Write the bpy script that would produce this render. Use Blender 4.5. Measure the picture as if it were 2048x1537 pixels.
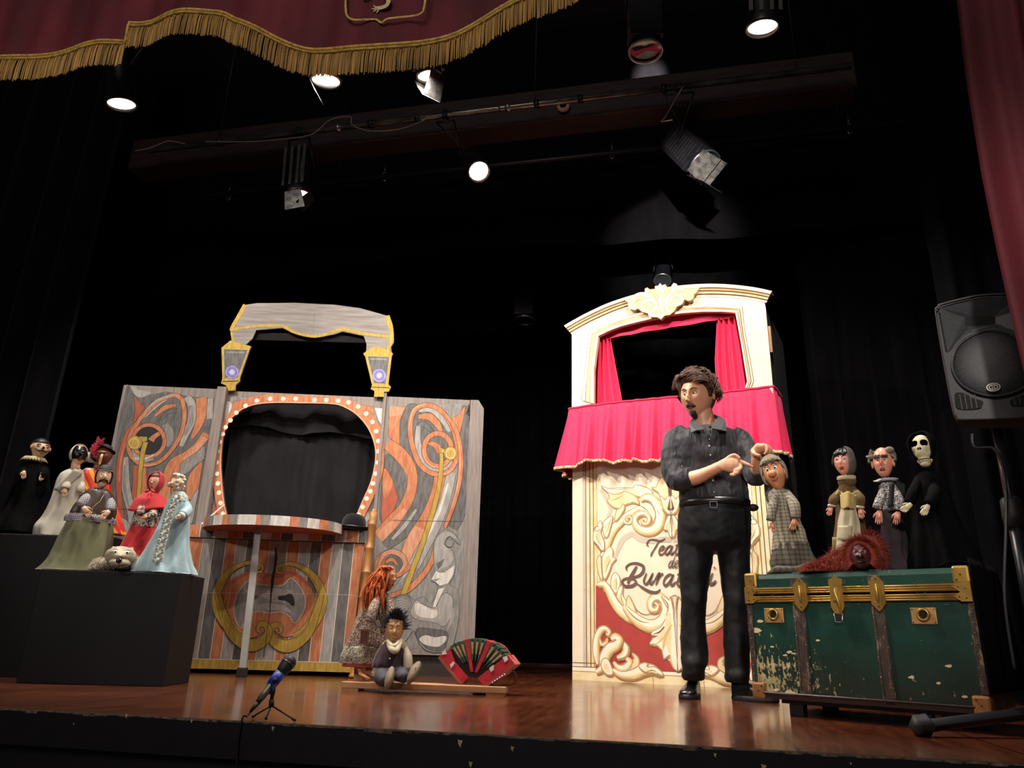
import bpy, math, random
import numpy as np
from mathutils import Vector, Matrix, Euler, noise as mnoise

for o in list(bpy.data.objects):
    bpy.data.objects.remove(o)
SC = bpy.context.scene
COL = SC.collection
rnd = random.Random(7)
PI = math.pi

# ------------------------------------------------------------------ camera
F, CX, CY, EYE = 1490.0, 1024.0, 768.5, 0.27
zc = Vector(((1145-CX)/F, (3600+CY)/F, -1)).normalized()
xc = -Vector(((-6100-CX)/F, -(1059-CY)/F, -1))
xc = (xc - xc.dot(zc)*zc).normalized()
yc = zc.cross(xc)
RW = Matrix((xc, yc, zc))                    # camera axes -> world axes
cam_d = bpy.data.cameras.new('camera')
cam_d.sensor_width = 36; cam_d.lens = F/2048*36; cam_d.clip_end = 60
cam = bpy.data.objects.new('camera', cam_d); COL.objects.link(cam)
cam.matrix_world = Matrix.Translation((0, 0, EYE)) @ RW.to_4x4()
SC.camera = cam
SC.view_settings.view_transform = 'Standard'
SC.view_settings.look = 'None'
SC.view_settings.gamma = 1
SC.view_settings.use_curve_mapping = False
SC.view_settings.exposure = 1.0

wd = bpy.data.worlds.new('house'); SC.world = wd; wd.use_nodes = True
wd.node_tree.nodes['Background'].inputs[0].default_value = (0.5, 0.45, 0.5, 1)
wd.node_tree.nodes['Background'].inputs[1].default_value = 0.02

EYEV = Vector((0, 0, EYE))
def ray(px, py): return RW @ Vector(((px-CX)/F, -(py-CY)/F, -1))
def W(px, py, Y):                            # the point of the stage plane y = Y seen at a pixel of the photo
    d = ray(px, py); return EYEV + d*(Y/d.y)
def WZ(px, py, Z):
    d = ray(px, py); return EYEV + d*((Z-EYE)/d.z)

class Frame:                                 # upright local frame: u along the front, v backwards, z up
    def __init__(s, x, y, deg):
        s.o = Vector((x, y, 0)); s.a = math.radians(deg)
        s.c, s.s = math.cos(s.a), math.sin(s.a)
    def w(s, u, v, z): return Vector((s.o.x+u*s.c-v*s.s, s.o.y+u*s.s+v*s.c, z))
    def l(s, p):
        dx, dy = p[0]-s.o.x, p[1]-s.o.y
        return Vector((dx*s.c+dy*s.s, -dx*s.s+dy*s.c, p[2]))
    def px(s, x, y, v=0.0):                  # pixel -> local point on the plane v
        n = Vector((-s.s, s.c, 0)); d = ray(x, y)
        p0 = s.o + n*v
        t = (p0-EYEV).dot(n)/d.dot(n)
        return s.l(EYEV+d*t)
    def uz(s, pts, v=0.0):
        return [(q.x, q.z) for q in (s.px(x, y, v) for x, y in pts)]

# ------------------------------------------------------------------ stage lights (hanging lamps are built further down; the other sources are unseen)
def aim(o, a, b):
    o.location = a; o.rotation_euler = (Vector(b)-Vector(a)).to_track_quat('-Z', 'Y').to_euler()
def spot(name, a, b, power, deg=50, col=(1, .84, .68), size=.05, blend=.5):
    d = bpy.data.lights.new(name, 'SPOT'); d.energy = power; d.spot_size = math.radians(deg)
    d.spot_blend = blend; d.color = col; d.shadow_soft_size = size
    o = bpy.data.objects.new(name, d); COL.objects.link(o); aim(o, a, b); return o
KEY = 0.46
WARM = (1, .92, .84)
spot('beam_far_left',  (-3.47, 3.40, 3.52), (-2.9, 4.5, 1.9), 300*KEY, 120, WARM, blend=.6)
spot('beam_left',      (-2.05, 3.45, 3.52), (-2.2, 4.6, 1.9), 400*KEY, 124, WARM, blend=.6)
spot('beam_centre',    (-1.38, 3.50, 3.52), (-0.9, 4.5, 1.9), 420*KEY, 124, WARM, blend=.6)
spot('beam_right',     (0.60, 3.43, 3.52), (0.25, 4.5, 1.8), 330*KEY, 124, WARM, blend=.6)
spot('beam_second_row', (-1.27, 4.50, 3.54), (0.2, 3.4, 1.2), 90*KEY, 80, WARM)
spot('front_house_left', (-3.6, -2.4, 2.9), (-2.2, 4.8, 0.9), 170, 30, WARM, size=.12, blend=.8)
spot('front_house_right', (0.15, -2.6, 2.7), (0.70, 3.9, 1.0), 380, 23, WARM, size=.12, blend=.8)
spot('front_house_low', (.2, -2.6, 1.05), (.12, 6.2, 3.72), 5200, 9, WARM, size=.05, blend=.9)
upw = W(1300, 158, 6.2)
spot('added_upward_spill', (upw.x, 5.35, upw.z-.75), (upw.x, 6.2, upw.z), 600, 17, WARM, blend=.5)  # added spot for the bright patch above the beam; no lamp hangs there
d = bpy.data.lights.new('house_fill', 'AREA'); d.energy = 64; d.size = 3.0; d.color = (1, .86, .8)  # soft fill added from the auditorium side; its source is unseen
o = bpy.data.objects.new('house_fill', d); COL.objects.link(o); aim(o, (-1.5, -3.0, 4.4), (-1.5, 3.5, 2.6))

# ------------------------------------------------------------------ materials
def lin(h):
    h = h.lstrip('#'); out = []
    for i in (0, 2, 4):
        c = int(h[i:i+2], 16)/255
        out.append(c/12.92 if c <= .04045 else ((c+.055)/1.055)**2.4)
    return tuple(out)+(1,)
class NT:
    def __init__(s, name):
        s.m = bpy.data.materials.new(name); s.m.use_nodes = True
        s.t = s.m.node_tree; s.b = s.t.nodes['Principled BSDF']
    def n(s, kind, **kw):
        nd = s.t.nodes.new(kind)
        for k, v in kw.items(): setattr(nd, k, v)
        return nd
    def l(s, a, b): s.t.links.new(a, b)
    def val(s, inp, v):
        if hasattr(v, 'is_linked') or hasattr(v, 'links'): s.l(v, inp)
        else: inp.default_value = v
    def math(s, op, a, b=0.0, c=None):
        nd = s.n('ShaderNodeMath', operation=op); s.val(nd.inputs[0], a); s.val(nd.inputs[1], b)
        if c is not None: s.val(nd.inputs[2], c)
        return nd.outputs[0]
    def mix(s, f, a, b):
        nd = s.n('ShaderNodeMix', data_type='RGBA'); s.val(nd.inputs[0], f)
        s.val(nd.inputs[6], a); s.val(nd.inputs[7], b); return nd.outputs[2]
    def ramp(s, f, stops):
        nd = s.n('ShaderNodeValToRGB'); s.l(f, nd.inputs[0]); e = nd.color_ramp.elements
        while len(e) < len(stops): e.new(.5)
        for q, (p, c) in zip(e, stops): q.position = p; q.color = c if len(c) == 4 else (*c, 1)
        return nd.outputs[0]
    def noise(s, scale, detail=3, stretch=(1, 1, 1), rough=.5):
        tc = s.n('ShaderNodeTexCoord'); mp = s.n('ShaderNodeMapping'); s.l(tc.outputs['Object'], mp.inputs[0])
        mp.inputs['Scale'].default_value = stretch
        nz = s.n('ShaderNodeTexNoise'); s.l(mp.outputs[0], nz.inputs[0]); nz.inputs['Scale'].default_value = scale
        nz.inputs['Detail'].default_value = detail; nz.inputs['Roughness'].default_value = rough
        return nz.outputs[0]
    def xyz(s):
        tc = s.n('ShaderNodeTexCoord'); sp = s.n('ShaderNodeSeparateXYZ'); s.l(tc.outputs['Object'], sp.inputs[0])
        return sp.outputs
    def bump(s, h, strength=.3, dist=.01):
        b = s.n('ShaderNodeBump'); s.l(h, b.inputs['Height']); b.inputs['Strength'].default_value = strength
        b.inputs['Distance'].default_value = dist; s.l(b.outputs[0], s.b.inputs['Normal'])
CACHE = {}
def mat(name, col, rough=.7, var=.12, scale=20, stretch=(1, 1, 1), bump=0.0, metal=0.0, col2=None, spec=.5, sheen=0.0, coat=0.0, bd=.004):
    if name in CACHE: return CACHE[name]
    k = NT(name); c = lin(col); nz = k.noise(scale, 4, stretch)
    if col2: out = k.mix(k.ramp(nz, [(.35, (0, 0, 0, 1)), (.65, (1, 1, 1, 1))]), c, lin(col2))
    else:
        lo = tuple(x*(1-var*1.6) for x in c[:3])+(1,); hi = tuple(min(1, x*(1+var)) for x in c[:3])+(1,)
        out = k.ramp(nz, [(.3, lo), (.7, hi)])
    k.l(out, k.b.inputs['Base Color'])
    k.b.inputs['Roughness'].default_value = rough; k.b.inputs['Metallic'].default_value = metal
    k.b.inputs['Specular IOR Level'].default_value = spec
    if sheen: k.b.inputs['Sheen Weight'].default_value = sheen
    if coat: k.b.inputs['Coat Weight'].default_value = coat; k.b.inputs['Coat Roughness'].default_value = .2
    if bump: k.bump(nz, bump, bd)
    CACHE[name] = k.m; return k.m
def emit(name, col, st):
    k = NT(name); k.b.inputs['Base Color'].default_value = (.05, .05, .05, 1)
    k.b.inputs['Emission Color'].default_value = lin(col); k.b.inputs['Emission Strength'].default_value = st
    return k.m
def plaid(name, base, dark, sc=60, w=.28, rough=.9, ang=0.0, amt=.75):
    k = NT(name); x, y, z = k.xyz()
    def bars(c):
        f = k.math('FRACT', k.math('MULTIPLY', c, sc)); return k.math('LESS_THAN', f, w)
    b1 = bars(k.math('ADD', x, k.math('MULTIPLY', y, .6))); b2 = bars(z)
    s = k.math('MULTIPLY', k.math('ADD', b1, b2), amt*.5)
    nz = k.noise(30)
    k.l(k.mix(k.math('ADD', s, k.math('MULTIPLY', nz, .15)), lin(base), lin(dark)), k.b.inputs['Base Color'])
    k.b.inputs['Roughness'].default_value = rough; k.bump(nz, .3, .004)
    return k.m
def spots(name, base, c1, c2, sc=60, rough=.85, t=.5):
    k = NT(name); tc = k.n('ShaderNodeTexCoord'); v = k.n('ShaderNodeTexVoronoi'); k.l(tc.outputs['Object'], v.inputs[0])
    v.inputs['Scale'].default_value = sc
    sp = k.n('ShaderNodeSeparateColor'); k.l(v.outputs['Color'], sp.inputs[0])
    a = k.mix(k.math('GREATER_THAN', sp.outputs[0], t), lin(base), lin(c1))
    a = k.mix(k.math('GREATER_THAN', sp.outputs[1], .5+t/2), a, lin(c2))
    k.l(a, k.b.inputs['Base Color']); k.b.inputs['Roughness'].default_value = rough
    k.bump(k.noise(40), .3, .004); return k.m

# ------------------------------------------------------------------ mesh builder
def catmull(pts, n=6, closed=False):
    P = [np.array(p, float) for p in pts]; m = len(P); out = []
    rng = range(m) if closed else range(m-1)
    for i in rng:
        if closed: p0, p1, p2, p3 = P[i-1], P[i], P[(i+1) % m], P[(i+2) % m]
        else: p0, p1, p2, p3 = P[max(i-1, 0)], P[i], P[i+1], P[min(i+2, m-1)]
        for k in range(n):
            t = k/n
            out.append(tuple(.5*((2*p1)+(p2-p0)*t+(2*p0-5*p1+4*p2-p3)*t*t+(3*p1-p0-3*p2+p3)*t**3)))
    if not closed: out.append(tuple(P[-1]))
    return out
class B:
    def __init__(s): s.v = []; s.f = []; s.m = []; s.sm = []
    def add(s, vs, fs, mi=0, smooth=True):
        k = len(s.v); s.v += [tuple(p) for p in vs]
        for f in fs: s.f.append(tuple(i+k for i in f)); s.m.append(mi); s.sm.append(smooth)
        return s
    def box(s, x0, x1, y0, y1, z0, z1, mi=0, tf=None):
        vs = [(x, y, z) for x in (x0, x1) for y in (y0, y1) for z in (z0, z1)]
        if tf: vs = [tf @ Vector(p) for p in vs]
        return s.add(vs, [(0, 1, 3, 2), (4, 6, 7, 5), (0, 4, 5, 1), (2, 3, 7, 6), (0, 2, 6, 4), (1, 5, 7, 3)], mi, False)
    def rings(s, R, mi=0, cap=True, smooth=True, closed=True):
        n = len(R[0]); vs = [p for r in R for p in r]; fs = []
        for i in range(len(R)-1):
            for j in range(n if closed else n-1):
                j2 = (j+1) % n
                fs.append((i*n+j, i*n+j2, (i+1)*n+j2, (i+1)*n+j))
        if cap and closed: fs.append(tuple(range(n-1, -1, -1))); fs.append(tuple((len(R)-1)*n+j for j in range(n)))
        return s.add(vs, fs, mi, smooth)
    def tube(s, pts, r, n=8, mi=0, cap=True, flat=1.0, up=None):
        P = [Vector(p) for p in pts]; m = len(P)
        rr = r if isinstance(r, (list, tuple)) else [r]*m
        if len(rr) != m: rr = list(np.interp(np.linspace(0, 1, m), np.linspace(0, 1, len(rr)), rr))
        R = []; t0 = (P[1]-P[0]).normalized()
        u = Vector(up) if up else (Vector((0, 0, 1)) if abs(t0.z) < .9 else Vector((1, 0, 0)))
        a = t0.cross(u).normalized()
        for i in range(m):
            t = (P[min(i+1, m-1)]-P[max(i-1, 0)])
            t = t.normalized() if t.length > 1e-9 else t0
            a = (a-t*a.dot(t)); a = a.normalized() if a.length > 1e-6 else t.orthogonal().normalized()
            b = t.cross(a)
            R.append([P[i]+a*math.cos(2*PI*k/n)*rr[i]+b*math.sin(2*PI*k/n)*rr[i]*flat for k in range(n)])
        return s.rings(R, mi, cap)
    def lathe(s, prof, n=24, c=(0, 0, 0), mi=0, tf=None, cap=True):
        R = [[Vector((c[0]+r*math.cos(2*PI*k/n), c[1]+r*math.sin(2*PI*k/n), c[2]+z)) for k in range(n)] for r, z in prof]
        if tf: R = [[tf @ p for p in r] for r in R]
        return s.rings(R, mi, cap)
    def ell(s, c, r, mi=0, nu=16, nv=10, tf=None):
        if not isinstance(r, (list, tuple)): r = (r, r, r)
        R = []
        for i in range(nv+1):
            ph = -PI/2+PI*i/nv; cr = max(math.cos(ph), .02)
            q = [Vector((r[0]*cr*math.cos(2*PI*k/nu), r[1]*cr*math.sin(2*PI*k/nu), r[2]*math.sin(ph))) for k in range(nu)]
            R.append([(tf @ p if tf else p)+Vector(c) for p in q])
        return s.rings(R, mi)
    def prism(s, poly, y0, y1, mi=0, side=None):          # (x, z) outline pushed from y0 back to y1
        n = len(poly)
        vs = [(x, y0, z) for x, z in poly]+[(x, y1, z) for x, z in poly]
        s.add(vs, [tuple(range(n)), tuple(range(2*n-1, n-1, -1))], mi, False)
        return s.add(vs, [(i, i+n, (i+1) % n+n, (i+1) % n) for i in range(n)], mi if side is None else side, False)
    def fill(s, poly, y, mi=0):                            # a painted shape on the face of a board
        return s.add([(x, y, z) for x, z in poly], [tuple(range(len(poly)))], mi, False)
    def rib(s, pts, w, y, mi=0, n=5, closed=False, shift=0.0):   # a painted stroke of varying width
        P = catmull([(p[0], p[1]) for p in pts], n, closed) if n > 1 else [tuple(p) for p in pts]
        m = len(P)
        w = w if isinstance(w, (list, tuple)) else [w, w]
        ww = np.interp(np.linspace(0, 1, m), np.linspace(0, 1, len(w)), w)
        vs = []
        for i in range(m):
            a = P[(i-1) % m] if closed else P[max(i-1, 0)]; b = P[(i+1) % m] if closed else P[min(i+1, m-1)]
            tx, tz = b[0]-a[0], b[1]-a[1]; L = math.hypot(tx, tz) or 1
            nx, nz = -tz/L, tx/L; h = ww[i]/2; sh = shift*ww[i]
            vs += [(P[i][0]+nx*(sh+h), y, P[i][1]+nz*(sh+h)), (P[i][0]+nx*(sh-h), y, P[i][1]+nz*(sh-h))]
        fs = [(2*i, 2*i+1, 2*i+3, 2*i+2) for i in range(m-1)]
        if closed: fs.append((2*m-2, 2*m-1, 1, 0))
        return s.add(vs, fs, mi, False)
    def disc(s, c, r, y, mi=0, n=20, rz=None):
        return s.fill([(c[0]+r*math.cos(2*PI*k/n), c[1]+(rz or r)*math.sin(2*PI*k/n)) for k in range(n)], y, mi)
    def grid(s, fn, nu, nv, mi=0, two=0.0):
        vs = [fn(i/nu, j/nv) for i in range(nu+1) for j in range(nv+1)]
        fs = [(i*(nv+1)+j, (i+1)*(nv+1)+j, (i+1)*(nv+1)+j+1, i*(nv+1)+j+1) for i in range(nu) for j in range(nv)]
        return s.add(vs, fs, mi)
    def build(s, name, mats, parent=None, label=None, bevel=0, solid=0, sub=0, remesh=0, smooth=0, offset=None, floor=None):
        me = bpy.data.meshes.new(name)
        vs = s.v
        if offset is not None: vs = [tuple(Vector(p)-Vector(offset)) for p in vs]
        if floor is not None: vs = [(p[0], p[1], max(p[2], floor)) for p in vs]
        me.from_pydata(vs, [], s.f)
        for mt in (mats if isinstance(mats, (list, tuple)) else [mats]): me.materials.append(mt)
        me.polygons.foreach_set('material_index', s.m); me.polygons.foreach_set('use_smooth', s.sm)
        me.update()
        o = bpy.data.objects.new(name, me); COL.objects.link(o)
        if parent: o.parent = parent
        if offset is not None and not parent: o.location = offset
        if label: o['label'] = label
        if solid: m = o.modifiers.new('thickness', 'SOLIDIFY'); m.thickness = solid; m.offset = 0
        if remesh:
            m = o.modifiers.new('skin', 'REMESH'); m.mode = 'VOXEL'; m.voxel_size = remesh; m.use_smooth_shade = True
        if smooth: m = o.modifiers.new('smooth', 'SMOOTH'); m.iterations = smooth; m.factor = .5
        if sub: m = o.modifiers.new('sub', 'SUBSURF'); m.levels = sub; m.render_levels = sub
        if bevel:
            m = o.modifiers.new('bevel', 'BEVEL'); m.width = bevel; m.segments = 2; m.limit_method = 'ANGLE'; m.angle_limit = .7
        return o
def tag(o, label, cat, group=None, kind=None):
    o['label'] = label; o['category'] = cat
    if group: o['group'] = group
    if kind: o['kind'] = kind
    return o
def thing(name, label, cat, loc, rz=0.0, group=None):
    o = bpy.data.objects.new(name, None); COL.objects.link(o); o.empty_display_size = .1
    o.location = loc; o.rotation_euler = (0, 0, rz)
    return tag(o, label, cat, group)
def struct(name, b, mats, **kw):
    o = b.build(name, mats, **kw); o['kind'] = 'structure'; return o

BLACK = mat('black_painted_wood', '#0b0a0e', .55, .3, 14, bump=.15)
DARKMETAL = mat('dark_metal', '#16161a', .45, .2, 30, metal=.3)
STEEL = mat('steel', '#9a9aa0', .3, .1, 40, metal=.9)
RUBBER = mat('rubber', '#111114', .6, .1, 40)
WHITE = mat('white_paint', '#e8e6e0', .5, .04, 20)
SKIN = mat('skin', '#cf9f80', .5, .08, 14, spec=.4)
# ------------------------------------------------------------------ the stage: floor, front, back, masking
k = NT('stage_boards'); x, y, z = k.xyz()
bx_ = k.math('MULTIPLY', x, 1/.62)
seam = k.math('LESS_THAN', k.math('ABSOLUTE', k.math('SUBTRACT', k.math('FRACT', bx_), .5)), .006)
cell = k.math('FLOOR', k.math('ADD', bx_, .5))
tone = k.n('ShaderNodeTexWhiteNoise', noise_dimensions='1D'); k.l(cell, tone.inputs['W'])
g1 = k.noise(3.0, 6, (10, 1.2, 1), .6); g2 = k.noise(2.2, 4); g3 = k.noise(26, 5, (.25, 2.5, 1), .7)
c = k.ramp(g1, [(.25, lin('#38190f')), (.5, lin('#5a2c1a')), (.75, lin('#744228'))])
c = k.mix(k.math('MULTIPLY', tone.outputs[0], .35), c, lin('#5a2a18'))
c = k.mix(k.ramp(g2, [(.4, (0, 0, 0, 1)), (.75, (.35, .35, .35, 1))]), c, lin('#6e4028'))
c = k.mix(k.ramp(g3, [(.66, (0, 0, 0, 1)), (.74, (.5, .5, .5, 1))]), c, lin('#a07a58'))
c = k.mix(seam, c, lin('#1a0c08'))
k.l(c, k.b.inputs['Base Color'])
k.l(k.ramp(g2, [(.3, (.13, .13, .13, 1)), (.7, (.24, .24, .24, 1))]), k.b.inputs['Roughness'])
k.b.inputs['Specular IOR Level'].default_value = .5; k.b.inputs['Coat Weight'].default_value = .45
k.b.inputs['Coat Roughness'].default_value = .11; k.b.inputs['Coat IOR'].default_value = 1.6
k.bump(k.math('ADD', k.noise(9, 4, (3, .8, 1)), k.math('ADD', k.math('MULTIPLY', seam, -3), k.noise(60, 3, (.3, 2, 1)))), .09, .01)
FLOORM = k.m
WORN = mat('worn_edge', '#8a7c68', .8, .5, 12, (3, 1, 1), col2='#2a211b')
YE = 2.345
b = B(); b.box(-9, 6, YE, 10.5, -.03, 0); struct('floor', b, FLOORM)
b = B(); b.box(-9, 6, YE-.009, YE+.05, -.11, -.0305, 0); b.box(-9, 6, YE-.009, YE-.0005, -.0306, -.0008, 0)
# pale chipped strip along the top arris and a few chips in the black paint
xs = [-9+i*.045 for i in range(334)]
for i in range(len(xs)-1):
    h = .0035+.004*abs(math.sin(i*1.7)*math.sin(i*.37))
    if rnd.random() < .10: h += .006
    b.fill([(xs[i], -.0008), (xs[i+1], -.0008), (xs[i+1], -.001-h), (xs[i], -.001-h)], YE-.0097, 1)
for px_, py_, s_ in [(387, 1442, .010), (152, 1448, .006), (549, 1457, .012), (922, 1486, .018), (1026, 1497, .012), (943, 1528, .014), (1527, 1535, .016), (1700, 1527, .006), (257, 1432, .012), (1430, 1510, .01)]:
    q = W(px_, py_, YE)
    b.fill([(q.x-s_*.4, q.z+s_*.5), (q.x+s_*.45, q.z+s_*.35), (q.x+s_*.2, q.z-s_*.2), (q.x+.1*s_, q.z-s_*.7), (q.x-.3*s_, q.z-.2*s_)], YE-.0099, 2)
struct('trim_stage_edge', b, [BLACK, WORN, mat('chip_cream', '#b5ab92', .8)])
b = B(); b.box(-9, 6, YE+.02, YE+.10, -1.2, -.112); struct('wall_stage_front', b, BLACK)

CLOTH = mat('black_stage_cloth', '#060608', .95, .3, 8, spec=.05)
CLOTH2 = mat('black_masking_cloth', '#09080b', .95, .25, 10, (1, 1, .2), spec=.05, sheen=.04)
def drape(x0, y0, x1, y1, z0, z1, wave=.05, period=.22, n=None, hem=0.0, seed=1):
    r = random.Random(seed); L = math.hypot(x1-x0, y1-y0); n = n or int(L/.03)
    nx, ny = -(y1-y0)/L, (x1-x0)/L; ph = [r.uniform(0, 6) for _ in range(6)]
    def fn(s, t):
        d = s*L/period*2*PI; a = wave*(math.sin(d+ph[0]+.6*math.sin(d*.31+ph[1]))+.4*math.sin(d*2.3+ph[2]))*(1-.35*t)
        zz = z0+(z1-z0)*t+(hem*math.sin(s*9+ph[3])*(1-t) if hem else 0)
        return (x0+(x1-x0)*s+nx*a, y0+(y1-y0)*s+ny*a, zz)
    b = B(); b.grid(fn, n, 14); return b
struct('wall_back', B().box(-9, 6, 9.95, 10.1, -.03, 7), mat('back_wall', '#0a0a0c', .9))
struct('ceiling', B().box(-9, 6, 2.5, 10.1, 6.6, 6.8), mat('ceiling_black', '#1c1c1e', .9))
def curtain(name, b, label, m, group=None):
    o = b.build(name, m); cx_ = b.v[0]; tag(o, label, 'curtain', group); return o
curtain('backdrop_curtain', drape(-8.5, 9.45, 5, 9.3, .01, 6.2, .05, .3, seed=3), 'black backdrop curtain across the rear of the stage', CLOTH)
curtain('side_curtain', drape(-9.0, 4.1, -4.55, 4.6, .01, 6.2, .07, .3, seed=5), 'black side curtain at far left, nearest the audience', CLOTH2)
curtain('side_curtain', drape(-9.0, 6.9, -4.95, 7.0, .01, 6.2, .07, .33, seed=6), 'black side curtain at left behind the grey and orange theatre', CLOTH2)
curtain('side_curtain', drape(1.22, 6.6, 3.0, 6.2, .01, 6.2, .06, .30, seed=8), 'black side curtain hanging between the cream booth and the loudspeaker', CLOTH2)
curtain('side_curtain', drape(1.75, 4.9, 3.6, 4.4, .01, 6.2, .08, .33, seed=9), 'black side curtain at far right behind the loudspeaker', CLOTH)
# border cloth over the middle of the stage; its hem follows the photo
hem_px = [(430, 580), (520, 560), (640, 548), (760, 522), (900, 497), (1050, 493), (1180, 488), (1300, 484), (1400, 478), (1500, 470), (1640, 458)]
hem = [W(a, c, 6.2) for a, c in hem_px]
def fnb(s, t):
    xx = hem[0].x-1.2+(hem[-1].x-hem[0].x+2.4)*s
    zz = np.interp(xx, [h.x for h in hem], [h.z for h in hem])
    return (xx, 6.2+.035*math.sin(s*34+1.1*math.sin(s*9))*(1-.5*t), zz+(6.4-zz)*t)
b = B(); b.grid(fnb, 220, 12); curtain('border_curtain', b, 'wide black border cloth hanging above the middle of the stage, sagging hem', CLOTH2)
b = B(); b.grid(lambda s, t: (-8+13*s, 7.9+.03*math.sin(s*70), 3.7+2.7*t), 200, 6)
curtain('border_curtain', b, 'rear black border cloth behind the hanging grey lantern', CLOTH)

# ------------------------------------------------------------------ red house curtains
VELVET = None
k = NT('burgundy_velvet'); nz = k.noise(3.0, 5, (1, 1, .4)); n2 = k.noise(60, 3)
c = k.ramp(nz, [(.3, lin('#3d0a12')), (.55, lin('#5e1420')), (.75, lin('#7a2430'))])
k.l(c, k.b.inputs['Base Color']); k.b.inputs['Roughness'].default_value = .8
k.b.inputs['Sheen Weight'].default_value = .2; k.b.inputs['Sheen Tint'].default_value = lin('#a03040'); k.bump(n2, .3, .004)
VELVET = k.m
GOLD = mat('gold_braid', '#d0ac50', .6, .3, 60, bump=.3); GOLD2 = mat('gold_fringe', '#b8924c', .7, .35, 40, (1, 1, .1)); CREAMTHREAD = mat('cream_thread', '#d8c48a', .7)
YP = 2.25
edge_px = [(-160, 150), (-60, 138), (0, 126), (60, 117), (130, 104), (200, 95), (255, 87), (262, 50), (330, 40), (380, 31), (425, 24), (450, 27), (480, 46), (520, 66), (560, 83), (610, 97), (650, 103), (700, 106), (760, 104), (830, 92), (900, 72), (960, 47), (1010, 25), (1060, 2), (1120, -30), (1230, -95), (1350, -160)]
edge = [W(a, c, YP) for a, c in edge_px]
def ez(x): return float(np.interp(x, [e.x for e in edge], [e.z for e in edge]))
X0, X1 = edge[0].x, edge[-1].x
pel = thing('valance_curtain', 'burgundy velvet valance with gold fringe and embroidered crest, hanging across the top left', 'curtain', (-1.5, YP, 3.2))
def fnp(s, t):
    x = X0+(X1-X0)*s; z = ez(x); zt = 4.1
    return (x+1.5, .018*math.sin(x*13+1.3*math.sin(x*3.1))*(1-.2*t)+.006*math.sin(x*41), z+(zt-z)*t-3.2)
b = B(); b.grid(fnp, 420, 14); vel = b.build('velvet', VELVET, pel)
b = B()
L = [(e.x+1.5, e.z-3.2) for e in edge]
def fold(x): return .018*math.sin((x-1.5)*13+1.3*math.sin((x-1.5)*3.1))
pp = catmull([(q[0], q[1]) for q in L[:6]], 8)+catmull([L[6]], 1)[:0]
dense = []
for seg in (L[:7], L[7:]):
    dense.append(catmull(seg, 10))
dense = dense[0]+dense[1]
# braid: a twisted cord-like band along the edge
b.tube([(q[0], fold(q[0])-.012, q[1]) for q in dense], .017, 6, flat=.45)
b.tube([(q[0], fold(q[0])-.018, q[1]-.018) for q in dense], .012, 6, flat=.45)
b.build('braid', GOLD, pel)
b = B()
tot = 0
for i in range(len(dense)-1):
    (xa, za), (xb, zb) = dense[i], dense[i+1]
    LL = math.hypot(xb-xa, zb-za); n = max(1, int(LL/.0046))
    if abs(zb-za) > .06 and abs(xb-xa) < .05: n = max(1, int(LL/.009))
    for j in range(n):
        t = (j+.5)/n; x = xa+(xb-xa)*t+rnd.uniform(-.001, .001); z = za+(zb-za)*t; ln = .135+rnd.uniform(-.006, .006)
        y = fold(x)-.016+rnd.uniform(-.004, .004); sw = rnd.uniform(-.003, .003)
        b.tube([(x, y, z-.01), (x+sw*.5, y-.004, z-ln*.5), (x+sw, y-.002, z-ln)], [.0022, .0030, .0024], 5, cap=False)
fr = b.build('fringe', GOLD2, pel); fr['kind'] = 'stuff'
# crest: shield outline with the clawed paws and tail of an embroidered beast
b = B()
def cp(l): 
    r = []
    for a, c in l:
        q = W(a, c, YP); r.append((q.x+1.5, q.z-3.2))
    return r
yy = -.030
b.rib(cp([(703, -70), (699, -20), (697, 20), (700, 42), (712, 50), (735, 50), (757, 50), (768, 56), (779, 49), (800, 46), (830, 43), (846, 38), (853, 25), (858, -20), (862, -70)]), [.009, .009], yy, 0, 6)
b.rib(cp([(778, -20), (775, 0), (782, 12), (778, 22), (766, 27), (758, 26)]), [.035, .022, .018, .02, .014], yy, 1, 6)
for q in [((758, 26), (752, 21)), ((757, 28), (748, 28)), ((758, 30), (751, 34)), ((762, 31), (758, 37)), ((728, -2), (735, -14)), ((738, 8), (730, 4)), ((742, 6), (738, 12)), ((746, 4), (748, 11))]:
    b.rib(cp([q[0], ((q[0][0]+q[1][0])/2, (q[0][1]+q[1][1])/2+1), q[1]]), [.008, .006, .001], yy, 1, 3)
b.rib(cp([(760, -20), (752, -6), (744, 2), (736, 4), (728, 2)]), [.03, .02, .015, .014, .01], yy, 1, 6)
b.build('crest', [GOLD, CREAMTHREAD], vel, label='embroidered gold crest')

he = [W(1918, -60, 2.42), W(1938, 120, 2.42), W(1972, 330, 2.42), W(2008, 510, 2.42), W(2048, 690, 2.42), W(2090, 860, 2.42), W(2120, 1200, 2.42)]
def fhc(s, t):
    z = 4.0*t+.02; x0 = float(np.interp(z, [h.z for h in he][::-1], [h.x for h in he][::-1]))
    d_ = s*9*2*PI/2.2
    return (x0+1.2*s, 2.42+.05*math.sin(d_*1.3+.8)+.02*math.sin(d_*2.9+t)+.25*s, z)
b = B(); b.grid(fhc, 120, 40); o = b.build('house_curtain', VELVET); tag(o, 'dark red velvet house curtain at the far right edge', 'curtain')

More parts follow.
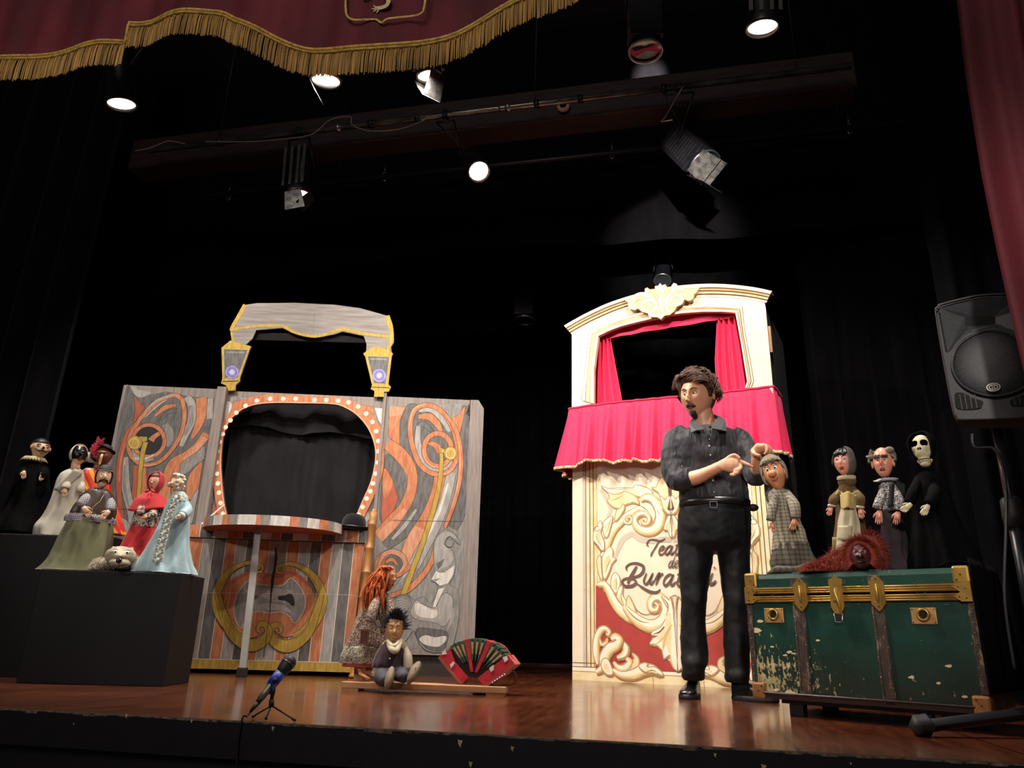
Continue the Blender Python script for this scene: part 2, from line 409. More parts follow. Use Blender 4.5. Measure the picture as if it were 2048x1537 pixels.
# ------------------------------------------------------------------ beam, pipes and lanterns above the stage
BEAM = mat('brown_beam', '#241210', .6, .35, 5, (1, 1, 6), bump=.2)
PIPE = mat('pipe_metal', '#8d8880', .32, .3, 6, metal=.85, col2='#5a564f')
yb = 4.80
t0, t1 = W(1000, 189, yb).z, W(1000, 251, yb).z
b = B(); b.box(W(262, 300, yb).x, W(1712, 140, yb).x, yb, yb+.22, t1, t0)
struct('trim_ceiling_beam', b, BEAM, bevel=.012)
def cyl(p, q, r, n=12, b=None, mi=0): return (b or B()).tube([p, q], r, n, mi)
pz = W(1050, 211, 4.62).z
pA, pB = Vector((W(300, 297, 4.62).x, 4.62, pz)), Vector((W(1702, 128, 4.62).x, 4.62, pz))
pl = thing('lighting_pipe', 'long metal lighting pipe in front of the brown beam', 'pipe', (0, 4.62, pz))
cyl(pA-pl.location, pB-pl.location, .024, 14).build('tube', PIPE, pl)
for t in (.12, .31, .36, .43, .56, .6, .66, .77):
    q = pA.lerp(pB, t)-pl.location; cyl(q-Vector((.02, 0, 0)), q+Vector((.02, 0, 0)), .034, 12).build('joint', STEEL if t in (.31, .56) else DARKMETAL, pl)
pz2 = W(1290, 300, 6.0).z
p2 = thing('lighting_pipe', 'dark rear pipe with hanging safety hooks, behind the brown beam', 'pipe', (0, 6.0, pz2))
cyl(Vector((-4.7, 0, 0)), Vector((2.2, 0, 0)), .03, 12).build('tube', DARKMETAL, p2)
fz = 4.55
pf = thing('lighting_pipe', 'front dark pipe high above the stage edge carrying four lit lamps', 'pipe', (0, 3.62, fz))
cyl(Vector((-4.6, 0, 0)), Vector((1.8, 0, 0)), .024, 12).build('tube', DARKMETAL, pf)
def hang(par, xs, top=6.6):
    for x in xs: cyl(Vector((x, 0, .02)), Vector((x, 0, top-par.location.z)), .0035, 6).build('hanger_rod', DARKMETAL, par)
hang(pl, (-3.6, -.9, 1.0)); hang(p2, (-3.2, 1.6)); hang(pf, (-4.2, -.4, 1.5))
pr = thing('lighting_pipe', 'rearmost dark pipe holding the two small lanterns at the back', 'pipe', (0, 7.4, 5.2)); cyl(Vector((-2.6, 0, 0)), Vector((1.2, 0, 0)), .024, 10).build('tube', DARKMETAL, pr); hang(pr, (-2.3, .9))
# junction disc on the beam
q = W(1127, 214, 4.775); b = B()
b.lathe([(.001, 0), (.046, 0), (.05, .008), (.05, .022)], 24, tf=Matrix.Rotation(-PI/2, 4, 'X') @ Matrix.Translation((0, 0, -.022)))
b.lathe([(.026, .008), (.03, .0)], 20, tf=Matrix.Rotation(PI/2, 4, 'X') @ Matrix.Translation((0, 0, .014)))
jd = b.build('junction_box', mat('tan_plastic', '#b0906c', .5), offset=None); jd.location = q; tag(jd, 'round tan junction box on the brown beam', 'junction box')
# cables looping along the pipe
def cable(name, pts, r, m, label, cat='cable', group=None):
    P = [Vector(p) for p in pts]; o0 = P[0]
    b = B(); b.tube([Vector(v) for v in catmull([p-o0 for p in P], 8)], r, 6)
    o = b.build(name, m); o.location = o0; tag(o, label, cat, group); return o
CABW = mat('grey_cable', '#8a8480', .6); CABB = mat('black_cable', '#121215', .5)
cable('power_cable', [W(a, c, 4.57) for a, c in [(410, 283), (470, 284), (540, 281), (620, 270), (660, 240), (700, 234), (705, 250), (740, 262), (800, 258), (850, 240)]], .004, CABW, 'thin grey cable looping along the pipe left of centre')
cable('power_cable', [W(a, c, 4.55) for a, c in [(780, 250), (830, 232), (880, 216), (930, 219), (960, 210), (1000, 216), (975, 240), (952, 250)]], .0045, CABB, 'black cable draped over the pipe near the centre lamp')
cable('power_cable', [W(a, c, 4.56) for a, c in [(1105, 206), (1150, 188), (1185, 190), (1230, 178), (1300, 170), (1380, 160)]], .004, CABB, 'black cable tied along the pipe above the tan junction box')
cable('power_cable', [W(a, c, 4.55) for a, c in [(1365, 175), (1350, 200), (1330, 235), (1322, 243), (1345, 240)]], .004, CABW, 'short cable from the pipe to the dark lamp at right')
cable('power_cable', [W(a, c, 4.56) for a, c in [(270, 302), (300, 296), (330, 284), (345, 283), (370, 288)]], .004, CABW, 'cable end at the left tip of the pipe')
# safety hooks
def hook(px, y0, y1, Y, label):
    c = W(px, y1, Y); L = pz2-c.z+.0
    t = thing('safety_hook', label, 'hook', (c.x, Y, c.z), group='hooks hanging under the rear pipe')
    cyl(Vector((0, 0, max(L, .2))), Vector((0, 0, .09)), .003, 6).build('wire', STEEL, t)
    b = B(); b.tube([Vector(v) for v in catmull([(-.008, 0, .10), (-.02, 0, .055), (-.012, 0, 0), (.012, 0, 0), (.02, 0, .055), (.008, 0, .10)], 5)], .005, 6)
    b.build('clip', STEEL, t)
hook(768, 303, 361, 6.0, 'small steel hook on a wire below the pipe, left of the centre lamp')
hook(1224, 257, 316, 6.0, 'small steel hook on a wire below the pipe, right of the tan junction box')
hook(1700, 200, 266, 6.0, 'small steel hook on a wire at the right end of the rear pipe')
hook(456, 335, 400, 6.0, 'small steel hook on a wire at the left end of the rear pipe')

LENS_ON = emit('lamp_lens_lit', '#fff4e0', 9.0); LENS_DIM = emit('lamp_lens_dim', '#ffe9d0', 1.6)
LENS_OFF = mat('lamp_lens_off', '#2a2a30', .1, .1)
CHROME = mat('lamp_silver', '#a8a49c', .28, .15, 30, metal=.9)
LBODY = mat('lamp_black', '#121216', .4, .2, 30, spec=.6)
def lantern(label, lens, top, r, L, body='round', lensm=LENS_ON, doors=(), silver=False, target=None, group='stage lamps hanging from the pipes', pipe=None, doorlen=.13):
    """lens: world point of the lens centre, target: what it points at; local -z is the beam"""
    t = thing('stage_lamp', label, 'stage lamp', (lens.x, lens.y, lens.z), group=None)
    dr = (Vector(target)-lens).normalized(); Q = dr.to_track_quat('-Z', 'Y').to_matrix().to_4x4()
    b = B()
    if body == 'round':
        b.lathe([(r*.55, L), (r*.8, L*.97), (r*.86, L*.6), (r*.9, L*.3), (r*.95, .05), (r*1.02, .03), (r*1.06, .0), (r*1.06, -.015), (r*.98, -.015), (r*.94, .02)], 28, tf=Q, cap=False)
        b.lathe([(.001, L), (r*.55, L)], 28, tf=Q, cap=False)
    else:
        b.box(-r*.95, r*.95, -r*.95, r*.95, .03, L, tf=Q)
        for i in range(9):
            zz = .08+i*(L-.12)/9
            b.box(-r*1.0, r*1.0, -r*.7, r*.7, zz, zz+.012, tf=Q)
        b.lathe([(r*1.0, .03), (r*1.02, .0), (r*1.0, -.018), (r*.92, -.018), (r*.9, .03)], 28, tf=Q, cap=False)
    b.build('housing', LBODY, t, bevel=.004 if body != 'round' else 0)
    b = B(); b.lathe([(.001, .012), (r*.5, .009), (r*.9, .0)], 28, tf=Q @ Matrix.Translation((0, 0, .0)), cap=False); b.build('lens', lensm, t)
    b = B(); R_ = [[Q @ Vector((rr*math.cos(2*PI*k_/28), rr*math.sin(2*PI*k_/28), zz)) for k_ in range(28)] for rr, zz in [(r*.9, -.014), (r*1.03, -.02), (r*1.05, -.008)]]
    b.rings(R_, cap=False); b.build('lens_ring', STEEL, t)
    if silver:
        b = B()
        for sx in (-.98, -.35, .3, .82): b.box(r*sx-r*.1, r*sx+r*.14, -r*1.03, -r*.95, .04, L, tf=Q)
        b.build('silver_fins', CHROME, t)
    for dn in doors:
        M_ = Q @ Matrix.Rotation(dn[0], 4, 'Z') @ Matrix.Translation((0, -r*1.0, -.02)) @ Matrix.Rotation(dn[1], 4, 'X')
        b = B(); w0, w1 = r*.75, r*1.15
        vs = [(-w0, -.001, 0), (w0, -.001, 0), (w1*.8, -.001, -doorlen), (-w1*.8, -.001, -doorlen)]
        vs += [(p[0], .002, p[2]) for p in vs]
        b.add([M_ @ Vector(p) for p in vs], [(0, 1, 2, 3), (7, 6, 5, 4), (0, 4, 5, 1), (1, 5, 6, 2), (2, 6, 7, 3), (3, 7, 4, 0)], 0, False)
        b.build('barn_door', mat('barn_door_metal', '#4a4744', .5, .5, 24, metal=.6, col2='#191818'), t)
    pz_ = Vector(top)-lens
    piv = Q @ Vector((0, 0, L*.55)); side = Q @ Vector((1, 0, 0)); hs = side*(r*1.15)
    b = B(); up = Vector((pz_.x, pz_.y, pz_.z)); mid = Vector((up.x, up.y, up.z-.06))
    bendL, bendR = mid-Vector((r*.9, 0, 0)), mid+Vector((r*.9, 0, 0))
    b.tube([piv-hs, bendL], .008, 6); b.tube([piv+hs, bendR], .008, 6); b.tube([bendL, bendR], .008, 6)
    b.build('yoke', DARKMETAL, t)
    b = B(); b.tube([mid, up], .012, 8); b.box(up.x-.02, up.x+.02, up.y-.035, up.y+.035, up.z-.035, up.z+.035)
    b.build('clamp', DARKMETAL, t, bevel=.005)
    return t
def P3(px, py, z=3.6): return WZ(px, py, z)
f1 = lambda l: (l.x, 3.62, fz)
l = P3(243, 206); lantern('round lit stage lamp at upper left under the fringe, nearest the left curtain', l, f1(l), .095, .42, target=(-3.2, 4.3, 0))
l = P3(652, 158); lantern('square lit stage lamp peeking below the fringe, its barn door open', l, f1(l), .095, .36, body='box', target=(-2.2, 4.3, 0), doors=[(PI*1.5, .5)])
l = P3(858, 150); lantern('lit stage lamp at the fringe with hanging barn doors, left of the beam end', l, f1(l), .08, .36, body='box', lensm=LENS_DIM, target=(-1.0, 4.3, 0), doors=[(PI*1.5, .5), (PI*.5, .5)], doorlen=.16)
l = P3(1525, 52); lantern('lit stage lamp at the top right with a silver side strip', l, f1(l), .09, .4, target=(.5, 4.3, 0), silver=True)
l = P3(1291, 99); lantern('dark stage lamp hanging at the top, its ring glinting, left of the silver-sided lamp', l, f1(l), .1, .42, body='box', lensm=LENS_OFF, target=(l.x-.02, 3.75, 0))
f2 = lambda l: (l.x, 4.62, pz)
l = P3(600, 388, 3.62); lantern('silver finned stage lamp hanging left of centre with faint lens', l, (l.x-.02, 4.62, pz), .10, .38, lensm=LENS_DIM, silver=True, target=(-2.8, 5.0, 0), doors=[(0, .35), (PI*.6, .8)], doorlen=.14)
l = P3(957, 342, 3.62); lantern('brightly lit black stage lamp near the centre, tilted to the right', l, (l.x-.28, 4.62, pz), .082, .42, target=(-.3, 3.45, 1.6))
l = P3(1408, 330, 3.62); lantern('large dark box stage lamp at right with a patchy grey barn door', l, (l.x-.16, 4.62, pz), .12, .42, body='box', lensm=LENS_OFF, target=(.85, 4.45, 2.6), doors=[(0, .25), (PI*.5, .9), (PI*1.5, .9)], doorlen=.2)
l = P3(1050, 640, 3.6); lantern('small grey lantern hanging at the rear between the two theatres', l, (l.x, 7.4, 5.2), .11, .44, body='box', lensm=LENS_OFF, target=(l.x, 7.15, 0))
l = WZ(1325, 560, 3.95); lantern('dark round rear lamp just above the cream booth pediment', l, (l.x, 7.4, 5.2), .09, .3, lensm=LENS_OFF, target=(l.x-.3, 5.5, 0))
# ------------------------------------------------------------------ grey and orange puppet theatre at the left
TH = Frame(-2.67, 4.748, 15.5)
th = thing('puppet_theatre', 'large grey and orange painted folding puppet theatre with lantern topped arch', 'puppet theatre', (TH.o.x, TH.o.y, 0), TH.a)
def paint(name, c, c2, st=(6, 1, 1.2), sc=9, rough=.8): return mat(name, c, rough, .1, sc, st, col2=c2, bump=.1)
P_OR = paint('paint_orange', '#9d5a38', '#b57650'); P_PE = paint('paint_peach', '#bd8a6c', '#a86f50')
P_DG = paint('paint_charcoal', '#4a4847', '#63605c'); P_MG = paint('paint_grey', '#6a6864', '#85817b')
P_LG = paint('paint_light_grey', '#9a968f', '#827e78'); P_VL = paint('paint_pale_grey', '#c8c3b9', '#aaa69d')
P_YE = paint('paint_ochre', '#b0913a', '#94772c'); P_WD = paint('grey_washed_wood', '#6f6661', '#857a72', (5, 1, .35), 12)
P_TOP = paint('washed_board', '#857e78', '#6c6560', (.6, 1, 9), 7)
P_BK = mat('paint_black', '#1c1a1a', .8); P_HI = mat('paint_highlight', '#cbb9a8', .8, .1); P_RD = paint('paint_rust', '#8e4432', '#a45236')
P_VI = mat('paint_violet', '#7d74b4', .7, .15, 30); P_VI2 = mat('paint_violet_pale', '#a9a2d6', .7, .1, 30)
P_BULB = mat('paint_bulb', '#f4ddc8', .6, .03); P_BULB2 = mat('paint_bulb_halo', '#dd9e7c', .7, .05)
PM = [P_WD, P_OR, P_PE, P_DG, P_MG, P_LG, P_VL, P_YE, P_BK, P_HI, P_RD, P_TOP, P_VI, P_VI2, P_BULB, P_BULB2]
WD, OR, PE, DG, MG, LG, VL, YE_, BK, HI, RD, TP, VI, VI2, BU, BU2 = range(16)
VP = .35
class Tr:                                   # traces strokes on a board of a frame from photo crops
    def __init__(s, b, fr, v, ox, oy, sc, face): s.b, s.fr, s.v, s.ox, s.oy, s.sc, s.y, s.k = b, fr, v, ox, oy, sc, face, 0
    st = .00004
    def P(s, pts): return s.fr.uz([(s.ox+x/s.sc, s.oy+y/s.sc) for x, y in pts], s.v)
    def nxt(s): s.k += 1; return s.y-s.st*s.k
    def rib(s, pts, w, mi, n=5, closed=False, line=BK, e=.006):
        P = s.P(pts); ww = [a*s.u for a in (w if isinstance(w, (list, tuple)) else [w, w])]
        if line is not None: s.b.rib(P, [a+e for a in ww], s.nxt(), line, n, closed)
        s.b.rib(P, ww, s.nxt(), mi, n, closed)
    def fill(s, pts, mi, smooth=0, line=BK, e=.005):
        P = s.P(pts)
        if smooth: P = catmull(P, smooth, True)
        if line is not None: s.b.rib(P, e, s.nxt(), line, 1, True)
        s.b.fill(P, s.nxt(), mi)
    @property
    def u(s): return s._u
def mk_tr(b, fr, v, ox, oy, sc, face, cx, cy):
    t = Tr(b, fr, v, ox, oy, sc, face); a = fr.px(cx, cy, v); c = fr.px(cx+10, cy, v); t._u = abs(c.x-a.x)/10/sc; return t

# --- three boards of the back wall
ZT, ZB = 2.045, .14
def dimpaint(t, mirror=False): pass
# right board
b = B(); b.box(.607, 1.277, VP, VP+.02, ZB, ZT, WD)
t = mk_tr(b, TH, VP, 740, 760, 2.696, VP-.001, 860, 1000)
t.fill([(100, 130), (190, 150), (330, 135), (500, 130), (530, 118), (540, 300), (530, 700), (512, 1000), (495, 1450), (110, 1450), (25, 1450), (60, 760), (90, 400)], MG, line=None)
t.rib([(520, 140), (505, 260), (530, 420), (515, 600), (470, 740), (440, 800)], [40, 60, 50, 60, 70, 60], DG)
t.fill([(425, 215), (470, 195), (515, 140), (500, 220), (482, 300), (462, 260)], OR)
t.rib([(260, 150), (225, 155), (200, 200), (175, 300), (210, 400), (260, 480), (310, 540)], [20, 60, 60, 60, 60, 60, 40], DG)
t.fill([(105, 140), (190, 150), (160, 220), (158, 350), (125, 330), (100, 305)], OR)
t.fill([(105, 140), (190, 150), (170, 190), (105, 200)], PE, line=None)
t.fill([(88, 400), (140, 440), (190, 520), (190, 620), (150, 700), (60, 770), (60, 600), (76, 480)], DG, 4)
t.fill([(75, 478), (110, 515), (145, 620), (145, 660), (110, 730), (65, 770), (68, 600)], RD, 3)
t.fill([(75, 478), (105, 515), (125, 560), (85, 640), (68, 600)], OR, 3, None)
t.rib([(92, 345), (150, 390), (200, 450), (228, 520), (222, 600), (185, 690), (120, 770), (50, 850)], [60, 75, 70, 55, 55, 62, 75, 80], OR)
t.rib([(190, 700), (120, 780), (50, 855)], [20, 40, 60], PE, line=None)
t.rib([(300, 500), (290, 620), (240, 730), (175, 820), (80, 900)], [85, 85, 80, 75, 50], DG)
t.rib([(250, 700), (185, 790), (120, 860)], [10, 22, 12], LG, line=None)
t.rib([(384, 510), (362, 620), (315, 740), (262, 850), (215, 960), (215, 1030)], [72, 70, 75, 110, 110, 40], OR)
t.rib([(270, 800), (235, 880), (215, 950), (218, 1010)], [60, 90, 80, 20], PE, line=None)
t.rib([(440, 500), (402, 660), (345, 800), (265, 950), (190, 1090), (130, 1150)], [50, 55, 60, 62, 56, 40], LG)
t.rib([(420, 560), (380, 690), (330, 800), (240, 970)], [10, 16, 20, 10], VL, line=None)
t.rib([(250, 1010), (180, 1110), (120, 1150), (120, 1180)], [30, 50, 30, 20], MG, line=None)
# big oval
t.fill([(300, 130), (240, 160), (210, 250), (228, 360), (270, 465), (345, 515), (430, 500), (475, 420), (468, 330), (440, 245), (380, 160)], DG, 5)
t.rib([(265, 170), (330, 160), (390, 210), (430, 280)], [10, 34, 36, 20], LG, line=None)
t.rib([(262, 200), (320, 200), (360, 235), (385, 280)], [24, 40, 36, 20], OR)
t.rib([(250, 250), (290, 240), (340, 285)], [10, 30, 14], DG)
t.rib([(262, 250), (258, 340), (290, 430), (345, 485), (410, 480), (445, 440)], [24, 34, 34, 30, 30, 14], LG)
t.disc = None
t.fill([(365+78*math.cos(a), 380+92*math.sin(a)) for a in np.linspace(0, 6.1, 22)], DG, 0)
t.rib([(365+74*math.cos(a), 378+88*math.sin(a)) for a in np.linspace(0, 5.9, 18)], 27, OR, 3, True)
t.rib([(365+80*math.cos(a), 378+95*math.sin(a)) for a in np.linspace(0.6, 3.2, 10)], [4, 9, 4], PE, 3, line=None)
t.fill([(310, 345), (345, 335), (378, 355), (385, 385), (362, 398), (345, 365)], OR, 3)
t.rib([(300, 137), (238, 168), (216, 255), (230, 360), (272, 460), (345, 508), (425, 494), (468, 420), (466, 330), (438, 245), (380, 165)], 26, OR, 5, True)
t.rib([(300, 131), (236, 160), (212, 250)], [6, 12, 6], PE, line=None); t.rib([(345, 515), (425, 500), (470, 440)], [6, 14, 6], PE, line=None)
t.rib([(400, 180), (452, 250), (482, 340), (490, 440), (480, 560), (445, 690), (402, 800)], [14, 24, 24, 26, 24, 22, 18], OR)
t.rib([(478, 330), (486, 440), (475, 560), (440, 690)], [6, 11, 11, 6], PE, line=None)
t.rib([(345, 905), (335, 975), (280, 1060), (200, 1135), (110, 1165)], [14, 26, 30, 30, 20], OR)
# lower left ring
t.fill([(125, 915), (180, 945), (200, 990), (225, 1010), (180, 1050), (130, 1070), (40, 1060), (20, 1000), (60, 935)], OR, 4)
t.fill([(128+48*math.cos(a), 993+50*math.sin(a)) for a in np.linspace(0, 6, 18)], DG, 0)
t.rib([(45, 1010), (75, 945), (125, 928), (172, 950), (190, 995), (160, 1040)], [14, 22, 26, 26, 22, 10], PE)
t.rib([(85, 985), (120, 970), (150, 1000)], [14, 20, 8], OR)
# staff and knob
t.rib([(381, 375), (385, 430), (378, 540), (345, 690), (295, 850), (235, 1010), (178, 1160), (128, 1262)], [20, 20, 24, 24, 24, 26, 26, 26], YE_)
t.rib([(376, 380), (398, 385), (420, 392)], [30, 20, 26], YE_)
t.fill([(434+34*math.cos(a), 398+36*math.sin(a)) for a in np.linspace(0, 6, 22)], YE_, 0)
t.rib([(434+24*math.cos(a), 398+25*math.sin(a)) for a in np.linspace(0, 6, 22)], 3, HI, 1, True, None)
# seated jester in greys
t.fill([(345, 1000), (342, 905), (352, 860), (385, 815), (432, 815), (468, 845), (486, 890), (455, 865), (430, 845), (412, 858), (404, 885), (415, 905), (438, 912), (455, 950), (462, 1010), (446, 1070), (425, 1105), (470, 1130), (482, 1200), (478, 1290), (460, 1380), (440, 1440), (390, 1470), (300, 1460), (255, 1400), (235, 1350), (200, 1400), (150, 1430), (190, 1300), (215, 1250), (150, 1250), (122, 1200), (150, 1165), (200, 1160), (240, 1190), (290, 1170), (330, 1210), (372, 1110), (330, 1085), (350, 1050)], MG, 2)
t.fill([(350, 985), (348, 905), (365, 850), (400, 822), (440, 828), (470, 860), (430, 842), (405, 858), (398, 890), (430, 918), (450, 960), (430, 1000), (390, 1020), (365, 1030), (392, 975)], LG, 2, None)
t.fill([(358, 995), (400, 968), (385, 1000), (370, 1020)], DG, 0)
t.fill([(330, 1080), (356, 1030), (372, 1040), (400, 1040), (455, 1000), (450, 1050), (420, 1100), (375, 1112), (352, 1090), (378, 1072)], VL, 0)
t.fill([(406, 882), (418, 860), (440, 862), (452, 875), (440, 902), (415, 900)], MG, 0)
t.fill([(338, 1225), (368, 1130), (405, 1120), (385, 1160), (352, 1230)], VL, 0)
t.fill([(222, 1235), (250, 1190), (290, 1215), (350, 1232), (378, 1180), (405, 1150), (445, 1180), (438, 1270), (400, 1330), (350, 1310), (260, 1295), (225, 1270)], LG, 3)
t.fill([(240, 1222), (262, 1205), (330, 1240), (362, 1245), (350, 1285), (260, 1275)], VL, 3, None)
t.fill([(250, 1380), (262, 1340), (330, 1345), (410, 1360), (420, 1400), (390, 1460), (310, 1450)], DG, 3)
t.fill([(265, 1400), (300, 1378), (350, 1390), (405, 1382), (410, 1405), (370, 1440), (300, 1430)], VL, 3, None)
t.fill([(130, 1240), (125, 1195), (160, 1165), (205, 1170), (222, 1205), (200, 1245), (160, 1262)], MG, 3)
for i in range(4): t.rib([(140+i*3, 1190+i*14), (170, 1182+i*14), (200, 1196+i*12)], [2, 8, 2], LG, line=None)
t.rib([(420, 1180), (445, 1270), (415, 1350)], [6, 20, 6], LG, line=None)
t.rib([(110, 757), (300, 762), (530, 764)], 1.6, BK, line=None)
rb = b.build('painted_board', PM, th, bevel=0)
# hinge latch on the right board
b = B()
q = TH.px(937, 810, VP); b.tube([(q.x, VP-.008, q.z), (q.x, VP-.008, q.z-.06)], .006, 6); b.tube([(q.x-.015, VP-.01, q.z-.06), (q.x+.01, VP-.012, q.z-.085), (q.x+.015, VP-.01, q.z-.07)], .004, 6)
b.build('latch', mat('rust_hook', '#54402e', .5, metal=.5), rb)
b = B(); b.prism([(1.282, ZB-.02), (1.39, ZB-.02), (1.39, ZT-.07), (1.345, ZT-.0), (1.282, ZT-.0)], VP-.01, VP+.03, 0)
b.build('edge_board', P_WD, th)
# left board
b = B(); b.box(-1.40, -.672, VP, VP+.02, ZB, ZT, WD)
t = mk_tr(b, TH, VP, 220, 740, 3.658, VP-.001, 340, 900)
t.fill([(125, 105), (250, 190), (420, 160), (560, 190), (765, 210), (735, 420), (700, 620), (655, 880), (600, 1140), (400, 1480), (-190, 1480), (-60, 1000), (30, 600), (80, 300)], DG, line=None)
t.fill([(150, 115), (215, 150), (305, 165), (230, 205), (180, 180)], LG, 2, None)
t.fill([(180, 195), (225, 255), (258, 265), (215, 330), (170, 400), (185, 300)], RD, 2)
t.rib([(560, 200), (600, 260), (595, 380), (560, 460), (520, 560)], [50, 60, 60, 50, 30], LG)
t.rib([(590, 260), (590, 380), (545, 480)], [30, 44, 20], MG, line=None)
t.rib([(670, 205), (672, 300), (650, 400), (600, 500)], [85, 80, 60, 20], OR)
t.rib([(735, 210), (730, 360)], [40, 50], LG, 2)
t.rib([(710, 470), (640, 560), (560, 640), (470, 690), (420, 800), (400, 900), (420, 1000)], [70, 60, 90, 90, 80, 80, 60], OR)
t.rib([(700, 500), (620, 585), (540, 660)], [40, 40, 30], PE, line=None)
t.fill([(690, 560), (640, 600), (540, 670), (480, 760), (560, 760), (620, 700), (690, 650)], MG, 3)
t.fill([(675, 670), (610, 730), (570, 800), (560, 900), (600, 960), (640, 900), (665, 760)], OR, 3)
t.fill([(650, 870), (600, 940), (560, 1050), (600, 1130), (625, 1000)], LG, 3)
t.rib([(500, 700), (470, 800), (470, 900)], [30, 50, 30], OR)
t.rib([(320, 720), (310, 830), (300, 950), (300, 1000)], [60, 80, 90, 70], DG)
t.rib([(195, 700), (190, 830), (180, 1000)], [50, 44, 60], RD)
t.rib([(245, 710), (245, 860), (240, 1000)], [40, 46, 60], OR)
t.rib([(120, 640), (110, 750), (120, 880), (150, 1010), (170, 1100), (150, 1250)], [30, 60, 60, 55, 70, 60], LG)
t.rib([(110, 700), (105, 850), (140, 1010)], [10, 24, 10], MG, line=None)
t.rib([(215, 370), (150, 440), (105, 540), (75, 660), (65, 800), (70, 950), (90, 1080)], [20, 40, 40, 44, 40, 34, 34], RD)
t.rib([(110, 540), (78, 670), (68, 820)], [8, 16, 10], OR, line=None)
t.rib([(-40, 1380), (20, 1180), (60, 1110), (120, 1150), (130, 1250), (60, 1320)], [30, 60, 60, 60, 50, 40], LG)
# oval
t.fill([(450, 185), (350, 225), (260, 310), (190, 400), (125, 520), (140, 640), (230, 700), (350, 690), (450, 600), (520, 480), (550, 350), (540, 240), (500, 190)], DG, 5)
t.rib([(420, 210), (330, 270), (250, 350)], [20, 34, 20], LG); t.rib([(480, 260), (400, 280), (330, 340)], [20, 40, 16], OR); t.rib([(500, 300), (430, 310), (370, 370)], [20, 30, 8], DG)
t.rib([(400, 400), (440, 470), (420, 560)], [40, 60, 30], MG, line=None)
t.rib([(450, 190), (350, 232), (262, 315), (195, 400), (140, 510), (150, 620), (230, 692), (350, 680), (450, 590), (520, 470), (545, 350), (535, 240), (500, 195)], 30, OR, 5, True)
t.rib([(470, 185), (350, 222), (255, 305)], [10, 18, 8], LG, line=None); t.rib([(160, 640), (240, 700), (340, 690)], [8, 16, 8], PE, line=None)
t.rib([(170, 570), (195, 640), (250, 665), (320, 650)], [20, 34, 30, 12], LG, line=None)
t.rib([(285+115*math.cos(a), 520+115*math.sin(a)) for a in np.linspace(0, 5.9, 20)], 28, OR, 3, True)
t.fill([(282+98*math.cos(a), 520+102*math.sin(a)) for a in np.linspace(0, 6, 22)], BK, 0)
t.rib([(300, 520), (325, 490), (365, 465)], [50, 36, 30], OR)
t.rib([(180, 650), (260, 650), (330, 620)], [6, 12, 4], HI, line=None)
t.rib([(262, 530), (245, 590), (228, 700), (215, 850), (210, 980)], [36, 34, 30, 28, 28], YE_)
t.rib([(272, 505), (245, 510), (215, 510)], [30, 40, 44], YE_)
t.fill([(183+52*math.cos(a), 535+50*math.sin(a)) for a in np.linspace(0, 6, 22)], YE_, 0)
t.rib([(178+36*math.cos(a), 540+34*math.sin(a)) for a in np.linspace(0, 6, 22)], 3, HI, 1, True, None)
t.rib([(60, 1019), (200, 1025), (600, 1040)], 1.6, BK, line=None)
b.build('painted_board', PM, th)
b = B(); b.box(-.672, -.60, VP-.055, VP+.03, ZB-.1, ZT+.005); b.build('post', P_WD, th, bevel=.003)
b = B(); b.box(.598, .622, VP-.02, VP+.03, ZB-.1, ZT+.03); b.build('post', P_WD, th, bevel=.002)
b = B(); b.box(-1.40, 1.36, VP+.03, VP+.09, 0, ZB+.02); b.build('plinth', mat('dark_plinth', '#2a1a15', .7, .3), th)
# --- middle board with the opening (bridge between outer outline and opening outline)
Z3 = lambda pts: TH.uz([(200+x/2.56, 560+y/2.56) for x, y in pts], VP)
inner = Z3([(660, 1240), (640, 1150), (628, 1050), (622, 950), (625, 870), (636, 790), (665, 725), (700, 690), (740, 662), (800, 642), (900, 633), (1050, 635), (1200, 640), (1270, 665), (1320, 700), (1370, 760), (1400, 830), (1410, 900), (1400, 980), (1380, 1050), (1340, 1140), (1300, 1240)])
outer = Z3([(612, 1240), (592, 1120), (581, 1020), (580, 930), (592, 850), (612, 780), (645, 710), (690, 655), (745, 615), (810, 596), (900, 591), (1050, 597), (1215, 604), (1300, 625), (1370, 668), (1420, 730), (1448, 800), (1455, 900), (1448, 990), (1420, 1070), (1385, 1150), (1340, 1240)])
inn = catmull(inner, 4); out = catmull(outer, 4)
b = B()
cxm, czm = 0.0, 1.55
def box_out(p):                              # push a point of the outline out to the board's rectangle
    x, z = p
    dx, dz = x-cxm, z-czm; s = 1e9
    if dx < 0: s = min(s, (-.60-cxm)/dx)
    if dx > 0: s = min(s, (.60-cxm)/dx)
    if dz > 0: s = min(s, (ZT-.01-czm)/dz)
    if dz < 0: s = min(s, (.93-czm)/dz)
    return (cxm+dx*s, czm+dz*s)
rect = [box_out(p) for p in out]
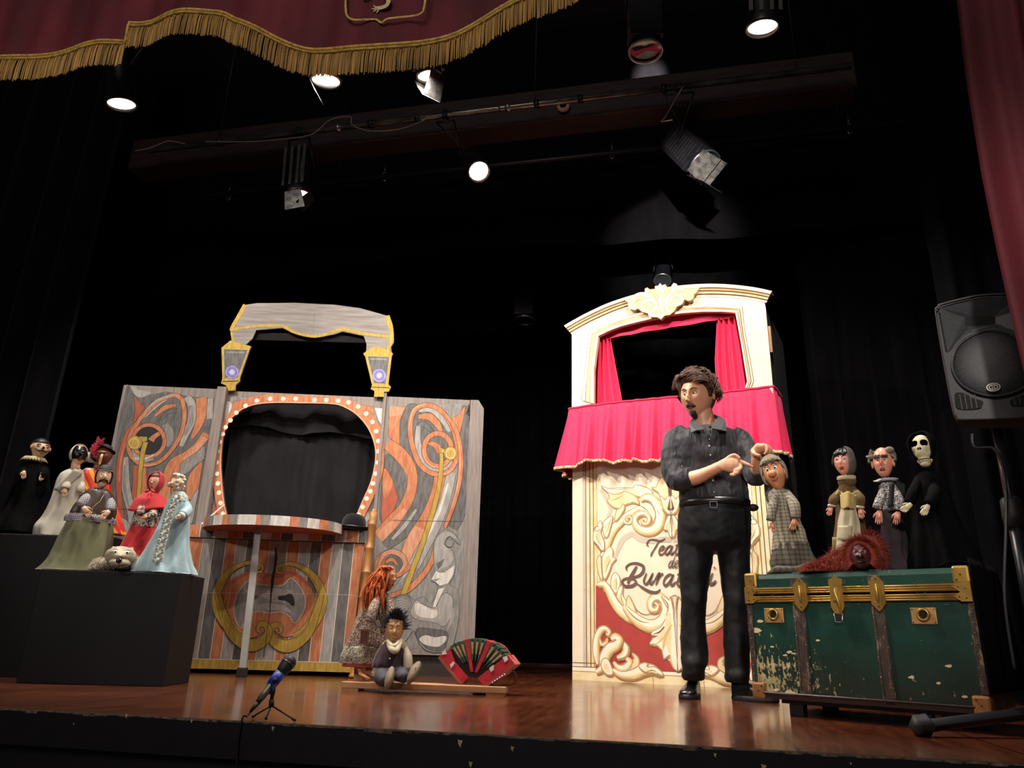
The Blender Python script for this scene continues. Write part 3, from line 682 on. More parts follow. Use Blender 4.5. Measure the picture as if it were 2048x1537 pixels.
# keep the corners square
def snap(c):
    i = min(range(len(rect)), key=lambda i: (rect[i][0]-c[0])**2+(rect[i][1]-c[1])**2); rect[i] = c
for c in [(-.60, ZT-.01), (.60, ZT-.01), (-.6, .93), (.6, .93)]: snap(c)
n = len(out)
for y0, flip in ((VP+.004, 0), (VP+.02, 1)):
    vs = [(x, y0, z) for x, z in inn]+[(x, y0, z) for x, z in rect]
    b.add(vs, [(i, i+1, n+i+1, n+i) for i in range(n-1)], WD, False)
vs = [(x, VP-.004, z) for x, z in inn]+[(x, VP+.02, z) for x, z in inn]
b.add(vs, [(i, i+1, n+i+1, n+i) for i in range(n-1)], DG, False)
t = mk_tr(b, TH, VP, 200, 560, 2.56, VP+.002, 600, 900)
t.fill([(640, 600), (760, 605), (690, 655), (640, 700)], MG, line=None)
t.fill([(642, 622), (680, 640), (655, 690), (635, 720)], VL, 2); t.fill([(680, 625), (745, 612), (690, 655), (672, 672)], OR, 0)
t.fill([(1330, 640), (1400, 650), (1402, 690), (1375, 668)], OR, 0); t.fill([(1405, 655), (1465, 660), (1455, 760), (1425, 720)], VL, 0)
t.fill([(530, 1060), (590, 1030), (610, 1240), (540, 1245), (500, 1250)], DG, 0, None)
t.fill([(578, 1150), (600, 1160), (612, 1240), (575, 1235)], RD, 0)
t.fill([(1350, 1180), (1440, 1010), (1420, 1240), (1345, 1240)], LG, 0, None); t.fill([(1370, 1180), (1425, 1090), (1400, 1200)], DG, 2, None)
b.build('arch_board', PM, th)
# the orange band with painted light bulbs
b = B(); vs = [(x, VP-.012, z) for x, z in inn]+[(x, VP-.012, z) for x, z in out]+[(x, VP+.003, z) for x, z in inn]+[(x, VP+.003, z) for x, z in out]
b.add(vs, [(i, i+1, n+i+1, n+i) for i in range(n-1)]+[(n+i, n+i+1, 3*n+i+1, 3*n+i) for i in range(n-1)]+[(i+1, i, 2*n+i, 2*n+i+1) for i in range(n-1)], OR, False)
for i in range(n-1):
    pass
b.rib([((a[0]*.93+c[0]*.07), (a[1]*.93+c[1]*.07)) for a, c in zip(inn, out)], .006, VP-.0124, BU2, 1)
bulbs = [(632, 1200), (620, 1145), (612, 1092), (606, 1045), (601, 995), (600, 937), (604, 880), (617, 832), (630, 793), (645, 757), (670, 722), (700, 683), (748, 648), (805, 622), (873, 612), (940, 612), (1003, 612), (1100, 618), (1160, 618), (1220, 622), (1274, 630), (1322, 652), (1363, 688), (1396, 730), (1415, 778), (1426, 828), (1426, 880), (1423, 938), (1412, 995), (1398, 1045), (1385, 1085), (1366, 1122), (1345, 1165), (1325, 1205)]
for x, z in Z3(bulbs): b.disc((x, z), .019, VP-.0128, BU2); b.disc((x, z), .0145, VP-.0132, BU)
b.build('bulb_band', PM, th)
# black inner curtain with folds and a short valance
DARKCL = mat('inner_black_cloth', '#1b191b', .95, .2, 14, (1, 1, .3), sheen=.08, spec=.1)
b = B(); b.grid(lambda s, t: (-.60+1.2*s, VP+.20+.010*math.sin(s*38+3*math.sin(s*5))*(.4+.6*math.sin(s*9)**2)+.005*math.sin(s*90+2*math.sin(s*13)), .95+.95*t), 160, 8); b.build('inner_curtain', DARKCL, th)
b = B(); b.grid(lambda s, t: (-.58+1.16*s, VP+.15+.02*math.sin(s*17+1)+.008*math.sin(s*44), 1.79-.05*s+.02*math.sin(s*11)+.25*t), 100, 6); b.build('inner_valance', DARKCL, th)
# --- arched pediment above with two lantern cut-outs
pts_o = [(667, 258), (690, 215), (735, 130), (800, 120), (1000, 118), (1200, 128), (1330, 145), (1484, 188), (1500, 260), (1505, 300), (1505, 320), (1490, 345), (1495, 380), (1362, 385), (1365, 330), (1350, 288), (1240, 265), (1200, 280), (1100, 297), (1040, 290), (985, 272), (935, 247), (800, 258), (782, 300), (745, 335), (680, 335), (672, 290)]
b = B(); pp = Z3(pts_o); b.prism(pp, VP-.002, VP+.014, TP)
t = mk_tr(b, TH, VP, 200, 560, 2.56, VP-.0035, 600, 700)
t.rib([(745, 128), (715, 180), (680, 240), (672, 262)], [24, 22, 20, 16], YE_, line=None)
t.rib([(1470, 185), (1488, 240), (1494, 300), (1480, 340), (1470, 375)], [26, 24, 20, 16, 14], YE_, line=None)
t.rib([(672, 258), (760, 243), (850, 235), (935, 238), (985, 265), (1040, 282), (1100, 290), (1160, 280), (1240, 254), (1340, 275), (1500, 294)], [14, 16], YE_, line=None)
t.rib([(1100, 175), (1090, 280)], 1.5, DG, 2, line=None)
t.rib([(675, 270), (682, 320)], 12, YE_, 2, line=None)
b.build('pediment', PM, th)
b = B(); b.prism(Z3([(800, 262), (1100, 270), (1350, 285), (1355, 316), (1100, 308), (780, 300)]), VP+.03, VP+.05, 0); b.build('rear_batten', DARKCL, th)
for L in ([(673, 318), (780, 348), (772, 362), (722, 508), (722, 525), (700, 545), (698, 572), (655, 575), (652, 548), (625, 535), (632, 515), (628, 355), (640, 345)],
          [(1410, 349), (1475, 362), (1502, 385), (1495, 400), (1478, 540), (1492, 555), (1480, 578), (1455, 580), (1455, 605), (1405, 605), (1408, 575), (1388, 565), (1395, 545), (1360, 400), (1350, 385), (1385, 358)]):
    b = B(); b.prism(Z3(L), VP-.03, VP-.012, YE_)
    t = mk_tr(b, TH, VP, 200, 560, 2.56, VP-.0315, 600, 700); left = L[0][0] < 900
    g = [(640, 362), (762, 366), (710, 508), (643, 510)] if left else [(1372, 398), (1484, 402), (1466, 540), (1404, 536)]
    t.fill(g, DG, 0, HI, .004)
    c = (682, 480) if left else (1432, 497)
    for rr, mi in ((34, VI), (24, DG), (20, VI), (12, VI2)): t.fill([(c[0]+rr*math.cos(a), c[1]+rr*math.sin(a)) for a in np.linspace(0, 6, 20)], mi, 0, None)
    t.rib([(652, 378), (745, 380)] if left else [(1385, 412), (1470, 414)], 10, MG, 2, line=None)
    t.rib([(632, 528), (715, 524)] if left else [(1392, 555), (1485, 560)], 3, BK, 2, line=None)
    b.build('lantern_cutout', PM, th)
for sx in (-.62, .585): b = B(); b.box(sx, sx+.035, VP+.016, VP+.04, ZT-.1, ZT+.62) ; b.build('strut', mat('dark_strut', '#141214', .8), th)
# --- striped counter box in front
b = B(); b.box(-.60, .60, .012, .30, .03, .86, 5)
def stripes(b, x0, x1, z0, z1, y, seq, w, tilt=0.0, jit=.01, light=HI):
    x = x0; i = 0; r = random.Random(5)
    while x < x1-1e-3:
        ww = min(w*(1+r.uniform(-.2, .2)), x1-x)
        b.fill([(x, z1), (x+ww, z1), (x+ww, z0), (x, z0)], y, seq[i % len(seq)])
        if x > x0+.01: b.fill([(x-.003, z1), (x+.003, z1), (x+.003, z0), (x-.003, z0)], y-.0004, light)
        x += ww; i += 1
Z1 = lambda pts: TH.uz([(330+x/3.842, 980+y/3.842) for x, y in pts], 0)
bx = [(-30, LG), (60, DG), (150, OR), (285, LG), (372, DG), (465, OR), (545, LG), (628, DG), (720, OR), (805, LG), (945, OR), (1035, LG), (1120, DG), (1205, OR), (1285, LG), (1367, DG), (1452, OR), (1540, LG)]
for i in range(len(bx)-1):
    xa, xb = Z1([(bx[i][0], 420)])[0][0], Z1([(bx[i+1][0], 420)])[0][0]
    xa, xb = max(xa, -.60), min(xb, .60)
    if xb <= xa: continue
    b.fill([(xa, .86), (xb, .86), (xb*.985, .085), (xa*.985, .085)], .0115-.0002*i, bx[i][1])
    b.fill([(xa-.0025, .86), (xa+.0025, .86), (xa*.985+.0025, .085), (xa*.985-.0025, .085)], .0075, HI)
b.fill([(-.60, .086), (.60, .086), (.595, .028), (-.595, .028)], .0065, YE_)
b.rib([(-.6, .088), (0, .086), (.6, .088)], .004, .006, HI, 3)
t = mk_tr(b, TH, 0, 430, 1120, 7.687, .0055, 540, 1220)
# cartouche
def mir(pts, c=850): return [(2*c-x, y) for x, y in pts]
t.fill([(130, 640), (160, 430), (300, 280), (520, 210), (700, 200), (850, 230), (1040, 190), (1250, 230), (1420, 360), (1530, 560), (1530, 800), (1450, 1000), (1300, 1130), (1050, 1190), (850, 1060), (640, 1180), (400, 1220), (230, 1120), (130, 900)], OR, 4)
t.fill([(850, 240), (1040, 175), (1250, 200), (1400, 320), (1480, 450), (1330, 330), (1150, 220), (1000, 290)], RD, 3, None)
t.fill([(850, 240), (690, 180), (520, 180), (330, 260), (220, 400), (400, 290), (560, 220), (720, 290)], RD, 3, None)
t.fill([(290, 760), (330, 560), (430, 400), (520, 320), (640, 375), (850, 400), (1000, 405), (1080, 370), (1155, 285), (1240, 345), (1340, 480), (1385, 640), (1350, 800), (1230, 975), (1170, 900), (1100, 830), (1000, 795), (850, 815), (700, 790), (580, 805), (480, 900), (400, 1045), (330, 960)], MG, 2, HI, .008)
t.fill([(470, 470), (700, 440), (1000, 450), (1200, 480), (1160, 520), (960, 560), (850, 620), (700, 560), (520, 520)], LG, 3, None)
t.fill([(965, 565), (1080, 550), (1140, 515), (1200, 560), (1225, 680), (1190, 720), (1140, 670), (1060, 625), (985, 622)], BK, 2, None)
t.fill([(665, 570), (560, 545), (500, 600), (540, 640), (620, 610)], DG, 2, None)
t.rib([(870, 640), (980, 635), (1080, 660)], [4, 8, 2], HI, line=None); t.fill([(620, 700), (850, 670), (1080, 720), (1230, 860), (1100, 800), (850, 770), (640, 780)], LG, 3, None)
for M_ in (lambda q: q, lambda q: [(1670-x, y-15) for x, y in q]):
    t.rib(M_([(1040, 180), (985, 150), (1000, 110), (1060, 110), (1060, 170), (1010, 205), (950, 180), (950, 110), (1040, 70), (1200, 70), (1400, 160), (1560, 330), (1640, 510)]), [12, 20, 24, 26, 28, 32, 36, 42, 50, 62, 90, 125, 135], YE_, e=.005)
    t.rib(M_([(1640, 480), (1640, 640), (1590, 820), (1480, 1000), (1360, 1110), (1200, 1180)]), [120, 165, 185, 175, 140, 70], YE_, e=.005)
    t.rib(M_([(1640, 520), (1500, 980), (1380, 1180), (1200, 1310), (1060, 1330), (920, 1260), (850, 1140), (870, 1040), (950, 1000), (1010, 1040), (1010, 1110), (960, 1130)]), [80, 130, 155, 180, 175, 150, 120, 95, 80, 62, 46, 26], YE_, e=.006)
    t.rib(M_([(1500, 930), (1380, 1090), (1260, 1200), (1120, 1220)]), [4, 8, 10, 5], DG, line=None)
    t.rib(M_([(1000, 1130), (1035, 1090), (1020, 1030), (960, 1000)]), [3, 8, 8, 3], DG, line=None)
    t.rib(M_([(1200, 100), (1400, 200), (1560, 400)]), [3, 9, 3], BK, line=None)
t.fill([(925, 0), (945, 0), (905, 330), (870, 560), (850, 760), (838, 760), (855, 330)], BK, 0, None)
t.rib([(925, -200), (935, -30), (890, 300), (862, 560)], [14, 40, 34, 6], BK, 3, line=None)
t.rib([(850, 740), (800, 1100), (745, 1500)], [8, 8, 10], BK, 3, line=None)
t.rib([(-900, 500), (1700, 530), (2200, 560)], 4, HI, 2, line=None)
b.build('counter_box', PM, th)
# top ledge of the box, then the half-round striped shelf with its leg
b = B(); b.box(-.615, .615, -.004, .32, .865, .95, 5)
seq = [OR, LG, DG]
stripes(b, -.615, .615, .867, .949, -.0046, [OR, DG, VL], .085)
b.build('ledge', PM, th, bevel=.003)
R_ = [(-.50+0*i, 0) for i in range(1)]
sh = B(); N = 48; cxs = -.02; ax, ay = .465, .40; zs0, zs1 = .912, .976
arc = [(cxs-ax*math.cos(PI*i/N), -ay*math.sin(PI*i/N)**.8) for i in range(N+1)]
vs = [(x, y, zs0) for x, y in arc]+[(x, y, zs1) for x, y in arc]
sh.add(vs, [tuple(range(N+1))], RD, False); sh.add(vs, [tuple(range(2*N+1, N, -1))], RD, False)
cyc = [OR, LG, DG, LG]; s_acc = 0; seg = 0
tot = sum(math.hypot(arc[i+1][0]-arc[i][0], arc[i+1][1]-arc[i][1]) for i in range(N))
for i in range(N):
    k_ = int(s_acc/tot*26); s_acc += math.hypot(arc[i+1][0]-arc[i][0], arc[i+1][1]-arc[i][1])
    sh.add([(arc[i][0], arc[i][1], zs0), (arc[i+1][0], arc[i+1][1], zs0), (arc[i+1][0], arc[i+1][1], zs1), (arc[i][0], arc[i][1], zs1)], [(0, 1, 2, 3)], [RD, DG, VL, OR, DG, VL][k_ % 6] if k_ < 3 else [OR, MG, VL, VL][k_ % 4], False)
sh.build('half_round_shelf', PM, th)
la, lb = TH.px(514, 1075, -.25), TH.px(480, 1357, -.33)
lg = B(); lg.rings([[(lb.x-.020, -.308, .05), (lb.x+.020, -.308, .05), (lb.x+.020, -.288, .05), (lb.x-.020, -.288, .05)], [(la.x-.021, -.252, .925), (la.x+.021, -.252, .925), (la.x+.021, -.232, .925), (la.x-.021, -.232, .925)]], smooth=False); LEG = lg.build('leg', mat('silver_tape', '#8f8d88', .5, .08, 8), th)
lg = B(); lg.box(lb.x-.028, lb.x+.028, -.33, -.275, 0, .055); lg.build('foot', RUBBER, LEG, bevel=.004)
# cord from the band to the shelf
c0, c1 = TH.px(438, 1005, .2), TH.px(410, 1052, .2)
b = B()
for ph in (0, PI): b.tube([(c0.x+(c1.x-c0.x)*s_+.004*math.cos(s_*40+ph), VP-.03-.2*s_+.004*math.sin(s_*40+ph), c0.z+(.97-c0.z)*s_) for s_ in np.linspace(0, 1, 24)], .004, 5)
b.build('cord', mat('white_cord', '#c8c4bc', .8), th)

# ------------------------------------------------------------------ bowler hat on the corner of the counter
q = TH.w(.50, .06, .95)
ht = thing('bowler_hat', 'black felt bowler hat resting on the corner of the striped counter', 'hat', q, TH.a)
FELT = mat('black_felt', '#0d0c0f', .95, .15, 60, sheen=.12, spec=.2)
Mt = Matrix.Rotation(.06, 4, 'Y')
b = B(); b.lathe([(.082, .012), (.084, .03), (.084, .055), (.078, .085), (.062, .108), (.035, .12), (.002, .123)], 32, tf=Mt @ Matrix.Diagonal((1, 1.15, 1, 1)), cap=False); cr_ = b.build('crown', FELT, ht)
b = B(); b.lathe([(.086, .014), (.087, .030), (.085, .032)], 32, tf=Mt @ Matrix.Diagonal((1, 1.15, 1, 1)), cap=False); b.build('hat_band', mat('silk_band', '#101013', .35), cr_)
b = B(); R_ = []
for r_, zz in [(.080, .016), (.10, .008), (.118, .012), (.128, .022), (.130, .026), (.127, .028), (.116, .018), (.10, .014), (.080, .020)]:
    R_.append([Mt @ Vector((r_*math.cos(a), r_*1.12*math.sin(a), zz+(.014*math.cos(a)**2 if r_ > .11 else .0)-.007)) for a in np.linspace(0, 2*PI, 41)[:-1]])
b.rings(R_, cap=False); b.build('brim', FELT, ht)

# ------------------------------------------------------------------ bamboo pole leaning beside the counter
BAM = mat('bamboo', '#a8753c', .45, .2, 16, (1, 1, .2), col2='#8a5a2a')
pa, pb = TH.px(745, 1022, -.05), TH.px(712, 1300, -.12)
p0 = TH.w(pb.x, -.12, 0); q1 = TH.w(pa.x, .02, pa.z)
bp = thing('bamboo_pole', 'tan bamboo pole leaning beside the striped counter behind the red haired puppet', 'pole', (p0.x, p0.y, 0))
d_ = q1-p0; b = B(); zs = []; rs = []
for i in range(7):
    a0 = i/6.6
    for dz_, rr in ((0, .029), (.006, .034), (.012, .033), (.02, .028), (.05, .027)):
        s_ = a0+dz_
        if s_ <= 1: zs.append(d_*s_); rs.append(rr*(1-.1*s_))
b.tube(zs+[d_*1.0], rs+[.025], 14); b.build('cane', BAM, bp)
b = B(); b.tube([d_*.985, d_*1.02], [.012, .012], 8); b.build('cane_tip', BAM, bp)
b = B(); b.tube([Vector(v)+Vector((-.03, -.0, 0)) for v in (d_*.35, d_*.6, d_*.95)], [.006, .010, .006], 6); b.build('split_strip', mat('bamboo_dark', '#5e3c1e', .5), bp)
# ------------------------------------------------------------------ cream puppet booth with the pink curtains
BO = Frame(-.751, 5.683, -16)
bo = thing('puppet_booth', 'tall cream puppet booth with scrollwork, script lettering and pink curtains', 'puppet theatre', (BO.o.x, BO.o.y, 0), BO.a)
CRM = mat('booth_cream', '#e6d3b8', .6, .03, 6); CR2 = mat('booth_cream_light', '#efdfc6', .6, .03, 10)
OCH = mat('booth_ochre', '#c39c62', .7, .12, 18, col2='#d4b27c'); TAN = mat('booth_tan', '#9b7444', .7, .15, 20)
BRN = mat('booth_brown_line', '#5c4130', .7, .1); RED = mat('booth_red', '#a3352c', .7, .08, 9)
GRS = mat('booth_soft_grey', '#c0b39f', .7, .06, 10); LET = mat('lettering_brown', '#5f473c', .65, .08); YEL = mat('booth_pale_gold', '#dcc08a', .65, .1, 12, col2='#e7d3aa')
BM = [CRM, CR2, OCH, TAN, BRN, RED, GRS, LET, YEL]
cCR, cC2, cOC, cTA, cBR, cRE, cGR, cLE, cYL = range(9)
UW = 1.54; UC = .77
def offs(P, w, side):
    m = len(P); ww = np.interp(np.linspace(0, 1, m), np.linspace(0, 1, len(w)), w); out = []
    for i in range(m):
        a, c = P[max(i-1, 0)], P[min(i+1, m-1)]; tx, tz = c[0]-a[0], c[1]-a[1]; L = math.hypot(tx, tz) or 1
        out.append((P[i][0]-tz/L*ww[i]*side, P[i][1]+tx/L*ww[i]*side))
    return out
class Orn(Tr):
    mir = False; st = .00002
    def P(s, pts):
        r = Tr.P(s, pts); return [(2*UC-x, z) for x, z in r] if s.mir else r
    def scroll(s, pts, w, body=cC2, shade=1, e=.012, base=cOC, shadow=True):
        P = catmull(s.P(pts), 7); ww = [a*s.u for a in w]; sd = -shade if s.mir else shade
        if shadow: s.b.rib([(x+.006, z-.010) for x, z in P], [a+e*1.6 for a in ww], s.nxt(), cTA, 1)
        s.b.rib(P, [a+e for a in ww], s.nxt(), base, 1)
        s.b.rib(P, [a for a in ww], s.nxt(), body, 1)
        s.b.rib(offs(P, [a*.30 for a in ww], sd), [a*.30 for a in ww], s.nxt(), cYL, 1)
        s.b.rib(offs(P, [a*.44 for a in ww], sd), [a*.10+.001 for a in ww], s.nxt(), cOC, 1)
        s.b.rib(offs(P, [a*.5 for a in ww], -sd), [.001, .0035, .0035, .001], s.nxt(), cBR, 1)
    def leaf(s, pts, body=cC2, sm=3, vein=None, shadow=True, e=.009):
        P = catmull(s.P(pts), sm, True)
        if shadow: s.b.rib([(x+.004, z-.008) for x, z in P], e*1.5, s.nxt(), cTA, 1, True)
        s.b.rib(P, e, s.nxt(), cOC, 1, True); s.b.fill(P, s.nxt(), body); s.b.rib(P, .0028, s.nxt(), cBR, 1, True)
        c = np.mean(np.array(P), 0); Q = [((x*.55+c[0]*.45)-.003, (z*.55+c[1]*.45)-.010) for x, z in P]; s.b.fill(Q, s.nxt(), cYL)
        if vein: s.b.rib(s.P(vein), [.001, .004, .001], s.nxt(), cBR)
def mk_orn(b, ox, oy, sc, face, cx=1240, cy=1100, mir=False, k0=0):
    t = Orn(b, BO, 0, ox, oy, sc, face); a = BO.px(cx, cy); c = BO.px(cx+10, cy); t._u = abs(c.x-a.x)/10/sc; t.mir = mir; t.k = k0; return t
ZL = 2.00                                     # top of the lower board
b = B(); b.box(0, UW, 0, .02, 0, ZL, cCR)
face = -.0008; y0_ = face
def vstrip(b, u0, u1, z0, z1, y, mi): b.fill([(u0, z0), (u1, z0), (u1, z1), (u0, z1)], y, mi)
for m_ in (0, 1):
    X = (lambda u: UW-u) if m_ else (lambda u: u)
    for u0, u1, mi in [(.084, .106, cGR), (.108, .114, cBR), (.116, .140, cYL), (.140, .147, cBR), (.149, .168, cYL), (.168, .177, cTA), (.177, .197, cYL), (.197, .204, cOC)]:
        a, c = sorted((X(u0), X(u1))); vstrip(b, a, c, .085, ZL, y0_-(.0002 if mi in (cBR, cTA) else 0), mi)
# base mouldings
for z0, z1, mi in [(.0, .055, cYL), (.055, .06, cTA), (.085, .09, cBR), (.06, .085, cC2), (.112, .117, cBR)]: vstrip(b, 0, UW, z0, z1, y0_-.0004, mi)
for m_ in (False, True):
    t = mk_orn(b, 1170, 1130, 5.913, y0_-.0006, mir=m_, k0=0)
    # red painted ground below the frame of the cartouche
    red = [(128, 245), (200, 275), (285, 400), (350, 510), (450, 620), (600, 690), (700, 740), (830, 780), (800, 850), (780, 930), (900, 960), (930, 1060), (950, 1110), (1000, 1140), (1050, 1230), (1094, 1262), (1094, 1272), (870, 1265), (500, 1262), (128, 1250)]
    t.b.fill(t.P(red), t.nxt(), cRE)
for m_ in (False, True):
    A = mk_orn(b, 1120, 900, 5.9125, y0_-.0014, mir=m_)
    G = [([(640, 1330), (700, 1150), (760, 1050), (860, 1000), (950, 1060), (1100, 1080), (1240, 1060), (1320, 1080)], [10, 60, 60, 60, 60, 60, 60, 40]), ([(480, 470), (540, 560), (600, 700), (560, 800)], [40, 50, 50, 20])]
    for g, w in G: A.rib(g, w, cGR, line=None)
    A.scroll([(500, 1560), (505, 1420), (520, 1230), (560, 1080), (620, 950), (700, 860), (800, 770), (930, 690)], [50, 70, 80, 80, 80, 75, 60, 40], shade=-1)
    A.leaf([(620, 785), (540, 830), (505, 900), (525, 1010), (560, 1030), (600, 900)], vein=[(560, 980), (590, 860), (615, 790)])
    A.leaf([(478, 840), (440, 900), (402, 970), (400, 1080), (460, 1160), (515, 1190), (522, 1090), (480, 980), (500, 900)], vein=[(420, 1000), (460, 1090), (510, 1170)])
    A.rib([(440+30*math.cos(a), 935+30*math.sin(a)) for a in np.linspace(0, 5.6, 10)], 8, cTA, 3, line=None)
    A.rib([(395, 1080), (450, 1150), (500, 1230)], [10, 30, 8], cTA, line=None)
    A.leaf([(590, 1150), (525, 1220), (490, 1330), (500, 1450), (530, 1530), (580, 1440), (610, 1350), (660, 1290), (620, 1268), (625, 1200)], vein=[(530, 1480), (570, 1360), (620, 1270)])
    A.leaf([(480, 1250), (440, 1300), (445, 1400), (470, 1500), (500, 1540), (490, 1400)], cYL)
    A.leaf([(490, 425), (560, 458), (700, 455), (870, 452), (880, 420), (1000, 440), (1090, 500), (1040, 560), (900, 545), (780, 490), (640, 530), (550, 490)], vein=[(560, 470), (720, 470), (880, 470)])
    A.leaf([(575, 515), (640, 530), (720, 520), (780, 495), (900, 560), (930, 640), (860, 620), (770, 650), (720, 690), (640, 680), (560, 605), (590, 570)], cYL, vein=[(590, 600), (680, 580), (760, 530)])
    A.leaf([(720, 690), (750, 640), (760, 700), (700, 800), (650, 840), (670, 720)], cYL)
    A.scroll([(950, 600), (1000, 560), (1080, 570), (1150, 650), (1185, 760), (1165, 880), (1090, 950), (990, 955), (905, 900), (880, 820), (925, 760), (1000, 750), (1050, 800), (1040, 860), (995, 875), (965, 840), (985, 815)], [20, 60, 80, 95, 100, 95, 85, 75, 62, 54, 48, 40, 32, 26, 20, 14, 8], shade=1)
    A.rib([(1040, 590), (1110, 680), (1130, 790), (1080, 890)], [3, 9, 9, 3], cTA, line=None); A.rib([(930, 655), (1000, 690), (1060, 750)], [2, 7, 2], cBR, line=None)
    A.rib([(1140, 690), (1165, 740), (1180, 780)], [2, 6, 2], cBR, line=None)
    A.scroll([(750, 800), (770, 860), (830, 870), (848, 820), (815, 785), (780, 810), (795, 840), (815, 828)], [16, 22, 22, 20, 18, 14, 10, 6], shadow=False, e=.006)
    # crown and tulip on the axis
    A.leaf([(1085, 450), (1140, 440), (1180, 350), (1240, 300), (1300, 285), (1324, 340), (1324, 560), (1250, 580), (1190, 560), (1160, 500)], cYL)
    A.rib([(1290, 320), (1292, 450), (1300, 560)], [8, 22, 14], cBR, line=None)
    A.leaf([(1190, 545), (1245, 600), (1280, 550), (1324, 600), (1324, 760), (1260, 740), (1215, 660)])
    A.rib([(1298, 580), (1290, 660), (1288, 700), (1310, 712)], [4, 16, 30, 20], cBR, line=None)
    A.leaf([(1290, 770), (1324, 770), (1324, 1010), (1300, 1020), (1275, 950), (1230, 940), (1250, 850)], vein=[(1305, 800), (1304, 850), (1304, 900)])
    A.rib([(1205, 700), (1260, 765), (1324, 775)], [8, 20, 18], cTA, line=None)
for m_ in (False, True):
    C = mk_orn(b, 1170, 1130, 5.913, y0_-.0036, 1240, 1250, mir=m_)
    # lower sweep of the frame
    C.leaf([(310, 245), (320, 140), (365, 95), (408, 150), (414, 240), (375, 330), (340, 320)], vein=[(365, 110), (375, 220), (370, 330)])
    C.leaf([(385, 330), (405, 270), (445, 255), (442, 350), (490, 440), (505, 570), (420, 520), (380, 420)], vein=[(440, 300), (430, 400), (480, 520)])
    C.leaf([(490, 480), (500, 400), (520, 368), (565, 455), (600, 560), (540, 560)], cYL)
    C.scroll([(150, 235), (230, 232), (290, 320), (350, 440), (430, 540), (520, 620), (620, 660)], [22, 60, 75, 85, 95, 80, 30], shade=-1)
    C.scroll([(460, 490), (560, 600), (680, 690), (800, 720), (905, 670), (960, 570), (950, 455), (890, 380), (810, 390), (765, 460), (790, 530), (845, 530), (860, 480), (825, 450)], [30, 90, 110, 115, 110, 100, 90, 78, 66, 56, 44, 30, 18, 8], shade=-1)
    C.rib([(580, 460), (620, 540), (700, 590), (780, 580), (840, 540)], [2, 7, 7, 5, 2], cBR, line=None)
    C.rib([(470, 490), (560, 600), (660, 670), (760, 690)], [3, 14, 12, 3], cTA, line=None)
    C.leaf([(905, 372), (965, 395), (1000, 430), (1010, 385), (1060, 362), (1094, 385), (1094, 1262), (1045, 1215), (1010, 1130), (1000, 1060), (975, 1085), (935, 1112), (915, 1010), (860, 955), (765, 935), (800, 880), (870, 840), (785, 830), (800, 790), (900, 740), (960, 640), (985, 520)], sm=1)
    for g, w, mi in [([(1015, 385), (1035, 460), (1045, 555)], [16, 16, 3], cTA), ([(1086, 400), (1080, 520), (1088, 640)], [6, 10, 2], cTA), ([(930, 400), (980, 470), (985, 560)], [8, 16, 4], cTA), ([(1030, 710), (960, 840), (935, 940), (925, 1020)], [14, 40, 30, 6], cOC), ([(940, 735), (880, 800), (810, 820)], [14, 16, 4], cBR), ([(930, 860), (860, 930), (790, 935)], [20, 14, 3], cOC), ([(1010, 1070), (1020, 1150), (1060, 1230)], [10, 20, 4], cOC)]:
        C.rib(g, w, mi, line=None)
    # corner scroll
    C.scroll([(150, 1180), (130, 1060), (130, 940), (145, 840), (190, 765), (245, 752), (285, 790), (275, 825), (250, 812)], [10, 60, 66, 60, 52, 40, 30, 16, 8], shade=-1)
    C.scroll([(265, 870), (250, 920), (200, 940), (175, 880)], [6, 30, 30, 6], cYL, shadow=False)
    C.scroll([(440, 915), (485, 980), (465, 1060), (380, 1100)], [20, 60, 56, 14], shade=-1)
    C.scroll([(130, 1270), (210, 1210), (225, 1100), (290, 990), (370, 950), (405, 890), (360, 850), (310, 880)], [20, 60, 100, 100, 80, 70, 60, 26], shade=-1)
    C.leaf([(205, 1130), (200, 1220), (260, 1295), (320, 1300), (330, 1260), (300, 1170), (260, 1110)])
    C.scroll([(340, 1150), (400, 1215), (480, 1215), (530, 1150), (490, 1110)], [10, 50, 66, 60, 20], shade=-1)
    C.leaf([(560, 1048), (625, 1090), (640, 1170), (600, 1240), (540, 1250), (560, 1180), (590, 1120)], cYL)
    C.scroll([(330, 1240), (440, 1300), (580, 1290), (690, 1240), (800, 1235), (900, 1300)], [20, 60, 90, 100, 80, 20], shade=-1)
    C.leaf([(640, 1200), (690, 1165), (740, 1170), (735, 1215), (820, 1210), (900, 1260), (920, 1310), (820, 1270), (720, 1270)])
    C.rib([(720, 1275), (790, 1250), (850, 1265)], [3, 9, 3], cBR, line=None); C.rib([(800, 1300), (810, 1370), (805, 1420)], [3, 6, 3], cTA, line=None)
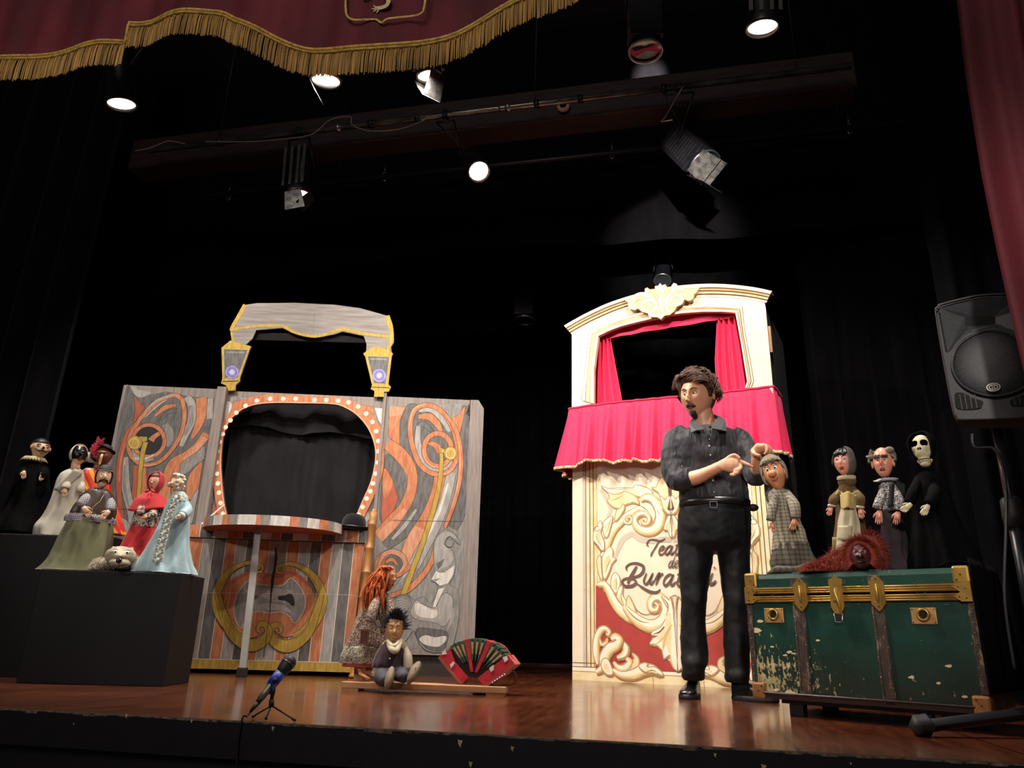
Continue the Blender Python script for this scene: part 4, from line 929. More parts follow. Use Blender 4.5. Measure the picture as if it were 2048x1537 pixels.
# lettering
GL = {'e': ([[(0, .42), (.32, .55), (.44, .82), (.28, 1), (.08, .75), (.06, .3), (.2, 0), (.42, .06), (.62, .35)]], .60),
 'a': ([[(.58, .88), (.38, 1), (.14, .78), (.05, .34), (.18, 0), (.38, .18), (.58, .9)], [(.62, 1), (.54, .4), (.58, .05), (.72, .05), (.88, .35)]], .84),
 't': ([[(.26, 1.75), (.2, .9), (.14, .3), (.26, 0), (.44, .08), (.58, .38)], [(0, 1.02), (.22, 1.0), (.5, 1.1)]], .54),
 'r': ([[(0, .4), (.2, 1.05), (.26, .85), (.16, 0)], [(.18, .45), (.36, .95), (.52, .92)]], .60),
 'o': ([[(.35, 1), (.12, .75), (.08, .25), (.28, 0), (.5, .25), (.5, .75), (.35, 1), (.6, .85), (.75, .9)]], .70),
 'd': ([[(.58, .88), (.38, 1), (.14, .78), (.05, .34), (.18, 0), (.38, .18), (.58, .9)], [(.66, 1.9), (.58, 1), (.54, .4), (.58, .05), (.72, .05), (.88, .35)]], .84),
 'i': ([[(.12, 1), (.06, .35), (.14, 0), (.32, .1), (.45, .35)], [(.16, 1.42), (.2, 1.5)]], .44),
 'u': ([[(.12, 1), (.06, .35), (.2, 0), (.4, .2), (.56, 1)], [(.58, 1), (.5, .3), (.6, 0), (.8, .32)]], .78),
 'n': ([[(0, .85), (.12, 1), (.1, .5), (.02, 0)], [(.07, .5), (.3, .98), (.45, .85), (.42, .3), (.5, 0), (.7, .28)]], .70),
 'T': ([[(-.25, 1.05), (-.42, 1.15), (-.45, 1.5), (-.2, 1.8), (.3, 1.72), (.75, 1.6), (1.15, 1.85)], [(.62, 1.62), (.42, .9), (.2, .2), (.18, -.2)]], .80)}
def write(b, txt, u, z, xh, wd, y, stretch=1.0, slant=.28, sag=lambda u: 0, start=0):
    for ch in txt:
        st, adv = GL[ch]
        for s_ in st:
            P = [(u+(x*stretch+slant*zz)*xh, z+zz*xh+sag(u)) for x, zz in s_]
            b.rib(P, [wd*.55, wd, wd*.8, wd*1.1, wd*.5], y, cLE, 6)
        u += adv*xh*stretch
    return u
a0 = BO.px(1310, 1110); a1 = BO.px(1246, 1178)
zt_ = BO.px(1325, 1110).z; write(b, 'Teatro', a0.x-.04, zt_, .060, .012, y0_-.0064, 1.3)
zd_ = BO.px(1345, 1136).z; write(b, 'dei', BO.px(1336, 1136).x, zd_, .046, .008, y0_-.0064, 1.15)
zb_ = BO.px(1295, 1168).z; sg = lambda u: -.018*math.sin(max(0, min(1, (u-.5)/.62))*PI)
write(b, 'urattini', BO.px(1285, 1168).x, zb_, .076, .017, y0_-.0064, 1.38, sag=sg)
C = mk_orn(b, 1170, 1130, 5.913, y0_-.0064)
C.rib([(500, 70), (490, 30), (540, -10), (620, -15), (690, 20), (690, 80), (640, 130), (560, 150), (470, 170), (445, 205), (480, 255), (560, 250), (605, 215), (590, 180), (540, 165)], [14, 20, 20, 26, 34, 34, 28, 20, 22, 26, 30, 32, 30, 22, 14], cLE, 6, line=None)
C.rib([(615, 20), (575, 90), (535, 160), (510, 225)], [24, 36, 36, 26], cLE, line=None)
C.rib([(600, 210), (680, 270), (770, 320), (850, 330), (895, 290)], [10, 26, 34, 34, 12], cLE, line=None)
for u_, z_ in ((.2, .5), (.1, .62), (.9, .35), (.85, .9)): b.disc((u_, z_), .004, y0_-.0065, cTA, 8)
b.build('painted_front', BM, bo)
b = B(); b.box(0, .02, .02, .78, 0, 2.62); b.box(UW-.02, UW, .02, .78, 0, 2.62); b.build('side_walls', mat('booth_side_black', '#121114', .8), bo)
b = B(); b.grid(lambda s, t: (.02+1.5*s, .76+.015*math.sin(s*60), .02+2.55*t), 100, 4); b.build('back_cloth', CLOTH, bo)
# proscenium frame
Z2 = lambda pts, v=0: BO.uz([(1100+x/3.842, 560+y/3.842) for x, y in pts], v)
top_o = catmull(Z2([(170, 400), (330, 318), (500, 250), (640, 205), (800, 170), (950, 148), (1100, 135), (1300, 130), (1500, 145), (1665, 172)]), 5)
left_in = Z2([(345, 958), (345, 700), (380, 440)])
top_in = catmull(Z2([(380, 440), (480, 392), (600, 352), (740, 320), (900, 285), (1000, 268), (1150, 255), (1300, 253), (1430, 262)]), 5)
right_in = Z2([(1470, 480), (1520, 790), (1505, 838)])
zz0 = 1.95
def bridge(b, inn, out, y, mi):
    n = len(inn); b.add([(x, y, z) for x, z in inn]+[(x, y, z) for x, z in out], [(i, i+1, n+i+1, n+i) for i in range(n-1)], mi, False)
inn = [(left_in[0][0], zz0)]+[left_in[0], left_in[1]]+top_in+right_in+[(right_in[-1][0], zz0)]
M_ = len(top_in)
tt = catmull([top_o[int(i)] for i in np.linspace(0, len(top_o)-1, M_)], 1)
outp = [(0, zz0), (0, left_in[0][1]), (0, left_in[1][1])]+[(min(max(x, 0), UW), z) for x, z in [top_o[int(round(i))] for i in np.linspace(0, len(top_o)-1, M_)]]+[(UW, right_in[0][1]), (UW, right_in[1][1]), (UW, right_in[2][1]), (UW, zz0)]
outp[3] = (0, outp[3][1]); outp[2+M_] = (UW, outp[2+M_][1])
b = B(); bridge(b, inn, outp, -.012, cCR); bridge(b, inn, outp, .012, cCR)
n = len(inn); b.add([(x, -.012, z) for x, z in inn]+[(x, .012, z) for x, z in inn], [(i, i+1, n+i+1, n+i) for i in range(n-1)], cYL, False)
mo = Z2([(248, 930), (262, 820), (305, 410), (400, 355), (520, 308), (650, 268), (790, 236), (900, 220), (1030, 205), (1200, 200), (1350, 205), (1480, 215), (1500, 400), (1545, 640), (1568, 785), (1548, 838)])
mi_ = [left_in[0], left_in[1]]+[top_in[0]]+[top_in[int(i)] for i in np.linspace(4, len(top_in)-5, 8)]+[top_in[-1]]+[right_in[0], ((right_in[0][0]+right_in[1][0])/2, (right_in[0][1]+right_in[1][1])/2), right_in[1], right_in[2]]
def lerp(P, Q, t): return [(p[0]*(1-t)+q[0]*t, p[1]*(1-t)+q[1]*t) for p, q in zip(P, Q)]
def sl(b, t0, t1, ya, yb, mi):
    A_, C_ = lerp(mi_, mo, t0), lerp(mi_, mo, t1); n = len(A_)
    b.add([(x, ya, z) for x, z in A_]+[(x, yb, z) for x, z in C_], [(i, i+1, n+i+1, n+i) for i in range(n-1)], mi, False)
for t0, t1, ya, yb, m__ in [(0, .0, -.012, -.026, cYL), (0, .28, -.026, -.026, cC2), (.28, .36, -.026, -.018, cTA), (.36, .62, -.018, -.030, cYL), (.62, .70, -.030, -.022, cBR), (.70, .95, -.022, -.022, cC2), (.95, 1.0, -.022, -.0125, cOC), (1.0, 1.04, -.0128, -.0128, cBR)]: sl(b, t0, t1, ya, yb, m__)
b.build('proscenium_frame', BM, bo)
# cornice: stepped bands following the arch
ct = catmull(Z2([(130, 372), (200, 332), (300, 278), (450, 208), (600, 156), (740, 118), (880, 88), (1000, 70), (1150, 58), (1300, 56), (1450, 66), (1600, 86), (1718, 112)]), 5)
cb = catmull(Z2([(172, 425), (235, 388), (335, 335), (480, 270), (620, 220), (750, 185), (880, 160), (1000, 148), (1130, 140), (1280, 138), (1420, 145), (1550, 160), (1664, 182)]), 5)
b = B()
for t0, t1, ya, yb, m__ in [(1.0, 1.0, .0, -.016, cYL), (1.0, .80, -.016, -.016, cC2), (.80, .74, -.016, -.03, cTA), (.74, .58, -.03, -.034, cYL), (.58, .50, -.034, -.04, cBR), (.50, .34, -.04, -.046, cOC), (.34, .30, -.046, -.056, cTA), (.30, .0, -.056, -.062, cCR), (0, 0, -.062, .03, cC2)]:
    A_, C_ = lerp(ct, cb, t0), lerp(ct, cb, t1); n = len(A_)
    b.add([(x, ya, z) for x, z in A_]+[(x, yb, z) for x, z in C_], [(i, i+1, n+i+1, n+i) for i in range(n-1)], m__, False)
b.build('cornice', BM, bo)
# carved crest in the middle of the cornice
b = B()
class OrnC(Orn): pass
t = Orn(b, BO, 0, 1240, 560, 11.378, -.066); a = BO.px(1330, 610); c = BO.px(1340, 610); t._u = abs(c.x-a.x)/10/11.378
outl = t.P([(150, 510), (280, 520), (380, 430), (500, 390), (620, 350), (620, 280), (680, 245), (730, 290), (850, 280), (850, 215), (920, 210), (970, 145), (1010, 200), (1090, 175), (1110, 240), (1220, 230), (1270, 145), (1340, 170), (1380, 240), (1550, 215), (1860, 250), (1780, 370), (1720, 420), (1700, 520), (1600, 560), (1520, 520), (1470, 620), (1340, 690), (1280, 790), (1190, 870), (1080, 880), (990, 975), (900, 920), (760, 920), (690, 830), (560, 800), (470, 720), (400, 760), (280, 740), (240, 640), (240, 590)])
b.prism(outl, -.064, -.03, cYL, cOC)
t.rib([(150, 510), (290, 560), (380, 450), (520, 400), (660, 420), (760, 470), (860, 560)], [8, 50, 60, 90, 110, 100, 50], cC2, line=cTA, e=.004)
t.rib([(300, 560), (300, 650), (350, 720), (410, 700), (380, 670)], [30, 60, 60, 50, 20], cC2, line=cTA, e=.004)
t.rib([(400, 620), (440, 550), (520, 510), (600, 520)], [10, 34, 34, 10], cOC, line=None)
t.rib([(860, 870), (760, 880), (740, 830), (840, 760), (890, 680), (860, 590), (760, 540), (640, 560), (560, 640), (580, 740), (660, 750), (720, 690)], [30, 70, 60, 60, 70, 74, 74, 70, 64, 50, 36, 14], cC2, line=cTA, e=.004)
t.rib([(680, 270), (660, 340), (700, 420), (800, 500), (880, 600)], [80, 60, 50, 50, 20], cC2, line=cTA, e=.004)
t.rib([(720, 330), (820, 340), (890, 460), (920, 560)], [20, 60, 50, 16], cYL, line=cTA, e=.004)
t.rib([(1270, 180), (1290, 260), (1220, 380), (1120, 520), (1110, 680), (1160, 790), (1240, 770)], [90, 70, 70, 80, 80, 60, 50], cC2, line=cTA, e=.004)
t.rib([(1220, 270), (1130, 350), (1060, 470)], [20, 50, 20], cYL, line=cTA, e=.004)
t.rib([(1200, 560), (1280, 450), (1400, 430), (1470, 500), (1440, 600), (1340, 640), (1270, 590), (1310, 540)], [20, 60, 66, 70, 70, 70, 60, 20], cC2, line=cTA, e=.004)
t.rib([(1330, 400), (1450, 320), (1600, 330), (1690, 400), (1680, 490), (1600, 520), (1570, 470), (1610, 430)], [16, 50, 70, 76, 70, 60, 46, 16], cYL, line=cTA, e=.004)
t.rib([(1420, 300), (1560, 250), (1820, 270)], [20, 40, 16], cC2, line=cTA, e=.004)
t.fill([(870, 240), (930, 220), (970, 155), (1010, 210), (1090, 190), (1070, 320), (1030, 370), (960, 350), (900, 300)], cC2, 0, cTA)
t.rib([(980, 400), (975, 560), (1000, 720), (1040, 820)], [50, 100, 90, 20], cC2, line=cTA, e=.004)
t.fill([(900, 890), (980, 820), (1060, 890), (985, 965)], cC2, 0, cTA)
b.build('carved_crest', BM, bo, bevel=0)
# curtains of the booth
k = NT('pink_cloth'); nz = k.noise(40, 3); c = k.ramp(nz, [(.3, lin('#dc1a4c')), (.7, lin('#e92758'))]); k.l(c, k.b.inputs['Base Color'])
k.b.inputs['Roughness'].default_value = .75; k.b.inputs['Sheen Weight'].default_value = .4; k.b.inputs['Sheen Tint'].default_value = lin('#ff7090'); k.bump(nz, .15, .003); PINK = k.m
def cloth(fn, nu, nv, name, m=PINK, parent=bo): b = B(); b.grid(fn, nu, nv); return b.build(name, m, parent)
Lp = Z2([(372, 430), (350, 700), (330, 980)], .06); Lr = Z2([(470, 450), (505, 640), (570, 980)], .06)
def side(Pa, Pc, ph, nf):
    def fn(s, t):
        k_ = (1-t)*2; i = min(int(k_), 1); f_ = k_-i
        a = (Pa[i][0]*(1-f_)+Pa[i+1][0]*f_, Pa[i][1]*(1-f_)+Pa[i+1][1]*f_); c = (Pc[i][0]*(1-f_)+Pc[i+1][0]*f_, Pc[i][1]*(1-f_)+Pc[i+1][1]*f_)
        return (a[0]*(1-s)+c[0]*s, .06+.018*math.sin(s*nf+ph+.5*math.sin(s*4)), a[1]*(1-s)+c[1]*s)
    return fn
cloth(side(Lp, Lr, .4, 24), 80, 16, 'window_curtain')
Rp = Z2([(1278, 300), (1262, 600), (1275, 900)], .06); Rr = Z2([(1440, 275), (1490, 500), (1540, 860)], .06)
cloth(side(Rp, Rr, 1.2, 26), 80, 16, 'window_curtain')
Tp = Z2([(360, 400), (700, 290), (1050, 230), (1450, 235)], .045); Tb = Z2([(400, 462), (700, 405), (1050, 348), (1450, 282)], .045)
cloth(lambda s, t: (np.interp(s*3, [0, 1, 2, 3], [p[0] for p in Tp])*(t)+np.interp(s*3, [0, 1, 2, 3], [p[0] for p in Tb])*(1-t), .045+.006*math.sin(s*30), np.interp(s*3, [0, 1, 2, 3], [p[1] for p in Tp])*t+np.interp(s*3, [0, 1, 2, 3], [p[1] for p in Tb])*(1-t)), 60, 4, 'top_curtain')
# gathered skirt in front, wrapping round both corners
def path(s, o):                               # s 0..1 along left side, front, right side; o = flare
    L = [.30, UW, .30]; T = sum(L); d_ = s*T
    if d_ < .30: u, v, n_ = 0, .30-d_, (-1, 0)
    elif d_ < .30+UW: u, v, n_ = d_-.30, 0, (0, -1)
    else: u, v, n_ = UW, d_-.30-UW, (1, 0)
    # round the normals near the corners
    for cu, s0 in ((0, .30), (UW, .30+UW)):
        w_ = (d_-s0)/.09
        if abs(w_) < 1:
            a = (w_+1)/2*PI/2
            n_ = (-math.cos(a), -math.sin(a)) if cu == 0 else (math.sin(a), -math.cos(a))
    return u+n_[0]*o, v+n_[1]*o, d_
def skirt(s, t):
    u_, v_, d_ = path(s, 0)
    f_ = math.sin(d_*46+1.6*math.sin(d_*7.3))+.5*math.sin(d_*93+2*math.sin(d_*5))
    dn = 1-t; o = .03+dn*(.085+.026*f_)+.004*f_
    if d_ > .30+UW-.35: o = o*(1-.62*min(1, (d_-.30-UW+.35)/.35))
    u_, v_, d_ = path(s, o)
    ztop = 2.005+.012*math.sin(d_*3.0); z = ztop-dn*(.475+.010*math.sin(d_*21)+.012*math.sin(d_*9))
    return (u_, v_, z)
sk = cloth(skirt, 620, 16, 'skirt_curtain')
b = B(); P = [skirt(i/620, 0) for i in range(621)]
TRIM = spots('gold_trim', '#d9c08e', '#8f6c34', '#f0e2c0', 160)
vs = []; 
for x, y, z in P: vs += [(x, y-.003, z+.006), (x, y-.004, z-.016)]
b.add(vs, [(2*i, 2*i+1, 2*i+3, 2*i+2) for i in range(620)], 0); b.build('hem_trim', TRIM, sk, solid=.003)
b = B(); P = [skirt(i/200, 1) for i in range(201)]; b.tube([(x, y, z+.004) for x, y, z in P], .009, 6); b.build('top_roll', PINK, sk)
for i in range(26):
    x, y, z = skirt((i+.7)/26.5, .96); b = B(); b.ell((x, y-.004, z-.012), .004, nu=8, nv=5); b.build('stud', GOLD, sk)
b = B(); b.box(0, UW, -.004, .04, ZL-.09, ZL-.03); b.build('play_ledge', BM[0], bo)
h0, h1 = BO.px(1546, 652, .02), BO.px(1549, 705, .02)
b = B(); b.box(UW+.002, UW+.020, .01, .04, h1.z, h0.z); b.build('side_batten', mat('pine_batten', '#b98f66', .7, .2, 12, (1, 1, .3)), bo, bevel=.003)
# ------------------------------------------------------------------ black plinth boxes at the left
def world_l(fr): return lambda px, py, v=0: fr.px(px, py, v)
BB = mat('black_box_paint', '#060609', .6, .35, 9, bump=.15, col2='#09090c', spec=.25); EDGE = mat('box_edge_wear', '#4a4440', .8, .4)
def black_box(name, label, fr, w0, w1, h, d):
    t = thing(name, label, 'plinth', (fr.o.x, fr.o.y, 0), fr.a)
    b = B(); b.box(w0, w1, 0, d, 0, h); o = b.build('box_body', BB, t, bevel=.004)
    b = B(); r = random.Random(3)
    for a in range(40):
        x = w0+(w1-w0)*a/40; b.fill([(x, h-.003), (x+(w1-w0)/40, h-.003), (x+(w1-w0)/40, h-.003-.002-.003*r.random()), (x, h-.005-.002*r.random())], -.0012)
    for a in range(14):
        x, z = r.uniform(w0, w1), r.uniform(.03, h); s_ = r.uniform(.0015, .004); b.fill([(x, z), (x+s_, z+s_*.3), (x+s_*.7, z+s_), (x-s_*.2, z+s_*.8)], -.0012)
    b.build('worn_edge', EDGE, o)
    return t
FB = Frame(-2.80, 3.387, 15)
black_box('display_box', 'front black box at far left with the white dog puppet on top', FB, -.353, .345, .54, .36)
RBX = Frame(-3.558, 3.623, 15)
black_box('display_box', 'rear black box at far left, taller, under the black caped puppet', RBX, -.18, .446, .757, .55)

# ------------------------------------------------------------------ green steamer trunk
TK = Frame(.303, 3.5, -30)
tk = thing('steamer_trunk', 'large worn green steamer trunk with brass fittings', 'trunk', (TK.o.x, TK.o.y, 0), TK.a)
k = NT('trunk_green'); x, y, z = k.xyz()
n1 = k.noise(62, 6, (1, 1, .45), .7); n2 = k.noise(3.2, 3); n3 = k.noise(120, 4, (2.5, 1, .15), .6); n4 = k.noise(14, 5, (1, 1, 1), .6)
g = k.ramp(k.noise(7, 4), [(.3, lin('#0b2c24')), (.7, lin('#163e32'))])
low = k.n('ShaderNodeMapRange'); k.l(z, low.inputs[0]); low.inputs[1].default_value = .30; low.inputs[2].default_value = .08
wear_left = k.n('ShaderNodeMapRange'); k.l(x, wear_left.inputs[0]); wear_left.inputs[1].default_value = .42; wear_left.inputs[2].default_value = .05
lowA = k.n('ShaderNodeMapRange'); k.l(z, lowA.inputs[0]); lowA.inputs[1].default_value = .40; lowA.inputs[2].default_value = .16
g = k.mix(k.math('MULTIPLY', k.math('MULTIPLY', low.outputs[0], n4), 1.1), g, lin('#2c1c14'))
amt = k.math('ADD', k.math('MULTIPLY', k.math('MULTIPLY', wear_left.outputs[0], lowA.outputs[0]), .17), k.math('MULTIPLY', k.math('MULTIPLY', low.outputs[0], n2), .10))
thr = k.math('SUBTRACT', .68, amt)
f_ = k.math('GREATER_THAN', n1, thr)
g = k.mix(k.math('MULTIPLY', f_, .9), g, k.ramp(n4, [(.3, lin('#8e8a5c')), (.7, lin('#cdb98c'))]))
scr = k.math('GREATER_THAN', k.noise(46, 4, (.35, 1, 3.0), .6), .69)
g = k.mix(k.math('MULTIPLY', scr, .5), g, lin('#a8b8a0'))
k.l(g, k.b.inputs['Base Color']); k.b.inputs['Roughness'].default_value = .38; k.b.inputs['Specular IOR Level'].default_value = .5
k.bump(n4, .15, .004); TG = k.m
k = NT('trunk_leather'); n1 = k.noise(60, 5, (1, 1, .4), .7)
c = k.ramp(n1, [(.35, lin('#241913')), (.55, lin('#3c2c22')), (.68, lin('#86705c'))]); k.l(c, k.b.inputs['Base Color']); k.b.inputs['Roughness'].default_value = .6; k.bump(n1, .4, .004); TLE = k.m
TBR = mat('trunk_brass', '#b8924a', .38, .18, 20, metal=.75, bump=.1); TBD = mat('trunk_brass_rust', '#9a6a3a', .5, .25, 20, metal=.4)
TPA = mat('chipped_patch', '#cfb98e', .8, .15, 30)
SLOT = mat('slot_dark', '#050505', .8)
tw, td, zb0, zt0 = .852, .46, .064, .56
zseam = TK.px(1485, 1192).z
b = B(); b.box(0, tw, 0, td, zb0, zseam-.0, 0); TBODY = b.build('trunk_body', TG, tk, bevel=.012)
b = B(); b.box(-.003, tw+.003, -.003, td+.003, zseam+.001, zt0, 0); TLID = b.build('lid', TG, tk, bevel=.022)
# rails either side of the seam
def rail(z0, z1, par):
    b = B()
    b.box(.03, tw-.03, -.010, .0, z0, z1); n = 3
    for i in range(n): zc_ = z0+(z1-z0)*(i+.5)/n; b.tube([(.03, -.010, zc_), (tw-.03, -.010, zc_)], (z1-z0)/n*.42, 6)
    b.build('brass_rail', TBR, par)
    for u, sgn in ((.0, 1), (tw, -1)):
        b = B(); P = [(u-sgn*.006, z0-.004), (u+sgn*.03, z0-.004), (u+sgn*.052, (z0+z1)/2), (u+sgn*.03, z1+.004), (u-sgn*.006, z1+.004)]
        b.prism(P, -.016, -.002, 0); b.box(*sorted((u-sgn*.006, u-sgn*.001)), -.002, .06, z0-.004, z1+.004); o = b.build('rail_cap', TBR, par, bevel=.002)
        for q in ((u+sgn*.012, z0+.008), (u+sgn*.034, (z0+z1)/2)): b = B(); b.ell((q[0], -.017, q[1]), .0025, nu=8, nv=5); b.build('rivet', DARKMETAL, o)
rail(zseam+.004, zseam+.030, TLID); rail(zseam-.030, zseam-.004, TBODY)
# leather straps (vertical bands)
for px_ in (1598, 1757):
    u = TK.px(px_, 1220).x
    b = B(); b.box(u-.024, u+.024, -.006, .001, zb0+.005, zseam-.030)
    for e_ in (-.017, .017): b.tube([(u+e_, -.006, zb0+.01), (u+e_, -.006, zseam-.03)], .003, 5)
    o = b.build('strap', TLE, TBODY, bevel=.002)
    for i in range(9):
        b = B(); b.ell((u-.019+.038*(i % 2), -.007, zb0+.03+i*.036), .0028, nu=8, nv=5); b.build('rivet', STEEL, o)
    b = B(); b.box(u-.024, u+.024, -.008, .001, zseam+.03, zt0-.02); b.tube([(u, -.004, zt0-.022), (u, .004, zt0-.004), (u, .03, zt0+.002), (u, td, zt0+.002)], [.024]*4, 4, flat=.1, up=(1, 0, 0)) if False else b.box(u-.024, u+.024, .018, td-.02, zt0-.002, zt0+.004)
    b.build('strap', TLE, TLID, bevel=.002)
for u in (.006, tw-.006):
    b = B(); b.box(u-.012, u+.012, -.004, .02, zb0+.06, zseam-.034); o = b.build('edge_binding', TLE, TBODY, bevel=.003)
    for i in range(8): b = B(); b.ell((u, -.006, zb0+.09+i*.035), .0026, nu=8, nv=5); b.build('rivet', STEEL, o)
b = B(); b.box(-.004, tw+.004, -.006, .02, zb0-.002, zb0+.022); b.tube([(.04, -.006, zb0+.02), (tw-.04, -.006, zb0+.02)], .005, 8); b.build('bottom_binding', mat('dark_binding', '#2a1712', .45, .2, coat=.3), TBODY, bevel=.003)
# corners
def corner(u, z, par, sgn, zs):
    b = B(); b.box(*sorted((u-sgn*.008, u+sgn*.050)), -.010, .05, *sorted((z+zs*.010, z-zs*.055)))
    o = b.build('corner_cap', TBR if zs > 0 else TBD, par, bevel=.009)
    for a, c in ((.022, .022), (.036, .040)):
        b = B(); b.ell((u+sgn*a, -.0115, z-zs*c), .003, nu=8, nv=5); b.build('rivet', DARKMETAL, o)
    return o
for s_, u in ((1, 0), (-1, tw)): corner(u, zt0-.005, TLID, s_, 1); corner(u, zb0+.004, TBODY, s_, -1)
# latches
def poly_px(pts): return TK.uz([(1440+x/3.3684, 1100+y/3.3684) for x, y in pts])
def latch(cu):
    b = B(); cz = zseam; P = [(cu-.012, cz+.055), (cu, cz+.068), (cu+.012, cz+.055), (cu+.026, cz+.040), (cu+.026, cz-.038), (cu+.012, cz-.058), (cu, cz-.068), (cu-.012, cz-.058), (cu-.026, cz-.038), (cu-.026, cz+.040)]
    b.prism(P[::-1], -.020, -.008, 0); o = b.build('latch', TBR, TBODY, bevel=.003)
    b = B(); b.ell((cu, -.022, cz), (.008, .010, .036), nu=12, nv=10); b.build('latch_ridge', TBR, o)
    for a in (.054, -.050): b = B(); b.ell((cu, -.021, cz+a), .0028, nu=8, nv=5); b.build('rivet', DARKMETAL, o)
u1, u2, u3 = TK.px(1605, 1197).x, TK.px(1677, 1200).x, TK.px(1759, 1197).x
latch(u1); latch(u3)
b = B(); cz = zseam; P = [(u2-.010, cz+.062), (u2, cz+.072), (u2+.010, cz+.062), (u2+.024, cz+.058), (u2+.028, cz+.04), (u2+.024, cz+.03), (u2+.026, cz-.05), (u2+.018, cz-.066), (u2+.012, cz-.076), (u2-.012, cz-.076), (u2-.018, cz-.066), (u2-.026, cz-.05), (u2-.024, cz+.03), (u2-.028, cz+.04), (u2-.024, cz+.058)]
b.prism(P[::-1], -.020, -.008); LK = b.build('lock_plate', TBR, TBODY, bevel=.003)
b = B(); b.box(u2-.009, u2+.009, -.036, -.018, cz-.028, cz+.022); b.tube([(u2, -.03, cz+.02), (u2+.004, -.04, cz+.0), (u2+.014, -.034, cz-.05), (u2+.016, -.028, cz-.08)], [.005, .006, .005, .004], 8); b.build('hasp', TBR, LK, bevel=.003)
b = B(); b.tube([(u2-.016, -.022, cz-.074), (u2-.013, -.024, cz-.108), (u2+.014, -.024, cz-.108), (u2+.018, -.022, cz-.076)], .0026, 6); b.build('buckle', STEEL, LK)
b = B(); b.box(u2-.010, u2+.012, -.022, -.014, cz-.102, cz-.076); b.build('leather_tab', SLOT, LK)
# square plates with oval handle sockets
for pts in ([(300, 390), (430, 388), (432, 498), (304, 500)], [(1280, 383), (1450, 380), (1474, 512), (1300, 514)]):
    P = poly_px(pts); cu = sum(p[0] for p in P)/4; cz = sum(p[1] for p in P)/4; w_ = .5*abs(P[1][0]-P[0][0]+P[2][0]-P[3][0])/2; h_ = .030
    b = B(); b.box(cu-w_, cu+w_, -.006, .001, cz-h_, cz+h_); pl_ = b.build('handle_plate', mat('pale_brass', '#b8905a', .45, .15, 20, metal=.5), TBODY, bevel=.003)
    RX = Matrix.Rotation(PI/2, 4, 'X')
    b = B(); R_ = []
    for r_, yy in [(.026, -.006), (.024, -.014), (.020, -.018), (.016, -.016), (.014, -.008)]: R_.append([(cu+r_*.95*math.cos(a), yy, cz+.004+r_*math.sin(a)) for a in np.linspace(0, 2*PI, 25)[:-1]])
    b.rings(R_, cap=False); b.build('socket_ring', TBR, pl_)
    b = B(); b.disc((cu, cz+.004), .0145, -.0075, 0, 20, .0155); b.build('socket_hole', SLOT, pl_)
    for a in (-1, 1):
        for c in (-1, 1): b = B(); b.ell((cu+a*(w_-.006), -.007, cz+c*(h_-.006)), .0022, nu=8, nv=5); b.build('rivet', DARKMETAL, pl_)
# chipped paint patches and faint round stamps
b = B(); r = random.Random(4)
for x, y, s_ in [(201, 495, 13), (272, 483, 20), (245, 545, 36), (470, 690, 18), (440, 712, 16), (495, 700, 15), (352, 655, 12), (225, 775, 14), (300, 930, 10), (470, 965, 34), (380, 945, 20), (300, 912, 10), (1540, 785, 22), (660, 612, 14), (1290, 860, 20), (1470, 900, 16), (1650, 992, 20), (510, 968, 14)]:
    P = [(x+s_*(.8+.4*r.random())*math.cos(a), y+s_*.55*(.6+.6*r.random())*math.sin(a)) for a in np.linspace(0, 6, 11)]
    b = B(); b.fill(poly_px(P), -.0012-.0001*r.random()); b.build('paint_chip', TPA, TBODY)
for x, y, r_ in ((354, 275, .020), (1352, 255, .024)):
    q = poly_px([(x, y)])[0]; b = B(); b.rib([(q[0]+r_*math.cos(a), q[1]+r_*math.sin(a)) for a in np.linspace(0, 2*PI, 24)[:-1]], .0012, -.0042, 0, 1, True); b.rib([(q[0]+r_*.6*math.cos(a), q[1]+r_*.6*math.sin(a)) for a in np.linspace(0, 2*PI, 24)[:-1]], .001, -.0042, 0, 1, True)
    b.build('round_stamp', mat('worn_stamp', '#4a6a5c', .6), TLID)
# low black stand under the trunk
ts = thing('low_stand', 'low black wooden stand under the green trunk', 'stand', (TK.o.x, TK.o.y, 0), TK.a)
for u in (.13, tw-.25):
    for v in (.03, td-.08):
        b = B(); b.box(u, u+.055, v, v+.05, 0, .046); b.build('foot', BLACK, ts, bevel=.003)
for v in (.03, td-.08): b = B(); b.box(.10, tw-.02, v, v+.05, .046, .062); b.build('rail', BLACK, ts)

# ------------------------------------------------------------------ loudspeaker and its stand at the right
SPX = Frame(1.08, 3.00, -19)
PLS = mat('speaker_plastic', '#1c1c20', .55, .2, 60, bump=.2, bd=.002); GRL = k = NT('speaker_grille')
v = k.n('ShaderNodeTexVoronoi'); tc = k.n('ShaderNodeTexCoord'); k.l(tc.outputs['Object'], v.inputs[0]); v.inputs['Scale'].default_value = 170
k.l(k.ramp(v.outputs['Distance'], [(.3, lin('#040405')), (.5, lin('#26262a'))]), k.b.inputs['Base Color']); k.b.inputs['Roughness'].default_value = .5; GRL = k.m
fr = SPX; P = fr.uz([(1870, 628), (1873, 615), (1885, 607), (1960, 590), (2048, 588), (2110, 592), (2150, 600), (2175, 690), (2190, 800), (2185, 825), (2090, 836), (1930, 842), (1912, 836), (1903, 815), (1885, 720)], 0)
cxs_ = sum(p[0] for p in P)/len(P); zmin = min(p[1] for p in P); zmax = max(p[1] for p in P)
sp_w = fr.w(cxs_, .15, 0)
stz = zmin
sp = thing('loudspeaker', 'black plastic loudspeaker with horn and round woofer on a pole stand at right', 'loudspeaker', (fr.o.x, fr.o.y, stz), fr.a)
Pl = catmull([(x, z-stz) for x, z in P], 4, True)
bk = [(cxs_+(x-cxs_)*.62, (z*.88+.03)) for x, z in Pl]
